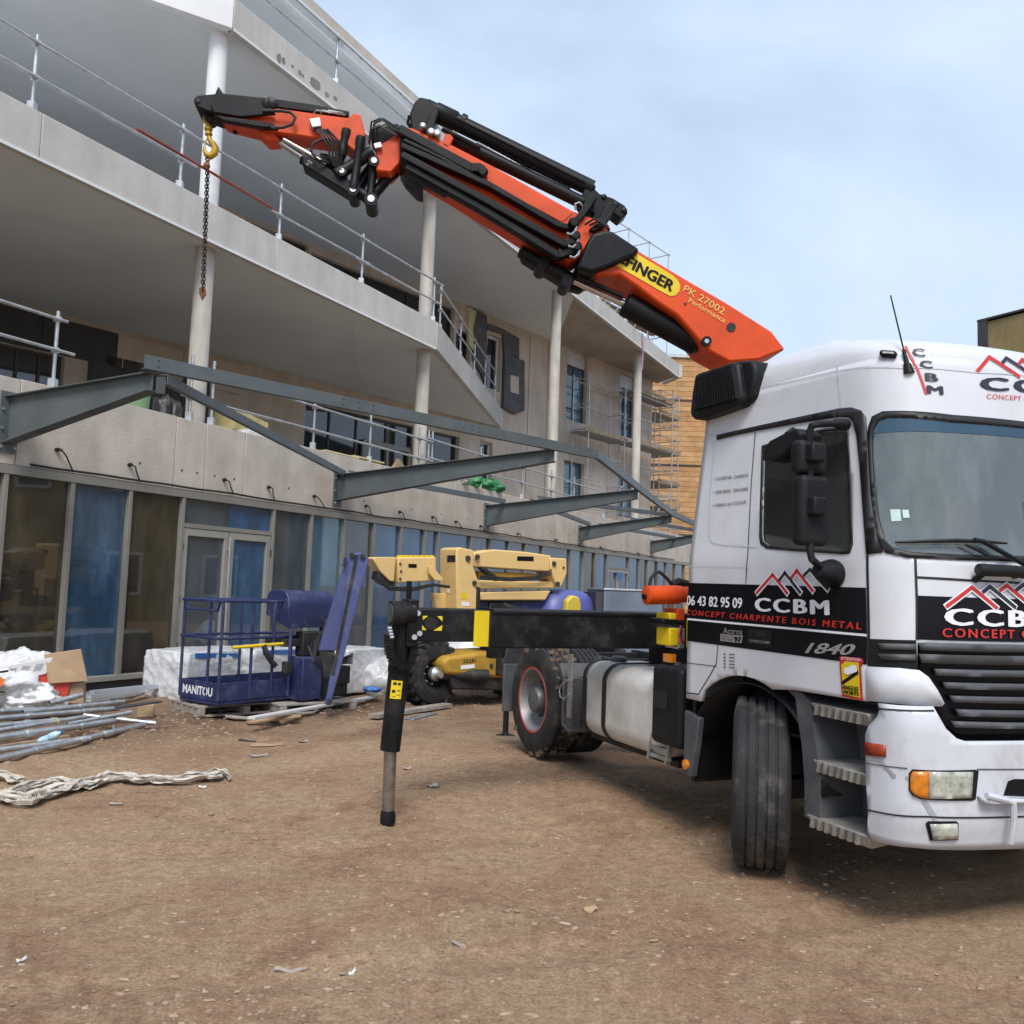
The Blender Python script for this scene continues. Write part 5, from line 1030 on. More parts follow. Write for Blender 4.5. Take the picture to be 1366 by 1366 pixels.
# outer boom with its nested extension rails and cylinders
ob = cpoly([(532, 174), (548, 169), (575, 181), (600, 191), (660, 222), (765, 281), (812, 298), (816, 306), (790, 322), (772, 345), (760, 349), (700, 316), (600, 254), (545, 222), (531, 214)], -.15, .15).build('outer_boom', m_or, trk, bevel=.02)
cpoly([(655, 228), (764, 284), (750, 296), (655, 245)], .15, .158).build('boom_flange', m_or, ob)
def rail(pts, w_px, q, name='extension_rail', m=m_ck, d=.09, cap=True):
    o = None
    for (a, b_) in zip(pts[:-1], pts[1:]):
        P, Q = cpt(*a, q), cpt(*b_, q); e = (Q - P).normalized() * .012; r = MB().bar(P - e, Q + e, d, w_px * P.y / FPX, up=FC.n.cross(Q - P)).build(name, m, ob if o is None else o, bevel=.01); o = o or r
    return o
rail([(534, 175), (628, 226), (640, 226), (646, 233)], 13, .20); rail([(537, 197), (655, 250), (744, 302), (762, 306)], 8.5, .21); rail([(537, 209), (660, 276), (752, 327), (764, 322)], 10, .25); rail([(543, 224), (640, 278), (744, 342), (766, 335)], 10.5, .22); rail([(548, 232), (595, 258)], 9, .20)
rail([(540, 190), (590, 214), (632, 238)], 6, .20); rail([(560, 222), (700, 300), (745, 325)], 4, .17, m=mat('crane_dark_red', (.16, .018, .012), .5, var=.2))
for f in range(26): 
    a = cpt(600 + f * 6.1, 245 + f * 3.35, .26); MB().obx(a, FC.d * .012, FC.n * .008, V((0, 0, .012))).build('rack_tooth', m_ck, ob)
for (u, v) in ((762, 305), (764, 322), (766, 336)):
    MB().lathe(cpt(u, v, .16), FC.n, [(0, .045), (.13, .045), (.15, .03)], 14).build('guide_roller', m_ck, ob, smooth=True); MB().path([cpt(u - 6, v + 6, .3), cpt(u, v + 8, .31), cpt(u + 5, v + 4, .3), cpt(u + 7, v - 3, .29)], .010, 6).build('hose', m_chrome, ob, smooth=True)
def rodc(a, b_, r, q, name, m, n=18, r2=None): return MB().tube(cpt(*a, q), cpt(*b_, q), r, n, r2).build(name, m, ob, smooth=True)
t1 = rodc((568, 143), (790, 252), .072, 0., 'extension_cylinder', m_ck, 22); rodc((585, 146), (780, 243), .012, .07, 'hydraulic_pipe', m_ck, 8); rodc((604, 186), (778, 271), .056, .02, 'extension_cylinder', m_ck, 20); rodc((636, 190), (735, 244), .016, .0, 'piston_rod', m_chrome, 10); rodc((590, 172), (640, 197), .022, .08, 'hydraulic_pipe', m_ck, 8); rodc((680, 214), (760, 254), .02, -.02, 'piston_rod', m_chrome, 10)
MB().lathe(cpt(614, 163, 0), cpt(620, 166, 0) - cpt(614, 163, 0), [(0, .08), (.04, .08)], 20).build('cylinder_collar', m_ck, ob, smooth=True); MB().lathe(cpt(578, 148, 0), cpt(620, 168, 0) - cpt(578, 148, 0), [(0, .05), (.02, .085), (.2, .085), (.22, .072)], 20).build('cylinder_head', m_ck, ob, smooth=True)
cpoly([(547, 150), (553, 136), (560, 129), (570, 131), (586, 146), (584, 156), (575, 180), (560, 178), (549, 172)], -.1, .1).build('cylinder_bracket', m_ck, ob, bevel=.012); cpoly([(574, 150), (583, 152), (578, 178), (568, 182), (566, 170)], .1, .15).build('cylinder_bracket', m_ck, ob, bevel=.01); MB().path([cpt(u, v, .05) for u, v in ((549, 172), (544, 164), (546, 155), (550, 158))], .016, 6).build('cable_hook', m_ck, ob, smooth=True)
cpoly([(589, 193), (594, 178), (601, 179), (605, 184), (598, 198)], .1, .15).build('pivot_lug', m_or, ob, bevel=.006)
for (u, v, r) in ((583, 184, .03), (564, 174, .026), (575, 182, .03)): MB().lathe(cpt(u, v, .1), FC.n, [(0, r), (.09, r), (.1, r * .6)], 12).build('hydraulic_fitting', m_galv, ob, smooth=True)
rb = cpoly([(783, 246), (792, 250), (800, 258), (818, 264), (834, 274), (838, 284), (828, 292), (818, 284), (808, 288), (800, 302), (794, 310), (782, 300), (792, 285), (780, 280), (772, 268)], -.12, .05).build('boom_end_bracket', m_ck, ob, bevel=.012)
cpoly([(788, 258), (798, 262), (779, 290), (764, 305), (757, 300), (770, 286)], .05, .19).build('boom_end_bracket', m_ck, ob, bevel=.01); cpoly([(812, 268), (824, 275), (806, 303), (793, 309), (786, 305), (798, 296)], .05, .2).build('boom_end_bracket', m_ck, ob, bevel=.01)
for (u, v) in ((791, 249), (806, 262), (822, 272), (833, 280)): MB().lathe(cpt(u, v, .062), -FC.n, [(0, .018), (.006, .026), (.18, .026)], 12).build('bracket_pin', m_ck, ob, smooth=True)
for k in range(3): MB().path([cpt(780 + k * 6, 300 + k, .2), cpt(792 + k * 6, 292 + k * 3, .24), cpt(806 + k * 3, 297 + k * 4, .23), cpt(812, 307, .2)], .010, 6).build('hose', m_black, ob, smooth=True)
MB().path([cpt(768, 280, .16), cpt(767, 272, .18), cpt(773, 270, .18), cpt(777, 275, .16)], .010, 6).build('hose', m_galv, ob, smooth=True)
cpoly([(533, 166), (547, 171), (549, 200), (556, 236), (566, 246), (556, 243), (540, 226), (533, 214)], -.19, .19).build('boom_collar', m_ck, ob, bevel=.02)
# ---------------------------------------------------------------- fly jib, folded forward
jb = cpoly([(290, 150), (362, 143), (420, 151), (465, 157), (472, 150), (481, 153), (488, 180), (477, 204), (466, 196), (458, 189), (400, 181), (371, 177), (345, 172), (298, 160)], -.11, .11).build('fly_jib', m_or, trk, bevel=.012)
def jpoly(px, q0, q1, name, m=m_ck, bev=.01): return cpoly(px, q0, q1).build(name, m, jb, bevel=bev)
jpoly([(258, 132), (263, 127), (295, 124), (365, 131), (369, 140), (362, 147), (330, 149), (290, 152), (275, 147), (260, 141)], -.12, .13, 'jib_extension'); jpoly([(280, 139), (320, 142), (364, 147), (368, 152), (320, 156), (284, 150)], .13, .16, 'jib_rail'); jpoly([(284, 153), (340, 160), (364, 164), (371, 170), (350, 170), (298, 161)], .11, .17, 'jib_rail'); jpoly([(364, 131), (420, 139), (466, 148), (464, 155), (420, 150), (366, 143)], .0, .09, 'hose_tray')
jpoly([(266, 134), (280, 140), (292, 154), (281, 163), (273, 158)], -.06, .06, 'jib_nose'); jpoly([(286, 126), (291, 114), (296, 122), (300, 127)], -.03, .03, 'rope_guide')
for (u, v, r) in ((263, 135, .028), (356, 137, .045), (361, 136, .05)): MB().lathe(cpt(u, v, .138), -FC.n, [(0, r * .6), (.008, r), (.26, r)], 16).build('pin', m_ck, jb, smooth=True)
MB().path([cpt(u, v, .17) for u, v in ((350, 148), (375, 148), (388, 150), (394, 157), (390, 166), (378, 170), (362, 171))], .013, 8).build('hose', m_black, jb, smooth=True)
jpoly([(412, 158), (427, 156), (429, 168), (416, 170)], .11, .17, 'valve_block', m_galv, .006); jpoly([(342, 173), (366, 176), (373, 186), (356, 187)], -.09, .09, 'cylinder_lug', m_or)
for (u, v) in ((313, 168), (315, 172)): MB().tube(cpt(u, v, -.05), cpt(u - 2, v + 6, -.05), .02, 8).build('stop_pin', m_ck, jb)
jc = MB().tube(cpt(404, 211, .02), cpt(472, 254, .02), .052, 16).build('jib_cylinder', m_ck, trk, smooth=True)
MB().tube(cpt(367, 185, .02), cpt(408, 213, .02), .026, 12).build('piston_rod', m_chrome, jc, smooth=True); MB().tube(cpt(378, 186, .06), cpt(436, 219, .06), .02, 10).build('piston_rod', m_chrome, jc, smooth=True)
cpoly([(403, 207), (412, 208), (470, 243), (474, 256), (466, 258), (403, 219)], -.09, .09).build('cylinder_cradle', m_ck, jc, bevel=.012)
for (u, v) in ((412, 215), (415, 217), (410, 219)): MB().tube(cpt(u, v, .09), cpt(u, v, .097), .011, 8).build('cradle_bolt', m_galv, jc)
for a, b_, r, q in (((452, 232), (494, 205), .05, .08), ((472, 250), (481, 186), .036, .11), ((470, 252), (495, 266), .05, .02), ((495, 264), (524, 230), .045, -.02), ((475, 253), (502, 218), .055, -.06), ((494, 262), (499, 214), .034, .05), ((430, 216), (456, 221), .06, .0), ((456, 205), (462, 176), .035, .1)):
    MB().lathe(cpt(*a, q), cpt(*b_, q) - cpt(*a, q), [(-.02, r * 1.15), (.03, r * 1.2), (.06, r), ((cpt(*b_, q) - cpt(*a, q)).length - .06, r), ((cpt(*b_, q) - cpt(*a, q)).length - .02, r * 1.2), ((cpt(*b_, q) - cpt(*a, q)).length + .02, r * 1.1)], 14).build('knuckle_linkage', m_ck, jc, smooth=True)
for (u, v, r) in ((471, 252, .05), (495, 265, .055), (480, 188, .042), (499, 214, .045), (456, 228, .04)): MB().tube(cpt(u, v, .13) - FC.n * .26, cpt(u, v, .13), r, 16).build('linkage_pin', m_ck, jc, smooth=True); MB().tube(cpt(u, v, .13), cpt(u, v, .13) + FC.n * .008, r * .55, 12).build('pin_end', m_galv, jc, smooth=True)
cpoly([(504, 193), (518, 186), (535, 173), (537, 214), (522, 230), (502, 228), (500, 210)], -.12, .12).build('knuckle_block', m_or, jc, bevel=.015); cpoly([(500, 170), (530, 164), (541, 175), (520, 190), (503, 194), (495, 185)], -.08, .1).build('knuckle_valve', m_ck, jc, bevel=.012); jpoly([(498, 191), (508, 189), (510, 196), (500, 198)], .12, .16, 'valve_block', m_galv, .005)
random.seed(21)
for k in range(5): MB().path([cpt(420 + k * 4, 172, .14 + .01 * k), cpt(428 + k * 4, 180, .17), cpt(438 + k * 4, 195 - k, .16), cpt(440 + k * 4, 208, .13), cpt(446 + k * 2, 222, .1)], .009, 6).build('hose', m_black, jb, smooth=True)
MB().path([cpt(440, 188, .13), cpt(428, 186, .17), cpt(417, 192, .18), cpt(415, 203, .17), cpt(424, 213, .15), cpt(438, 217, .1)], .011, 8).build('hose', m_black, jb, smooth=True)
for k in range(6):
    u0 = 490 + random.uniform(0, 12); v0 = 172 + random.uniform(-4, 10); MB().path([cpt(u0, v0 + 14, .12), cpt(u0 + 3, v0 - 6, .17), cpt(u0 + 14, v0 - 11, .18), cpt(u0 + 28, v0 - 2, .16), cpt(534 + random.uniform(0, 6), 172 + random.uniform(0, 25), .14)], .008, 6).build('hose', m_black, jb, smooth=True)
for k in range(3): MB().path([cpt(418 + 10 * k, 152, .1), cpt(422 + 8 * k, 147, .12), cpt(440 + 8 * k, 150, .12), cpt(460, 154, .1)], .005, 6).build('cable', m_galv, jb, smooth=True)
# ---------------------------------------------------------------- outrigger, front right
FRM[trk] = Matrix.Identity(4)
XB = -1.55
def bpx(u, v, x=XB): p = tpl(u, v, 0, x); return (p.y, p.z)
y0, z0 = bpx(655, 813); y1, z1 = bpx(890, 822); _, zb = bpx(655, 865)
y1 = -.3
ib = MB().bx(XB - .30, XB, y0, y1, zb, z0).build('outrigger_beam', m_ckb, trk, bevel=.012); MB().bx(XB, XB + .008, y0 + .02, y1, z0 - .03, z0 - .015).build('weld_line', m_ck, ib)
ye, ze = bpx(547, 811, XB - .02); _, zeb = bpx(548, 856, XB - .02)
eb = MB().bx(XB - .27, XB - .02, ye, y0, zeb, ze - .003).build('outrigger_extension', m_ckb, trk, bevel=.01)
ya, _ = bpx(634, 830, XB + .004); yb, _ = bpx(655, 830, XB + .004)
MB().bx(XB - .02, XB + .006 - .02, ya, y0 - .001, zb + .012, z0 - .012).build('yellow_band', m_yel, eb); MB().bx(XB - .28, XB + .012, y0 - .005, y0 + .02, zb - .006, z0 + .006).build('beam_collar', m_ckb, ib)
yk = tpl(892, 840, 0, XB + .005).y; MB().bx(XB, XB + .006, -.62, -.48, zb + .01, z0 - .02).build('yellow_band', m_yel, ib)
def tri(px, m, o=.0): return MB().prism([tpl(u, v, 0, XB - .0185 + o) for u, v in px], (.003, 0, 0)).build('warning_mark', m, eb)
tri([(564, 821.5), (571, 821.5), (564, 827)], m_yel); tri([(583, 822), (590, 822), (590, 829)], m_yel); tri([(563, 834), (563, 840.5), (569, 840.5)], m_yel); tri([(590, 834), (589, 841.5), (578, 841)], m_yel); tri(circ(575, 831.5, 8.5), m_black, .003)
# leg
xl = -1.70
pt_, pb_ = tpl(541, 812, 0, xl), tpl(520, 1003, 0, xl); pf = tpl(517, 1098, 0, xl); pf.z = max(pf.z, .015)
dl_ = (pb_ - pt_)
lg = MB().lathe(pt_ - dl_ * .01, dl_, [(0, .06), (.02, .082), (dl_.length * .45, .080), (dl_.length * .46, .074), (dl_.length * .98, .072), (dl_.length, .07)], 26).build('outrigger_leg', m_ckb, trk, smooth=True)
MB().tube(pb_ - dl_ * .05, pf + V((0, 0, .06)), .045, 20).build('leg_ram', mat('worn_chrome', (.36, .33, .30), .35, .85, var=.3, vs=12), lg, smooth=True); MB().lathe(pf - V((0, 0, .02)), (0, 0, 1), [(0, .053), (.05, .055), (.07, .05), (.09, .047)], 18).build('leg_foot', m_ckb, lg, smooth=True)
hA = tpl(521, 818, 0, xl + .07); hB = tpl(552, 818, 0, xl + .07); MB().tube(hA, hB, .088, 22).build('leg_head', m_ckb, lg, smooth=True); MB().tube(hA - V((0, .006, 0)), hA, .07, 20).build('head_cap', m_gpl2, lg, smooth=True)
MB().bx(xl - .05, xl + .12, ye - .01, ye + .07, zeb - .04, ze + .06).build('leg_bracket', m_ckb, lg, bevel=.01); MB().tube(tpl(546, 775, 0, xl), tpl(545, 808, 0, xl), .02, 10).build('leg_pin', m_ckb, lg); 
for (u, v) in ((551, 812), (558, 818), (560, 845), (553, 850)): MB().tube(tpl(u, v, 0, xl + .12), tpl(u, v, 0, xl + .14), .02, 8).build('bracket_bolt', m_galv, lg)
ec = [tpl(u, v, 0, xl + .07) for u, v in ((518, 846), (518.5, 862), (522, 878), (529, 887), (539, 890), (546, 886), (550, 874), (552, 858))]
for a, b_ in zip(ec[:-1], ec[1:]):
    n_ = 4
    for k in range(n_): c = a.lerp(b_, (k + .5) / n_); MB().obx(c, (.028, 0, 0), (b_ - a).normalized() * ((b_ - a).length / n_ * .42), (b_ - a).normalized().cross(V((1, 0, 0))) * .028).build('energy_chain_link', m_ck, lg)
for k in range(4): MB().tube(tpl(517 + k, 838 + k * 4, 0, xl + .1), tpl(522 + k, 838 + k * 4, 0, xl + .1), .012, 8).build('hydraulic_fitting', m_galv, lg)
dn = dl_.normalized()
def onleg(f, ang): c = pt_ + dl_ * f; e1 = V((1, 0, 0)); e2 = dn.cross(e1).normalized(); e1 = e2.cross(dn); return c + (e1 * math.cos(ang) + e2 * math.sin(ang)) * .0755
vcam = (CAML - (pt_ + dl_ * .55)); e2_ = dn.cross(V((1, 0, 0))).normalized(); e1_ = e2_.cross(dn); a0 = math.atan2(vcam.dot(e2_), vcam.dot(e1_))
sg = 1 if e2_.y < 0 else -1
mb = MB(); mb.grid(lambda i, j: onleg(.50 + .125 * j, a0 - .62 + sg * .12 + 1.1 * i), 10, 1); stk = mb.build('warning_sticker', m_yel, lg, smooth=True)
for fa, fz, w_, h_ in ((.15, .12, .25, .25), (.5, .1, .3, .3), (.12, .55, .3, .08), (.55, .55, .3, .3), (.1, .8, .35, .06), (.5, .9, .35, .05)):
    mb = MB(); mb.grid(lambda i, j: (lambda p: p + (p - (pt_ + dl_ * .55)).normalized() * .0)(onleg(.50 + .125 * (fz * .95 + h_ * .5 * j), a0 - .62 + sg * .12 + 1.1 * (fa + w_ * i)) + (CAML - pt_).normalized() * .002), 4, 1); mb.build('sticker_mark', m_kp, stk)
# other support legs seen past the rear wheel, and parts of the crane frame beside the cab
q_ = TI @ gz(674, 984, .03); rl = MB().lathe(q_, (0, 0, 1), [(0, .11), (.025, .11), (.03, .05), (.06, .032), (.5, .032), (.9, .03)], 18).build('rear_support_leg', m_ckb, trk, smooth=True)
MB().bx(q_.x - .06, q_.x + .06, -1.0, .6, .86, 1.0).build('rear_support_beam', m_ckb, trk)
rc = MB().lathe(tpl(861, 794, 0, -1.05), tpl(918, 793, 0, -1.05) - tpl(861, 794, 0, -1.05), [(0, .05), (.01, .070), (.28, .070), (.285, .06), (.5, .06)], 20).build('crane_cylinder', m_or, trk, smooth=True); MB().tube(tpl(858, 796, 0, -1.05), tpl(866, 796, 0, -1.05), .02, 10).build('cylinder_eye', m_ck, rc)
for u0, u1, v0, v1, m, nm in ((903, 914, 812, 829, m_or, 'crane_bracket'), (893, 903, 818, 827, m_yel, 'crane_bracket'), (884, 915, 826, 833, m_ck, 'crane_plate'), (893, 906, 838, 862, m_yel, 'crane_bracket'), (905, 914, 838, 866, m_galv, 'crane_plate')):
    a, b_ = tpl(u0, v1, 0, -1.02), tpl(u1, v0, 0, -1.02); MB().bx(-1.2, -1.02, min(a.y, b_.y), max(a.y, b_.y), a.z, b_.z).build(nm, m, trk, bevel=.01)
MB().path([tpl(u, v, 0, -1.1) for u, v in ((866, 783), (868, 772), (874, 764), (880, 763), (888, 770), (896, 779))], .013, 8).build('crane_hose', m_black, trk, smooth=True); MB().path([tpl(u, v, 0, -1.1) for u, v in ((896, 780), (905, 776), (915, 778), (918, 790))], .03, 8).build('crane_hose', m_black, trk, smooth=True)
for k in range(3): MB().path([tpl(908 + k, 835, 0, -1.0), tpl(906 + k, 846 + 2 * k, 0, -.98), tpl(909 + k, 858, 0, -.98), tpl(913, 852, 0, -1.0)], .007, 6).build('crane_hose', m_black if k else m_redv, trk, smooth=True)
FRM[trk] = TM
# ================================================================ hook and chain hanging from the jib
m_hook = mat('yellow_hook', (.55, .36, .03), .5, .2, var=.3, vs=20, dirt=(.2, .12, .05, .5), ds=12); m_chain = mat('chain_steel', (.06, .052, .045), .5, .7, var=.4, vs=20); m_rust = mat('rusty_shackle', (.27, .12, .05), .7, .4, var=.4, vs=20)
kp = cpt(278, 160, 0)
hk = thing('crane_hook', 'yellow swivel hook with latch hanging from the jib nose', 'hook', kp)
def hp(u, v): return cpt(u, v, 0)
mb = MB(); mb.path([hp(278, 157) + V((0, 0, 0)) + FC.d * (.034 * math.cos(a)) + V((0, 0, .045 * math.sin(a) - .01)) for a in [2 * PI * i / 16 for i in range(16)]], .013, 8, closed=True); mb.build('shackle', m_hook, hk, smooth=True)
MB().lathe(hp(278, 167), hp(278.5, 182) - hp(278, 167), [(0, .018), (.015, .032), (.04, .035), (.055, .022), (.07, .03), (.085, .03), (.09, .018)], 16).build('swivel', m_hook, hk, smooth=True)
MB().path([hp(u, v) for u, v in ((278.5, 181), (280, 187), (284.5, 192), (287.5, 198), (286, 204), (281, 208), (275.5, 206), (272.5, 200), (273, 195))], [.018, .02, .025, .03, .032, .03, .024, .015, .008], 12).build('hook', m_hook, hk, smooth=True); MB().path([hp(278, 183), hp(273.5, 190), hp(273, 197)], .006, 6).build('latch', m_hook, hk, smooth=True)
chn = thing('lifting_chain', 'long dark steel chain with a rusty end fitting hanging from the yellow hook', 'chain', hp(278, 208))
A_ = hp(277, 206); Z_ = hp(270, 388); nL = 40; link_me = None
for k in range(nL):
    c = A_.lerp(Z_, (k + .5) / nL); d = (Z_ - A_).normalized(); s_ = FC.d if k % 2 else FC.n; s_ = (s_ - d * s_.dot(d)).normalized(); L_ = (Z_ - A_).length / nL
    mb = MB(); mb.path([c + d * (L_ * .72 * math.sin(a)) + s_ * (.0125 * math.cos(a)) for a in [2 * PI * i / 10 for i in range(10)]], .0048, 6, closed=True); mb.build('chain_link', m_chain, chn, smooth=True)
    if k > 4:
        mb = MB(); c2_ = c + FC.d * -.012 + FC.n * .012; mb.path([c2_ + d * (L_ * .72 * math.sin(a)) + FC.n * (.011 * math.cos(a)) * (1 if k % 2 else .3) + FC.d * (.011 * math.cos(a)) * (.3 if k % 2 else 1) for a in [2 * PI * i / 10 for i in range(10)]], .0045, 6, closed=True); mb.build('chain_link', m_chain, chn, smooth=True)
MB().path([hp(277.5, 205), hp(279.5, 212), hp(277, 219), hp(274.5, 212)], .010, 8, closed=True).build('top_ring', m_rust, chn, smooth=True); MB().lathe(hp(276, 217), (0, 0, -1), [(0, .02), (.03, .03), (.06, .018)], 10).build('coupling', m_rust, chn, smooth=True)
MB().path([hp(268, 384), hp(268, 392), hp(270, 399), hp(273, 393), hp(272, 385)], .014, 8).build('end_shackle', m_rust, chn, smooth=True)
# ================================================================ boom lift with its basket
m_ly = mat('lift_yellow', (.72, .50, .21), .5, var=.10, vs=2.5, dirt=(.40, .22, .06, .4), ds=2.5)
m_ly2 = mat('lift_yellow_dirty', (.46, .27, .03), .6, var=.25, vs=3, dirt=(.16, .10, .05, .65), ds=2.2)
m_pu = mat('lift_violet', (.022, .033, .11), .45, var=.3, vs=3, dirt=(.13, .13, .19, .7), ds=4.5)
m_pub = mat('lift_blue', (.085, .10, .33), .42, var=.12, vs=3, dirt=(.15, .15, .2, .4), ds=2)
m_lk = mat('lift_dark', (.018, .018, .02), .65, var=.35, vs=5, dirt=(.16, .13, .10, .6), ds=4)
m_puj = mat('lift_jib_blue', (.075, .098, .25), .5, var=.2, vs=3, dirt=(.22, .22, .27, .6), ds=4)
FL = Frame((-.7, 13.3, 0), (.8, .6, 0))
lft = thing('boom_lift', 'articulated boom lift with yellow arms and a violet work basket in front of the glazing', 'boom lift', (-.9, 13.3, 0))
def lpoly(px, w_, name, m, q=0., bev=.02, parent=None): return MB().prism([FL.w(u, v, q) for u, v in px], FL.n * -w_).build(name, m, parent or lft, bevel=bev)
tw = lpoly([(609, 732), (614, 730), (632, 734), (632, 756), (639, 777), (637, 822), (609, 822)], .46, 'tower', m_ly)
a_ = FL.w(609, 745) - FL.n * .14; MB().obx(a_ + V((0, 0, .0)), FL.d * -.006, FL.n * .11, V((0, 0, .05))).build('tower_slot', m_black, tw, bevel=.01); MB().obx(FL.w(609, 788) - FL.n * .22, FL.d * -.006, FL.n * .03, V((0, 0, .035))).build('tower_label', m_whv, tw)
lpoly([(632, 737), (660, 733), (700, 736), (735, 741), (737, 757), (733, 763), (690, 760), (632, 756)], .34, 'upper_arm', m_ly, -.04)
ek = lpoly([(734, 744), (756, 745), (756.5, 765), (749, 783), (743, 783), (735, 763)], .40, 'arm_head', m_ly, 0.); lpoly([(633, 774), (738, 776), (741, 785), (636, 786)], .30, 'link_arm', m_ly, -.06); lpoly([(640, 790), (735, 788), (728, 801), (640, 801)], .30, 'link_arm', m_ly, -.06)
lpoly([(640, 762), (700, 764), (735, 768), (735, 772), (640, 772)], .24, 'inner_arm', m_ly2, -.12); lpoly([(640, 757), (648, 757), (668, 772), (660, 774)], .1, 'arm_cylinder', m_lk, -.05, .01)
for (u, v, r) in ((624, 745, 4), (637, 743, 3.5), (739, 752, 3.5), (744, 779, 3.5), (633, 778, 3.5), (752, 757, 1.6)): MB().tube(FL.w(u, v, -.03), FL.w(u, v, .02), r * 13.5 / 1200, 14).build('pivot_pin', m_lk, lft, smooth=True)
st_ = lpoly([(531, 743.5), (582, 743), (582, 775), (531, 778)], .26, 'boom_stage', m_ly, -.10); lpoly([(497, 745), (503, 743), (528, 743), (526, 776), (520, 775), (507, 762)], .24, 'boom_tip', m_ly, -.11, .01); lpoly([(505, 762), (527, 772), (527, 782), (515, 781), (503, 772)], .18, 'boom_tip_hinge', m_lk, -.14, .01)
for k in range(7): MB().obx(FL.w(533 + k * 7, 742.5, -.2), FL.d * .035, FL.n * .03, V((0, 0, .02))).build('wear_pad', m_yel, st_)
for (u, v) in ((534, 752), (535, 762), (534, 772), (572, 760)): MB().tube(FL.w(u, v, -.1), FL.w(u, v, -.085), .018, 8).build('bolt', m_lk, st_)
lpoly([(572, 756), (577, 756), (591, 771), (591, 775), (580, 774), (573, 765)], .05, 'boom_gusset', m_ly, -.02, .006)
lpoly([(637, 782), (641, 784), (641, 822), (636, 822)], .05, 'hose_riser', m_black, .03, .01); MB().tube(FL.w(670, 808, -.1), FL.w(690, 815, -.1), .06, 12).build('slew_cylinder', m_lk, lft, smooth=True)
lpoly([(578, 791), (598, 792), (603, 822), (584, 822)], .1, 'tower_bracket', m_ly, -.3, .01)
# turntable hoods
def hood(cu, cv, rx, ry, rz_, m, name, q=-.25):
    c = FL.w(cu, cv, q); mb = MB()
    def fn(a, b_):
        th = a * 2 * PI; ph = b_ * PI / 2; s = lambda x, e: math.copysign(abs(x) ** e, x); return c + FL.d * (rx * s(math.cos(th), .7) * s(math.cos(ph), .55)) + FL.n * (ry * s(math.sin(th), .7) * s(math.cos(ph), .55)) + V((0, 0, rz_ * s(math.sin(ph), .8)))
    mb.grid(fn, 36, 10); o = mb.build(name, m, lft, smooth=True); o.data.set_sharp_from_angle(angle=PI); return o
hood(750, 845, .62, .42, .72, m_pub, 'engine_hood', -.3)
lpoly([(757, 801), (764, 794), (773, 796), (776, 806), (776, 822), (755, 822)], .12, 'hood_end_plate', mat('hood_yellow', (.6, .47, .06), .5, var=.15), .16, .03)
lpoly([(640, 801), (730, 800), (730, 822), (640, 822)], .5, 'turntable', m_pu, -.15)
lpoly([(655, 803), (685, 803), (690, 822), (650, 822)], .05, 'hood_opening', m_black, -.1)
MB().obx((.25, 13.95, 1.2), FL.d * .9, FL.n * .4, V((0, 0, .16))).build('turntable_frame', m_lk, lft, bevel=.03)
# chassis
ch_ = lpoly([(590, 884), (597, 876), (640, 870), (690, 868), (690, 905), (645, 904), (595, 900)], .75, 'chassis', m_ly2, .25, .05); lpoly([(600, 900), (700, 900), (700, 922), (605, 920)], .6, 'axle_beam', m_lk, .2, .03)
for (u, v) in ((655, 888), (663, 890)): MB().tube(FL.w(u, v, .25), FL.w(u, v, .262), .035, 12).build('chassis_hole', m_black, ch_)
vs, fs = fit_text('53281', 1, 1, bold=.01); A, B_, T_ = FL.w(618, 885, .256), FL.w(635, 883.5, .256), FL.w(618, 880, .256); MB().add([A + (B_ - A) * x + (T_ - A) * y for x, y in vs], fs).build('number', m_lk, ch_, fix=False); lpoly([(615, 888), (633, 886), (633, 891), (615, 893)], .01, 'data_plate', m_whv, .258, 0, ch_)
def lwheel(c, ax, R=.44, W=.32):
    ax = V(ax).normalized(); m = MB(); w_ = W / 2; m.lathe(c, ax, [(-w_, .22), (-w_ * 1.1, .30), (-w_, R * .93), (-w_ * .7, R), (w_ * .7, R), (w_, R * .93), (w_ * 1.1, .30), (w_, .22)], 36, cap=False); o = m.build('wheel', m_tyre, lft, smooth=True)
    d, a, b_ = axes(ax)
    for k in range(20):
        t = 2 * PI * k / 20; e = a * math.cos(t) + b_ * math.sin(t); f = -a * math.sin(t) + b_ * math.cos(t)
        for s in (-1, 1): MB().obx(V(c) + e * (R + .012) + ax * s * w_ * .5 + f * (.03 * s), e * .025, ax * w_ * .55 + f * .03 * s, f * .028).build('tread_lug', m_tyre, o)
    m = MB(); m.lathe(c, ax, [(w_ * .9, .235), (w_ * .95, .21), (w_ * .35, .19), (w_ * .3, .10), (w_ * .8, .09), (w_ * 1.15, .07), (w_ * 1.2, .0)], 24, cap=False); m.build('rim', m_lk, o, smooth=True)
    for k in range(8): t = 2 * PI * k / 8; p = V(c) + (a * math.cos(t) + b_ * math.sin(t)) * .145 + ax * w_ * .32; MB().tube(p, p + ax * .04, .016, 6).build('wheel_nut', m_galv, o)
wc = gz(570, 940, .0); wc.z = .45; axw = V((.70, -.71, 0))
lwheel(wc, axw); MB().tube(wc + axw * .15, wc + axw * .15 + V((.75, .25, -.02)), .085, 12).build('axle', m_lk, lft, smooth=True); MB().lathe(wc + axw * .12, axw, [(0, .10), (.06, .10), (.1, .06), (.16, .05)], 12).build('hub_motor', m_galv, lft, smooth=True)
lwheel(wc + V((1.25, 1.3, 0)), axw); lwheel(wc + V((2.6, .9, 0)), axw); MB().obx((.55, 14.1, .62), FL.d * 1.0, FL.n * .3, V((0, 0, .2))).build('chassis_frame', m_lk, lft, bevel=.03)
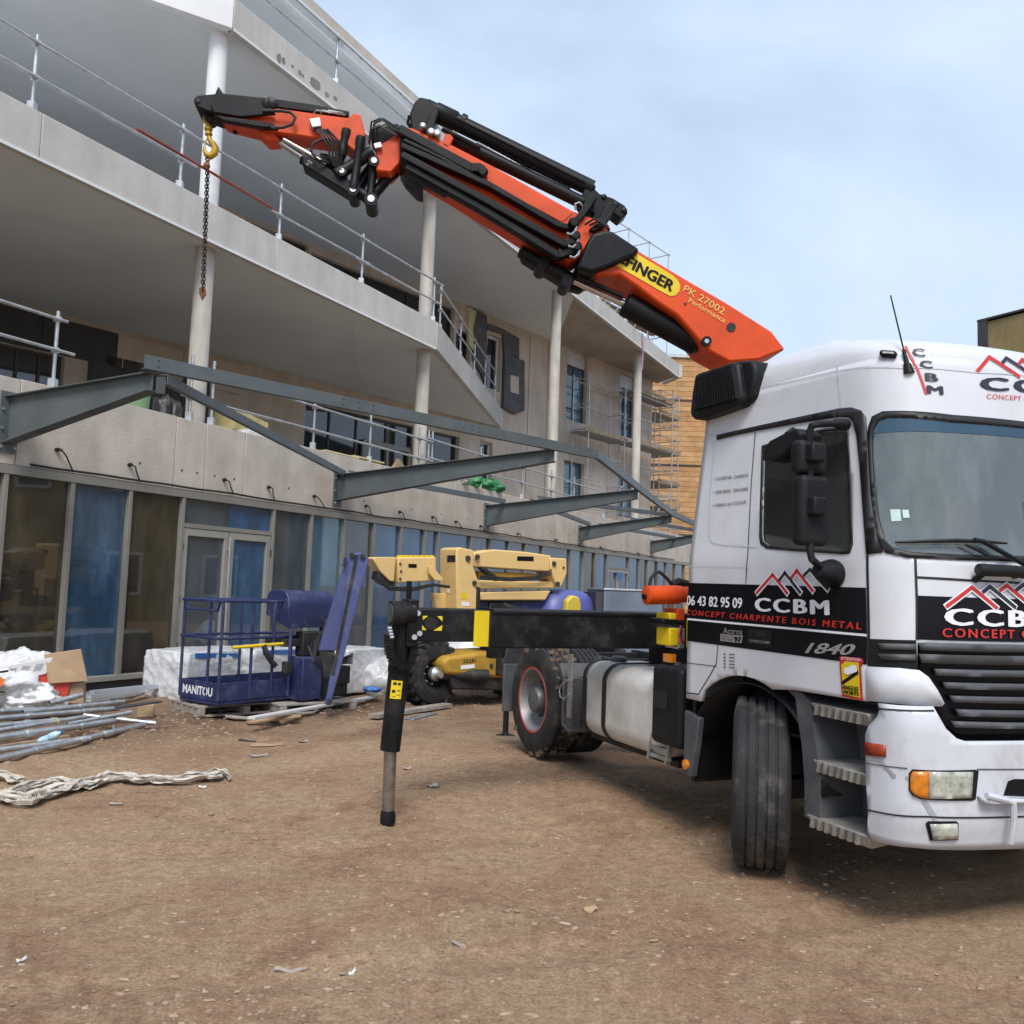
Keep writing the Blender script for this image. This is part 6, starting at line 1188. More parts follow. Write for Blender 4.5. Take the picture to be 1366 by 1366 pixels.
# fly jib (violet) and basket
FJ = Frame(gz(438, 944, .12), (.95, .3, 0))
def jp(px, w_, name, m, q=0., bev=.012, parent=None): return MB().prism([FJ.w(u, v, q) for u, v in px], FJ.n * -w_).build(name, m, parent or lft, bevel=bev)
jj = jp([(466, 743), (470, 738), (481, 737), (489, 740), (493, 746), (488, 762), (466, 850), (441, 941), (434, 940), (441, 901), (452, 858)], .10, 'basket_jib', m_puj, .12)
jp([(462, 748), (467, 742), (474, 742), (450, 868), (425, 868), (434, 836)], .12, 'basket_jib_plate', m_puj, .06, .01, jj); jp([(474, 741), (478, 740), (446, 900), (442, 900)], .02, 'jib_seam', m_lk, .135, 0, jj)
jp([(426, 868), (447, 870), (443, 903), (432, 905)], .1, 'jib_hinge', m_lk, .05, .012, jj)
for (u, v) in ((470, 741), (484, 742), (440, 936)): MB().tube(FJ.w(u, v, .0), FJ.w(u, v, .15), .035, 12).build('jib_pin', m_lk, jj, smooth=True)
MB().tube(FJ.w(458, 756, .1), FJ.w(461, 744, .1), .02, 8).build('jib_bracket', m_pu, jj)
C0 = gz(290, 942, .16); l1 = V((.6, .8, 0)); l2 = V((-.8, .6, 0)); BL1, BL2 = 1.75, .80
H = 1.27
def bk(a, b_, z): return V((C0.x, C0.y, 0)) + l1 * a + l2 * b_ + V((0, 0, C0.z + z))
bsk = MB().obx(bk(BL1 / 2, BL2 / 2, .03), l1 * BL1 / 2, l2 * BL2 / 2, V((0, 0, .03))).build('basket_floor', m_pu, lft, bevel=.01)
for a, b_, c, d in ((0, 0, BL1 * .78, 0), (0, 0, 0, BL2), (0, BL2, BL1, BL2)):
    P, Q = bk(a, b_, .16), bk(c, d, .16); MB().bar(P, Q, .02, .22).build('toe_board', m_pu, bsk, bevel=.004)
P_ = bk(0, BL2 - .08, .075); vs, fs = fit_text('MANITOU', .62, .11, bold=.03); out = -l1 * .0125
MB().add([bk(-.0125, BL2 - .08 - x, .10 + y) for x, y in vs], fs).build('basket_lettering', m_whv, bsk, fix=False)
def tubeb(pts, r=.017, name='basket_rail', m=m_pu): return MB().path(pts, r, 8).build(name, m, bsk, smooth=True)
for a, b_ in ((0, 0), (0, BL2), (0, BL2 * .30), (BL1 * .45, 0), (BL1, BL2), (BL1 * .5, BL2), (BL1 * .26, 0), (BL1, 0)): tubeb([bk(a, b_, .06), bk(a, b_, H)], .02, 'basket_post')
for z in (H, .68 * H - .05):
    tubeb([bk(BL1 * .8, 0, z), bk(-.05, 0, z), bk(-.06, .05, z), bk(-.06, BL2 - .05, z), bk(0, BL2 + .04, z), bk(BL1, BL2, z)], .02)
tubeb([bk(-.03, .02, H), bk(-.03, .06, H - .12), bk(-.03, BL2 - .12, H - .12), bk(-.03, BL2 - .02, H)], .018)
tubeb([bk(.15, -.02, .70), bk(1.0, -.03, .73)], .022, 'yellow_safety_bar', m_yel); tubeb([bk(BL1 * .8, 0, H), bk(BL1, 0, H), bk(BL1 + .05, .1, H - .05), bk(BL1, .2, H - .15)], .02)
# control console with a rounded cover
prof = [(0, 0), (0, .30), (.02, .40), (.08, .47), (.16, .49), (.36, .49), (.42, .46), (.46, .40), (.46, .16), (.40, .14)]
MB().prism([bk(BL1 * .52 , -.12 + x, H - .34 + z) for x, z in prof], l1 * .78).build('console_cover', m_pu, bsk, bevel=.012)
MB().obx(bk(BL1 * .72, .12, H * .58), l1 * .34, l2 * .2, V((0, 0, .05))).build('console_tray', m_lk, bsk, bevel=.01)
for a in (.56, .92): tubeb([bk(BL1 * a, -.1, .06), bk(BL1 * a, -.1, H - .2)], .022, 'console_post')
MB().obx(bk(BL1 * .55, -.08, .42), l1 * .05, l2 * .05, V((0, 0, .08))).build('foot_switch', m_lk, bsk, bevel=.01); MB().path([bk(BL1 * .35, -.03, .72), bk(BL1 * .38, -.06, .58), bk(BL1 * .42, -.06, .5), bk(BL1 * .45, -.08, .45)], .035, 8).build('joystick', m_lk, bsk, smooth=True)
# rotator between basket and jib
for a, b_, z, x, y, h_, m in ((1.28, -.12, .28, .2, .14, .28, m_pu), (1.5, -.14, .3, .12, .12, .34, m_lk), (1.72, -.16, .3, .16, .14, .12, m_lk), (1.72, -.16, .12, .14, .12, .1, m_lk), (1.56, -.1, .75, .05, .06, .3, m_lk), (1.35, -.05, .72, .18, .08, .16, m_lk)):
    MB().obx(bk(a, b_, z), l1 * x, l2 * y, V((0, 0, h_))).build('rotator_block', m, bsk, bevel=.015)
for k in range(5): MB().path([bk(1.2 + .05 * k, -.2, .7 + .04 * k), bk(1.25, -.27, .5), bk(1.4, -.32 - .01 * k, .47 + .02 * k), bk(1.65, -.33, .46 + .015 * k), bk(1.95, -.25, .45 + .03 * k)], .012, 6).build('rotator_hose', m_black if k else m_gpl2, bsk, smooth=True)

# hoses and stickers on the lift
for k in range(3): MB().path([FL.w(500 + k * 2, 775, .02), FL.w(520, 783 + 2 * k, .05), FL.w(550, 784 + 2 * k, .02), FL.w(578, 779 + k, .0), FL.w(600, 782 + k, .04)], .013, 6).build('lift_hose', m_black, lft, smooth=True)
for k in range(3): MB().path([FL.w(640, 768 + 2 * k, .02), FL.w(680, 771 + 2 * k, .04), FL.w(715, 769 + 2 * k, .03), FL.w(736, 760 + 3 * k, .03)], .012, 6).build('lift_hose', m_black, lft, smooth=True)
for (u0, v0, u1, v1, m) in ((615, 790, 623, 799, m_yel), (616, 803, 626, 808, m_whv), (545, 752, 556, 757, m_kp), (690, 742, 712, 748, m_kp)): lpoly([(u0, v0), (u1, v0 + .5), (u1, v1 + .5), (u0, v1)], .003, 'lift_sticker', m, .004 if u0 > 600 and u0 < 640 else (-.095 if u0 < 600 else -.035), 0)
# ================================================================ things lying about the yard
m_wrap = mat('white_pallet_wrap', (.64, .655, .675), .28, var=.08, vs=3, bump=1., bs=11, dirt=(.52, .5, .47, .35), ds=3, coat=.3)
m_bluep = mat('blue_plastic', (.04, .16, .50), .35, var=.2, vs=6, bump=.3); m_card = mat('cardboard', (.42, .29, .18), .85, var=.15, vs=5); m_redc = mat('red_carton', (.55, .055, .03), .55, var=.1); m_whc = mat('white_carton', (.62, .62, .61), .6, var=.08)
m_greyw = mat('weathered_plank', (.36, .32, .28), .9, var=.25, vs=7, bump=.25, bs=14)
def gp(u, v, z=0.): p = gz(u, v, z); return p
def wrapped(name, P, e, L_, D, Hh, label, seed, blue=True):
    e = V(e).normalized(); n = V((e.y, -e.x, 0)); n = n if n.dot(CAM - P) > 0 else -n
    t = thing(name, label, 'insulation pack', P)
    faces = [((0, 0, 0), e * L_, V((0, 0, Hh))), ((0, -D, 0), None, None)]
    mb = MB(); nx, ny, nz_ = 26, 10, 12
    bm = bmesh.new(); bmesh.ops.create_cube(bm, size=1.); bmesh.ops.subdivide_edges(bm, edges=bm.edges[:], cuts=26, use_grid_fill=True)
    vs = []
    for v in bm.verts:
        c = v.co.copy(); sup = V((c.x, c.y, c.z)); r = max(abs(c.x), abs(c.y), abs(c.z)); k = (sup.length / .866) ; rd = 1 - .06 * max(0, k - .72) / .28
        q = V((c.x * rd, c.y * rd, c.z * rd)); w_ = .03 * noise.noise(V((c.x * 5 + seed, c.y * 5, c.z * 3))) + .022 * (1 - 2 * abs(noise.noise(V((c.x * 9 + seed, c.y * 7, c.z * 5 + c.x * 6))))) + .012 * (1 - 2 * abs(noise.noise(V((c.x * 21 + seed, c.y * 14, c.z * 9 - c.x * 8)))))
        q *= 1 + w_ * 1.2; vs.append(P + e * (L_ * (q.x + .5)) - n * (D * (q.y + .5)) + V((0, 0, Hh * (q.z + .5))))
    bm.verts.index_update(); fs = [[v.index for v in f.verts] for f in bm.faces]; bm.free()
    o = mb.add(vs, fs).build('wrapped_block', m_wrap, t, smooth=True); o.data.set_sharp_from_angle(angle=PI)
    if blue: MB().obx(P + e * L_ * .42 - n * .005 + V((0, 0, Hh * .9)), e * L_ * .32 + V((0, 0, -.02)), n * .018, V((0, 0, .03))).build('blue_band', m_bluep, t)
    return t
wrapped('insulation_pack', gp(247, 938, .06), FE.d, 1.25, .8, .66, 'long white plastic wrapped pack with a blue band behind the violet basket', 1.)
wrapped('insulation_pack', gp(335, 930, .06), FE.d, 1.9, .8, .66, 'white wrapped pack standing between the basket rails and the violet jib', 4.)
wrapped('insulation_pack', gp(462, 927, .04), FE.d, .95, .7, .66, 'white wrapped pack just right of the violet jib', 8., False)
def crumple(name, c, r, m, label, cat, seed, n=64, amp=.5, group=None):
    rid = lambda p: 1 - 2 * abs(noise.noise(p))
    def fn(a, b_):
        th = a * 2 * PI; ph = (b_ - .5) * PI; d = V((math.cos(th) * math.cos(ph), math.sin(th) * math.cos(ph), math.sin(ph))); o_ = V((seed, seed * .3, 0))
        k = .82 + amp * (.42 * noise.noise(d * 1.5 + o_) + .22 * rid(d * 2.3 + o_) + .13 * rid(d * 5.1 + o_) + .06 * rid(d * 11 + o_)); q = V((d.x * r[0] * k, d.y * r[1] * k, d.z * r[2] * k)); q.z = max(q.z, -r[2] * .8); return V(c) + q
    o = MB().grid(fn, n, n // 2).build(name, m, None, smooth=True, label=label, cat=cat, group=group); o.data.set_sharp_from_angle(angle=PI); return o
c = gp(505, 928, 0); crumple('plastic_heap', c + V((.05, .2, .22)), (.42, .3, .36), m_wrap, 'crumpled heap of white plastic behind the outrigger leg', 'plastic sheet', 3.)
for i, (u, v, s) in enumerate(((503, 906, .13), (497, 917, .10))): crumple('blue_bag', gp(u, v + 18, 0) + V((0, -.1, .30 - .12 * i)), (s * 1.5, s, s * .5), m_bluep, ('larger' if i == 0 else 'smaller') + ' scrunched blue plastic bag on the white plastic heap', 'plastic bag', 6. + i, 40)
c = gp(615, 905, 0); crumple('plastic_heap', gp(620, 915, 0) + V((.1, 1.1, .42)), (.75, .35, .38), m_wrap, 'white plastic sheeting heaped behind the lift chassis', 'plastic sheet', 12.)
# pallet and boards under the basket
def pallet(P, e, label, L_=1.2, D=.8):
    t = thing('pallet', label, 'pallet', P); e = V(e).normalized(); n = V((e.y, -e.x, 0)); n = n if n.dot(CAM - P) > 0 else -n
    for k in range(5): MB().obx(P + e * L_ / 2 - n * (.05 + k * D / 5 + .02) + V((0, 0, .125)), e * L_ / 2, n * .055, V((0, 0, .011))).build('deck_board', m_greyw, t, bevel=.003)
    for k in range(3): MB().obx(P + e * (.06 + k * (L_ - .12) / 2) - n * D / 2 + V((0, 0, .065)), e * .045, n * D / 2, V((0, 0, .045))).build('bearer', m_greyw, t, bevel=.003)
    for k in range(3): MB().obx(P + e * L_ / 2 - n * (.06 + k * (D - .12) / 2) + V((0, 0, .012)), e * L_ / 2, n * .05, V((0, 0, .011))).build('bottom_board', m_greyw, t, bevel=.003)
pallet(gp(262, 958, .0), (.75, .66, 0), 'weathered grey pallet under the violet basket, towards the shop door', 1.3, .9); pallet(gp(372, 955, .0), (.8, .6, 0), 'weathered grey pallet under the foot of the violet jib', 1.1, .8)
def plank(a, b_, w_, h_, m, label, name='plank', za=.03, zb=.03, cat='plank', bev=.003): 
    P, Q = gp(*a, za), gp(*b_, zb); P.z += gh(P.x, P.y); Q.z += gh(Q.x, Q.y); return MB().bar(P, Q, w_, h_).build(name, m, None, bevel=bev, label=label, cat=cat)
plank((335, 957), (500, 930), .10, .03, m_whc, 'long white board lying from the pallet towards the plastic heap', za=.16, zb=.05); plank((330, 965), (400, 952), .09, .025, m_wood, 'short brown board leaning on the pallet edge', za=.03, zb=.10); plank((300, 962), (372, 960), .12, .02, m_greyw, 'flat grey board lying on the mud before the pallet')
pl_ = plank((498, 957), (597, 940), .16, .05, m_greyw, 'weathered grey plank lying beside the lift wheel', za=.05, zb=.05); plank((545, 962), (578, 953), .14, .008, m_galv, 'thin metal offcut tucked under the grey plank', za=.01, zb=.01, cat='metal offcut')
# steel profiles along the foot of the shop front
def profiles():
    for i, (a, b_, z, w_) in enumerate((((118, 936), (243, 921), .06, .10), ((118, 931), (243, 917), .14, .10), ((122, 927), (243, 914), .22, .09), ((150, 938), (243, 927), .03, .10))):
        P, Q = gp(*a, z), gp(*b_, z); t = thing('steel_profile', ('lowest', 'second', 'topmost', 'outermost')[i] + ' pale steel channel of the bundle before the shop front', 'steel profile', P); d, s, u = axes(Q - P); c = (P + Q) / 2; L_ = (Q - P).length / 2
        mb = MB(); mb.obx(c, d * L_, s * w_ / 2, u * .004); mb.obx(c + s * (w_ / 2 - .003) + u * .028, d * L_, s * .003, u * .0235); mb.obx(c - s * (w_ / 2 - .003) + u * .028, d * L_, s * .003, u * .0235); mb.build('channel', mat('bluish_zinc', (.60, .64, .70), .4, .35, var=.15), t)
        for k in range(4): MB().obx(c + d * L_ * (-.75 + .5 * k) - s * (w_ / 2 + .001) + u * .03, d * .03, s * .001, u * .006).build('slot', m_black, t)
profiles()
# heap of scaffold tubes
tubes = [((-30, 1019), (192, 967), .04, .06, .032, 'longest tube lying at the front edge of the heap'), ((-20, 1003), (120, 985), .05, .06, .028, 'tube lying just behind the front one, end in the mud'), ((-20, 987), (152, 962), .12, .10, .036, 'thick tube lying across the middle of the heap'),
         ((-20, 970), (78, 961), .18, .16, .03, 'short tube with a flattened end near the white bag'), ((-20, 960), (158, 945), .22, .16, .028, 'tube lying under the red carton'), ((112, 954), (208, 965), .14, .05, .024, 'slim tube slanting down into the mud'),
         ((66, 938), (109, 927), .28, .34, .030, 'short tube propped against the red carton'), ((30, 950), (165, 936), .24, .22, .026, 'tube resting on top of the heap beside the wooden block'), ((-20, 977), (115, 956), .16, .20, .024, 'tube with a yellow tape mark on the heap'), ((90, 966), (175, 950), .10, .16, .022, 'thin tube crossing the others near the wooden block'), ((-20, 950), (60, 946), .26, .22, .026, 'tube disappearing under the white bag')]
for i, (a, b_, za, zb, r, lab) in enumerate(tubes):
    P, Q = gp(*a, za), gp(*b_, zb); t = thing('scaffold_tube', lab + ' of galvanised scaffold tubes', 'scaffold tube', P, group=None); d = (Q - P).normalized()
    mb = MB(); d_, s_, u_ = axes(d); n_ = 14; L_ = (Q - P).length; mb.lathe(P, d, [(0, r * .86), (0, r), (L_, r), (L_, r * .86), (L_ - .1, r * .84)], n_, cap=False); mb.build('tube', m_galv, t, smooth=True)
    for f in ((.55, .93) if i % 2 else (.3, .72)):
        c = P.lerp(Q, f); MB().lathe(c - d * .03, d, [(0, r * 1.25), (.06, r * 1.25)], 12).build('collar', m_galv, t, smooth=True)
    if i == 8: MB().lathe(P.lerp(Q, .68), d, [(0, r * 1.05), (.06, r * 1.05)], 12).build('tape_mark', m_yel, t)
    if i in (5, 7): c = P.lerp(Q, .4 if i == 5 else .75); MB().tube(c, c + V((.03, -.02, -.16)), .012, 8).build('locking_pin', m_galv, t)
    if i in (2,): 
        c0 = P + V((0, -.02, -.06)); MB().bar(P + V((0, -.06, -.08)), P.lerp(Q, .62) + V((0, -.06, -.08)), .10, .035).build('plank_below', m_wood, t)
# carton, bag, bottle and block
P = gp(112, 938, .18); ct = thing('carton', 'torn red and white carton with a brown flap on the tube heap', 'carton', P); ex = V((-.93, -.35, 0)); ey = V((-.35, .93, 0))
cb_ = lambda a, b_, z: P + ex * (a * 1.4) + ey * b_ + V((0, 0, z * 1.35))
MB().hexa([cb_(0, 0, 0), cb_(.36, 0, 0), cb_(.36, .3, 0), cb_(0, .3, 0), cb_(.02, 0, .2), cb_(.38, .0, .22), cb_(.38, .3, .24), cb_(.02, .3, .22)]).build('carton_body', m_card, ct, bevel=.006)
MB().hexa([cb_(.14, -.03, .02), cb_(.56, -.05, .04), cb_(.6, .2, .06), cb_(.14, .2, .06), cb_(.10, -.03, .22), cb_(.42, -.05, .32), cb_(.48, .2, .34), cb_(.10, .2, .26)]).build('red_side', m_redc, ct, bevel=.006)
MB().hexa([cb_(.30, -.06, .26), cb_(.80, -.06, .10), cb_(.80, .2, .10), cb_(.30, .2, .28), cb_(.26, -.06, .40), cb_(.74, -.06, .30), cb_(.74, .2, .30), cb_(.26, .2, .42)]).build('white_side', m_whc, ct, bevel=.006)
for k in range(3): MB().hexa([cb_(.34 + k * .1, -.0615, .29 - k * .02), cb_(.40 + k * .1, -.0615, .28 - k * .02), cb_(.40 + k * .1, -.061, .28 - k * .02), cb_(.34 + k * .1, -.061, .29 - k * .02), cb_(.32 + k * .1, -.0615, .35 - k * .02), cb_(.38 + k * .1, -.0615, .345 - k * .02), cb_(.38 + k * .1, -.061, .345 - k * .02), cb_(.32 + k * .1, -.061, .35 - k * .02)]).build('printed_panel', m_galv, ct)
MB().hexa([cb_(-.02, -.08, .20), cb_(.26, -.09, .18), cb_(.28, -.07, .185), cb_(-.02, -.06, .205), cb_(.05, -.07, .47), cb_(.33, -.05, .42), cb_(.33, -.04, .425), cb_(.05, -.06, .475)]).build('brown_flap', m_card, ct)
bgp = gp(18, 946, .1); bg_ = thing('big_bag', 'slumped white woven sack with an orange round print at the edge of the heap', 'sack', bgp)
def sub_blob(c, r, m, name, parent, seed, amp=.3, n=28):
    o = crumple(name, c, r, m, 'x', 'x', seed, 72, amp * 2.2); del o['label']; del o['category']; o.parent = parent; M_ = FRM[parent].inverted(); o.data.transform(M_); FRM[o] = FRM[parent]; return o
sub_blob(bgp + V((-.15, .1, .33)), (.58, .4, .36), m_wrap, 'sack_body', bg_, 2.5, .32, 40); sub_blob(bgp + V((.25, .0, .12)), (.34, .3, .22), m_wrap, 'sack_fold', bg_, 7.5, .4, 26)
c = bgp + V((.0, -.42, .36)); vdir = (CAM - c).normalized(); d_, s_, u_ = axes(vdir)
MB().prism([c + s_ * (.085 * math.cos(2 * PI * i / 18)) + u_ * (.065 * math.sin(2 * PI * i / 18)) for i in range(18)], vdir * .02).build('orange_print', mat('orange_print', (.75, .16, .02), .6), bg_); MB().obx(c + u_ * .1 + s_ * .0, s_ * .12 - u_ * .02, vdir * .01, u_ * .012).build('black_print', m_kp, bg_); MB().obx(c - u_ * .1, s_ * .1 + u_ * .02, vdir * .01, u_ * .008).build('black_print', m_kp, bg_)
P = gp(52, 990, .03); Q = gp(70, 982, .09); bt = thing('plastic_bottle', 'clear blue plastic bottle lying among the tubes', 'bottle', P); d = (Q - P).normalized()
MB().lathe(P, d, [(0, .005), (.005, .035), (.03, .04), (.10, .036), (.13, .04), (.18, .038), (.21, .016), (.225, .014)], 18).build('bottle_body', mat('blue_pet', (.45, .66, .80), .15, var=.2, vs=20), bt, smooth=True); MB().lathe(P + d * .225, d, [(0, .017), (.02, .017)], 12).build('cap', m_bluep, bt, smooth=True); MB().lathe(P + d * .105, d, [(0, .0385), (.025, .0385)], 18, cap=False).build('bottle_label', mat('bottle_label', (.2, .4, .65), .5), bt)
P = gp(192, 958, 0); P.z = gh(P.x, P.y); MB().obx(P + V((0, .05, .07)), (.09, .03, 0), (-.02, .06, 0), (0, 0, .07)).build('timber_block', m_wood, None, bevel=.005, label='short orange brown timber block at the end of the tube heap', cat='timber'); plank((157, 943), (212, 938), .12, .02, m_clad, 'dark flat bar resting across the timber block', za=.2, zb=.19, cat='metal bar')
# twisted strip of pale plastic sheet on the ground
def twist(px, wd, label, seed, name='plastic_strip', ns=5):
    pts = []
    for (a, b_) in zip(px[:-1], px[1:]):
        for k in range(10): pts.append((a[0] + (b_[0] - a[0]) * k / 10, a[1] + (b_[1] - a[1]) * k / 10))
    W_ = [gp(u, v, .0) for u, v in pts]; t = thing(name, label, 'plastic sheet', W_[0]); m_ = mat('dirty_plastic', (.60, .55, .48), .5, var=.22, vs=9, bump=.3, bs=30, dirt=(.36, .28, .21, .5), ds=6)
    for q_ in range(ns):
        ph = seed * 1.7 + q_ * 1.9; vs = []; nn = len(W_); nc = 7
        for i, p in enumerate(W_):
            d = (W_[min(i + 1, nn - 1)] - W_[max(i - 1, 0)]).normalized(); s_ = V((d.y, -d.x, 0)); tp = min(1, (nn - 1 - i) / 14 + .25)
            off = wd * tp * (.75 * math.sin(i * .13 + ph) + .5 * noise.noise(V((i * .11, ph, 1)))); w_ = wd * tp * (.55 + .45 * noise.noise(V((i * .09, ph, 5)))); th = 1.3 * math.sin(i * .085 + ph) + .8 * noise.noise(V((i * .15, ph, 2)))
            for j in range(nc):
                f = (j / (nc - 1) - .5) * 2; x = off + w_ * f * math.cos(th); z = abs(w_ * f * math.sin(th)) * .55 + .012 * abs(math.sin(j * 1.9 + i * .2)) + .012 * (1 + noise.noise(V((i * .3, j * .7, ph)))) + .008 * q_; q = p + s_ * x; vs.append(V((q.x, q.y, gh(q.x, q.y) + .004 + z)))
        fs = [(i * nc + j, i * nc + j + 1, (i + 1) * nc + j + 1, (i + 1) * nc + j) for i in range(nn - 1) for j in range(nc - 1)]
        MB().add(vs, fs).build('fold', m_, t, smooth=True, solid=.002, fix=False)
twist([(-25, 1066), (10, 1072), (38, 1078), (52, 1066), (78, 1060), (100, 1055), (135, 1049), (165, 1044), (188, 1046), (215, 1047), (245, 1047), (280, 1044), (296, 1039)], .085, 'long twisted strip of dirty cream plastic sheet across the earth', 1.)
twist([(15, 1064), (45, 1055), (70, 1049), (92, 1050), (110, 1054)], .05, 'loose loop of cream plastic beside the long twisted strip', 5.); twist([(-25, 1038), (5, 1043), (20, 1046), (34, 1047)], .05, 'short torn end of cream plastic next to the tube heap', 9.); twist([(272, 1042), (286, 1035), (298, 1036), (308, 1045)], .03, 'curled tail of cream plastic at the tip of the strip', 13.)
# scraps on the earth
def scrap(u, v, w_, h_, ang, m, label, name, cat, lift=.006, curl=.01):
    p = gp(u, v, 0); z = gh(p.x, p.y); mb = MB(); ca, sa = math.cos(ang), math.sin(ang)
    def fn(i, j): x = (i - .5) * w_; y = (j - .5) * h_ * (1 + .3 * math.sin(i * 5)); X = p.x + x * ca - y * sa; Y = p.y + x * sa + y * ca; return V((X, Y, gh(X, Y) + lift + curl * (4 * (i - .5) ** 2) * (.5 + j * .5) + .006 * math.sin(9 * j + 4 * i)))
    mb.grid(fn, 8, 5); mb.build(name, m, None, solid=.004, label=label, cat=cat, smooth=True)
scrap(357, 993, .34, .2, .2, m_card, 'torn brown cardboard piece on the earth by the pallets', 'cardboard_scrap', 'cardboard'); scrap(346, 1009, .16, .12, .5, m_greyw, 'small pale chip of board near the torn cardboard', 'board_scrap', 'scrap'); scrap(330, 987, .2, .05, -.3, m_clad, 'dark strip of membrane lying by the torn cardboard', 'membrane_scrap', 'scrap')
scrap(405, 991, .10, .07, .9, m_greyw, 'curled pale paper scrap alone on the earth', 'paper_scrap', 'scrap', curl=.02); scrap(543, 1038, .07, .05, .4, m_greyw, 'crumpled pale scrap beside the outrigger ram', 'paper_scrap', 'scrap', curl=.02); scrap(578, 1060, .11, .08, 1.2, m_greyw, 'pale tan scrap to the right of the outrigger foot', 'paper_scrap', 'scrap'); scrap(470, 1296, .035, .012, .9, m_whc, 'tiny white splinter in the open foreground earth', 'splinter', 'scrap'); scrap(788, 1213, .07, .05, .5, m_card, 'brown leaf-like scrap before the front wheel', 'cardboard_scrap', 'scrap', curl=.015); scrap(388, 1292, .14, .010, .25, m_greyw, 'thin pale stick in the foreground earth', 'stick', 'stick'); scrap(612, 1263, .08, .012, -.5, m_greyw, 'thin twig in the middle of the foreground', 'stick', 'stick')
scrap(29, 1282, .05, .015, 1.3, m_whc, 'white sliver at the near edge of the earth', 'splinter', 'scrap'); scrap(155, 1075, .09, .03, .2, m_greyw, 'flat pale stone-like chip in front of the plastic strip', 'board_scrap', 'scrap'); scrap(270, 1052, .06, .03, .2, m_whc, 'small white chip beside the plastic strip tip', 'board_scrap', 'scrap')
# blue-grey site box behind the outrigger beam, blue tag on the far door
FS = Frame((1.45, 14.6, 0), (.97, .22, 0)); sb = thing('site_box', 'blue grey steel site box standing behind the outrigger beam', 'steel box', FS.P(0, 0, 0)); a = FS.px(806, 790)[0]; b_ = FS.px(884, 790)[0]; zt = FS.px(830, 788)[1]
mb = MB(); fbox(FS, a, b_, -.9, 0, .05, zt, mb); o = mb.build('box_body', mat('blue_grey_paint', (.15, .19, .25), .5, var=.15, vs=3, streak=.2), sb, bevel=.015); fbox(FS, a - .01, b_ + .01, -.92, .015, zt, zt + .03).build('lid', mat('zinc_lid', (.5, .52, .55), .4, .5), sb, bevel=.006); fbox(FS, a - .12, a - .005, -.8, -.05, .05, zt - .04).build('side_fin', m_clad, sb)
t_, z_ = FE.px(827, 768, .05); g_ = FE.P(t_, .045, z_); MB().obx(g_, FE.d * .22, FE.n * .01, V((0, 0, .12))).build('door_notice', mat('blue_notice', (.03, .22, .55), .6), None, label='small blue notice stuck on the far glazed door', cat='notice')
for i, u in enumerate((612, 628, 645, 657)):
    t, z = on_par(u, 648, -.12); crumple('green_sack', FE.P(t, -.14, PTOP + .13), (.28, .14, .15 + .03 * (i % 2)), m_green if i else mat('white_sack', (.6, .62, .62), .6, bump=.4), ('', 'flat green sack next to the white one on the parapet', 'plump green sack in the middle of the parapet row', 'last green sack of the parapet row towards the far columns')[i] if i else 'white sack beside the green sacks on the parapet', 'sack', seed=i * 5. + 2, amp=1.0, n=48)
# cyan film-covered boards leaning inside the glazing
m_cyan = mat('cyan_film_board', (.03, .38, .62), .4, var=.25, vs=3, streak=.2)
for i, (u0, u1, v0, h_) in enumerate(((472, 486, 870, 1.15), (497, 508, 872, 1.3), (515, 528, 868, .9), (330, 356, 880, .95))):
    t0, t1 = FE.px(u0, v0, -.4)[0], FE.px(u1, v0, -.4)[0]; MB().hexa([FE.P(t0, -.35, .13), FE.P(t1 + .15, -.35, .13), FE.P(t1 + .15, -.38, .13), FE.P(t0, -.38, .13), FE.P(t0, -.7, .13 + h_), FE.P(t1, -.7, .13 + h_), FE.P(t1, -.73, .13 + h_), FE.P(t0, -.73, .13 + h_)]).build('film_board', m_cyan, None, label=('narrow cyan board leaning inside the glazing behind the violet jib', 'tallest cyan board leaning inside the glazing behind the violet jib', 'low cyan board leaning inside the glazing near the yellow boom tip', 'wide cyan board leaning inside the glazed shop door')[i], cat='board')
# loose stones
random.seed(3); vs = []; fs = []
def stone(x, y, s):
    k = len(vs); z = gh(x, y); a0 = random.uniform(0, 6.28); n_ = 5; hs = random.uniform(.35, .7)
    for lv, (r, h_) in enumerate(((1., -.2), (.9, .35), (.45, .8))):
        for j in range(n_): a = a0 + 2 * PI * j / n_; q = s * r * random.uniform(.75, 1.2); vs.append((x + math.cos(a) * q, y + math.sin(a) * q * .8, z + s * h_ * hs))
    for lv in range(2):
        for j in range(n_): fs.append((k + lv * n_ + j, k + lv * n_ + (j + 1) % n_, k + (lv + 1) * n_ + (j + 1) % n_, k + (lv + 1) * n_ + j))
    fs.append(tuple(k + 2 * n_ + j for j in range(n_)))
for i in range(16000):
    y = 2.6 + (random.random() ** 1.6) * 11; x = random.uniform(-.62, .62) * y * 1.05
    if noise.noise(V((x * .8, y * .8, 7))) + random.uniform(-.35, .35) > -.05: stone(x, y, (.003 + .016 * random.random() ** 5) * (1 + y * .05))
for i in range(2600):     # clods in the churned strip
    x = random.uniform(-6, 1.2); s = random.gauss(0, .5); y = 8.7 + ((x + 4.9) * .755 + .35 - s) / .656; stone(x, y, .008 + .03 * random.random() ** 3)
me = bpy.data.meshes.new('loose_stones'); me.from_pydata(vs, [], fs); me.materials.append(mat('stones', (.30, .22, .155), .9, var=.45, vs=6, col2=(.15, .095, .065))); o = link(bpy.data.objects.new('loose_stones', me)); tag(o, 'loose stones and clods scattered over the bare earth', 'stones', kind='stuff')

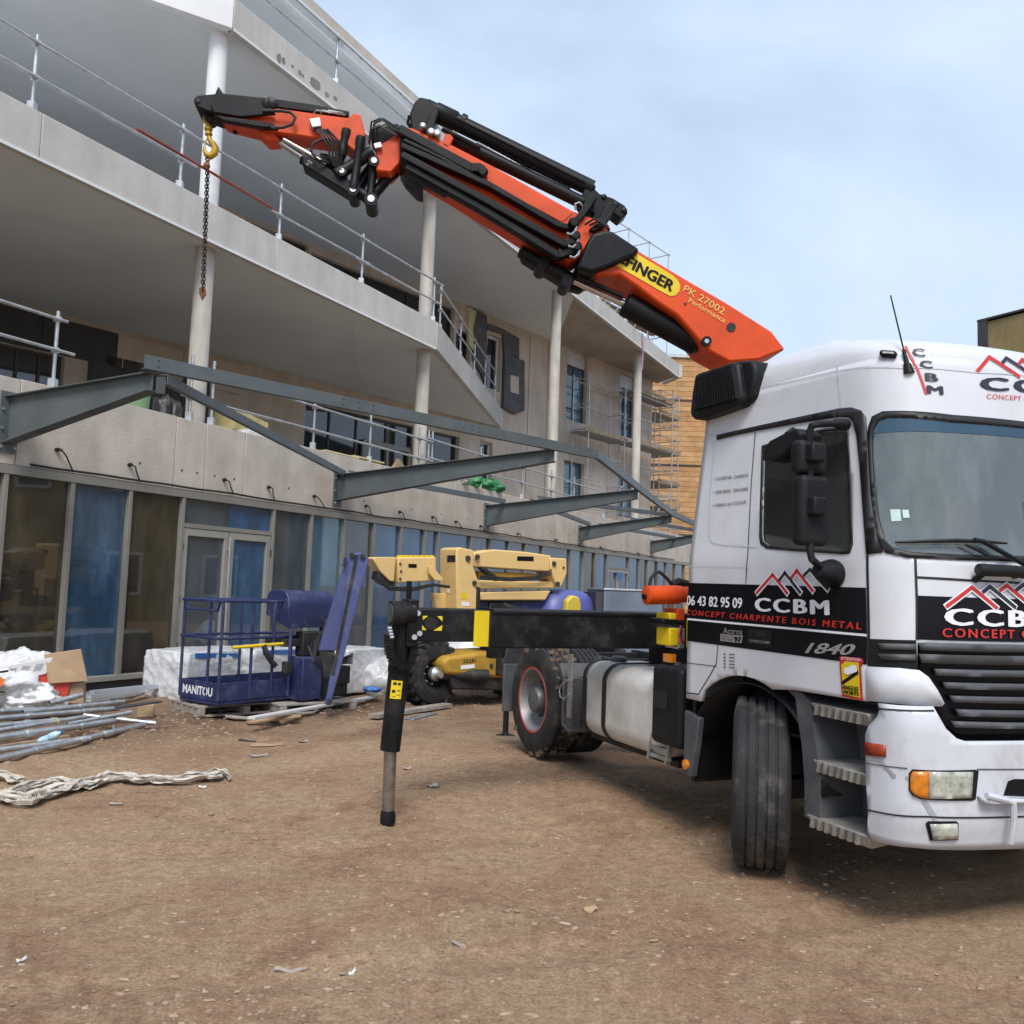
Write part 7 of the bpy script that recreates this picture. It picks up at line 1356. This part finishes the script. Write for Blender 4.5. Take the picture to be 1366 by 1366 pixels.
# sheets of blue film hung behind the glazing
for i, (u0, u1, v, z0, z1, lab) in enumerate(((126, 168, 760, .3, 2.55, 'deep blue film sheet hanging inside the pane nearest the pale drip marks'), (205, 243, 760, .25, 1.75, 'low dark blue film sheet hung inside the pane left of the shop door'), (372, 412, 760, .2, 2.3, 'blue film sheet hung inside the pane right of the shop door'))):
    t0, t1 = FE.px(u0, v, -.3)[0], FE.px(u1, v, -.3)[0]; mb = MB(); mb.grid(lambda a, b_: FE.P(t0 + (t1 - t0) * a, -.3 + .03 * math.sin(a * 17 + b_ * 2) + .02 * noise.noise(V((a * 4, b_ * 3, i))), z0 + (z1 - z0) * b_), 30, 12); mb.build('film_sheet', mat('deep_blue_film', (.02, .075, .20), .45, var=.3, vs=2), None, smooth=True, label=lab, cat='film sheet')

random.seed(11); vs = []; fs = []
def chip(x, y, L_, W_, h_):
    k = len(vs); a0 = random.gauss(.15, .6); n_ = 6; z = gh(x, y)
    for (r, hh) in ((1., -.3), (.85, 1.)):
        for j in range(n_): a = 2 * PI * j / n_; q = random.uniform(.7, 1.15) * r; px_, py_ = math.cos(a) * L_ * q, math.sin(a) * W_ * q; vs.append((x + px_ * math.cos(a0) - py_ * math.sin(a0), y + px_ * math.sin(a0) + py_ * math.cos(a0), z + h_ * hh))
    for j in range(n_): fs.append((k + j, k + (j + 1) % n_, k + n_ + (j + 1) % n_, k + n_ + j))
    fs.append(tuple(k + n_ + j for j in range(n_)))
spots = [(random.uniform(-.55, .6), 2.8 + 7 * random.random() ** 1.4, random.uniform(.15, .6)) for _ in range(34)]
for (fx, y0_, rad) in spots:
    x0_ = fx * y0_
    for _ in range(int(14 + 60 * rad)): chip(x0_ + random.gauss(0, rad), y0_ + random.gauss(0, rad * .6), *(lambda s: (s * random.uniform(1, 2.4), s, s * random.uniform(.15, .5)))(.003 + .011 * random.random() ** 4))
for _ in range(1500):
    y = 2.6 + 9 * random.random() ** 1.5; x = random.uniform(-.6, .62) * y; s_ = .002 + .011 * random.random() ** 4; chip(x, y, s_ * random.uniform(1, 3), s_, s_ * .35)
me = bpy.data.meshes.new('pale_gravel'); me.from_pydata(vs, [], fs); me.materials.append(mat('pale_gravel', (.40, .32, .235), .9, var=.35, vs=5, col2=(.27, .19, .13))); o = link(bpy.data.objects.new('pale_gravel', me)); tag(o, 'pale flat gravel chips trodden into the earth', 'gravel', kind='stuff')
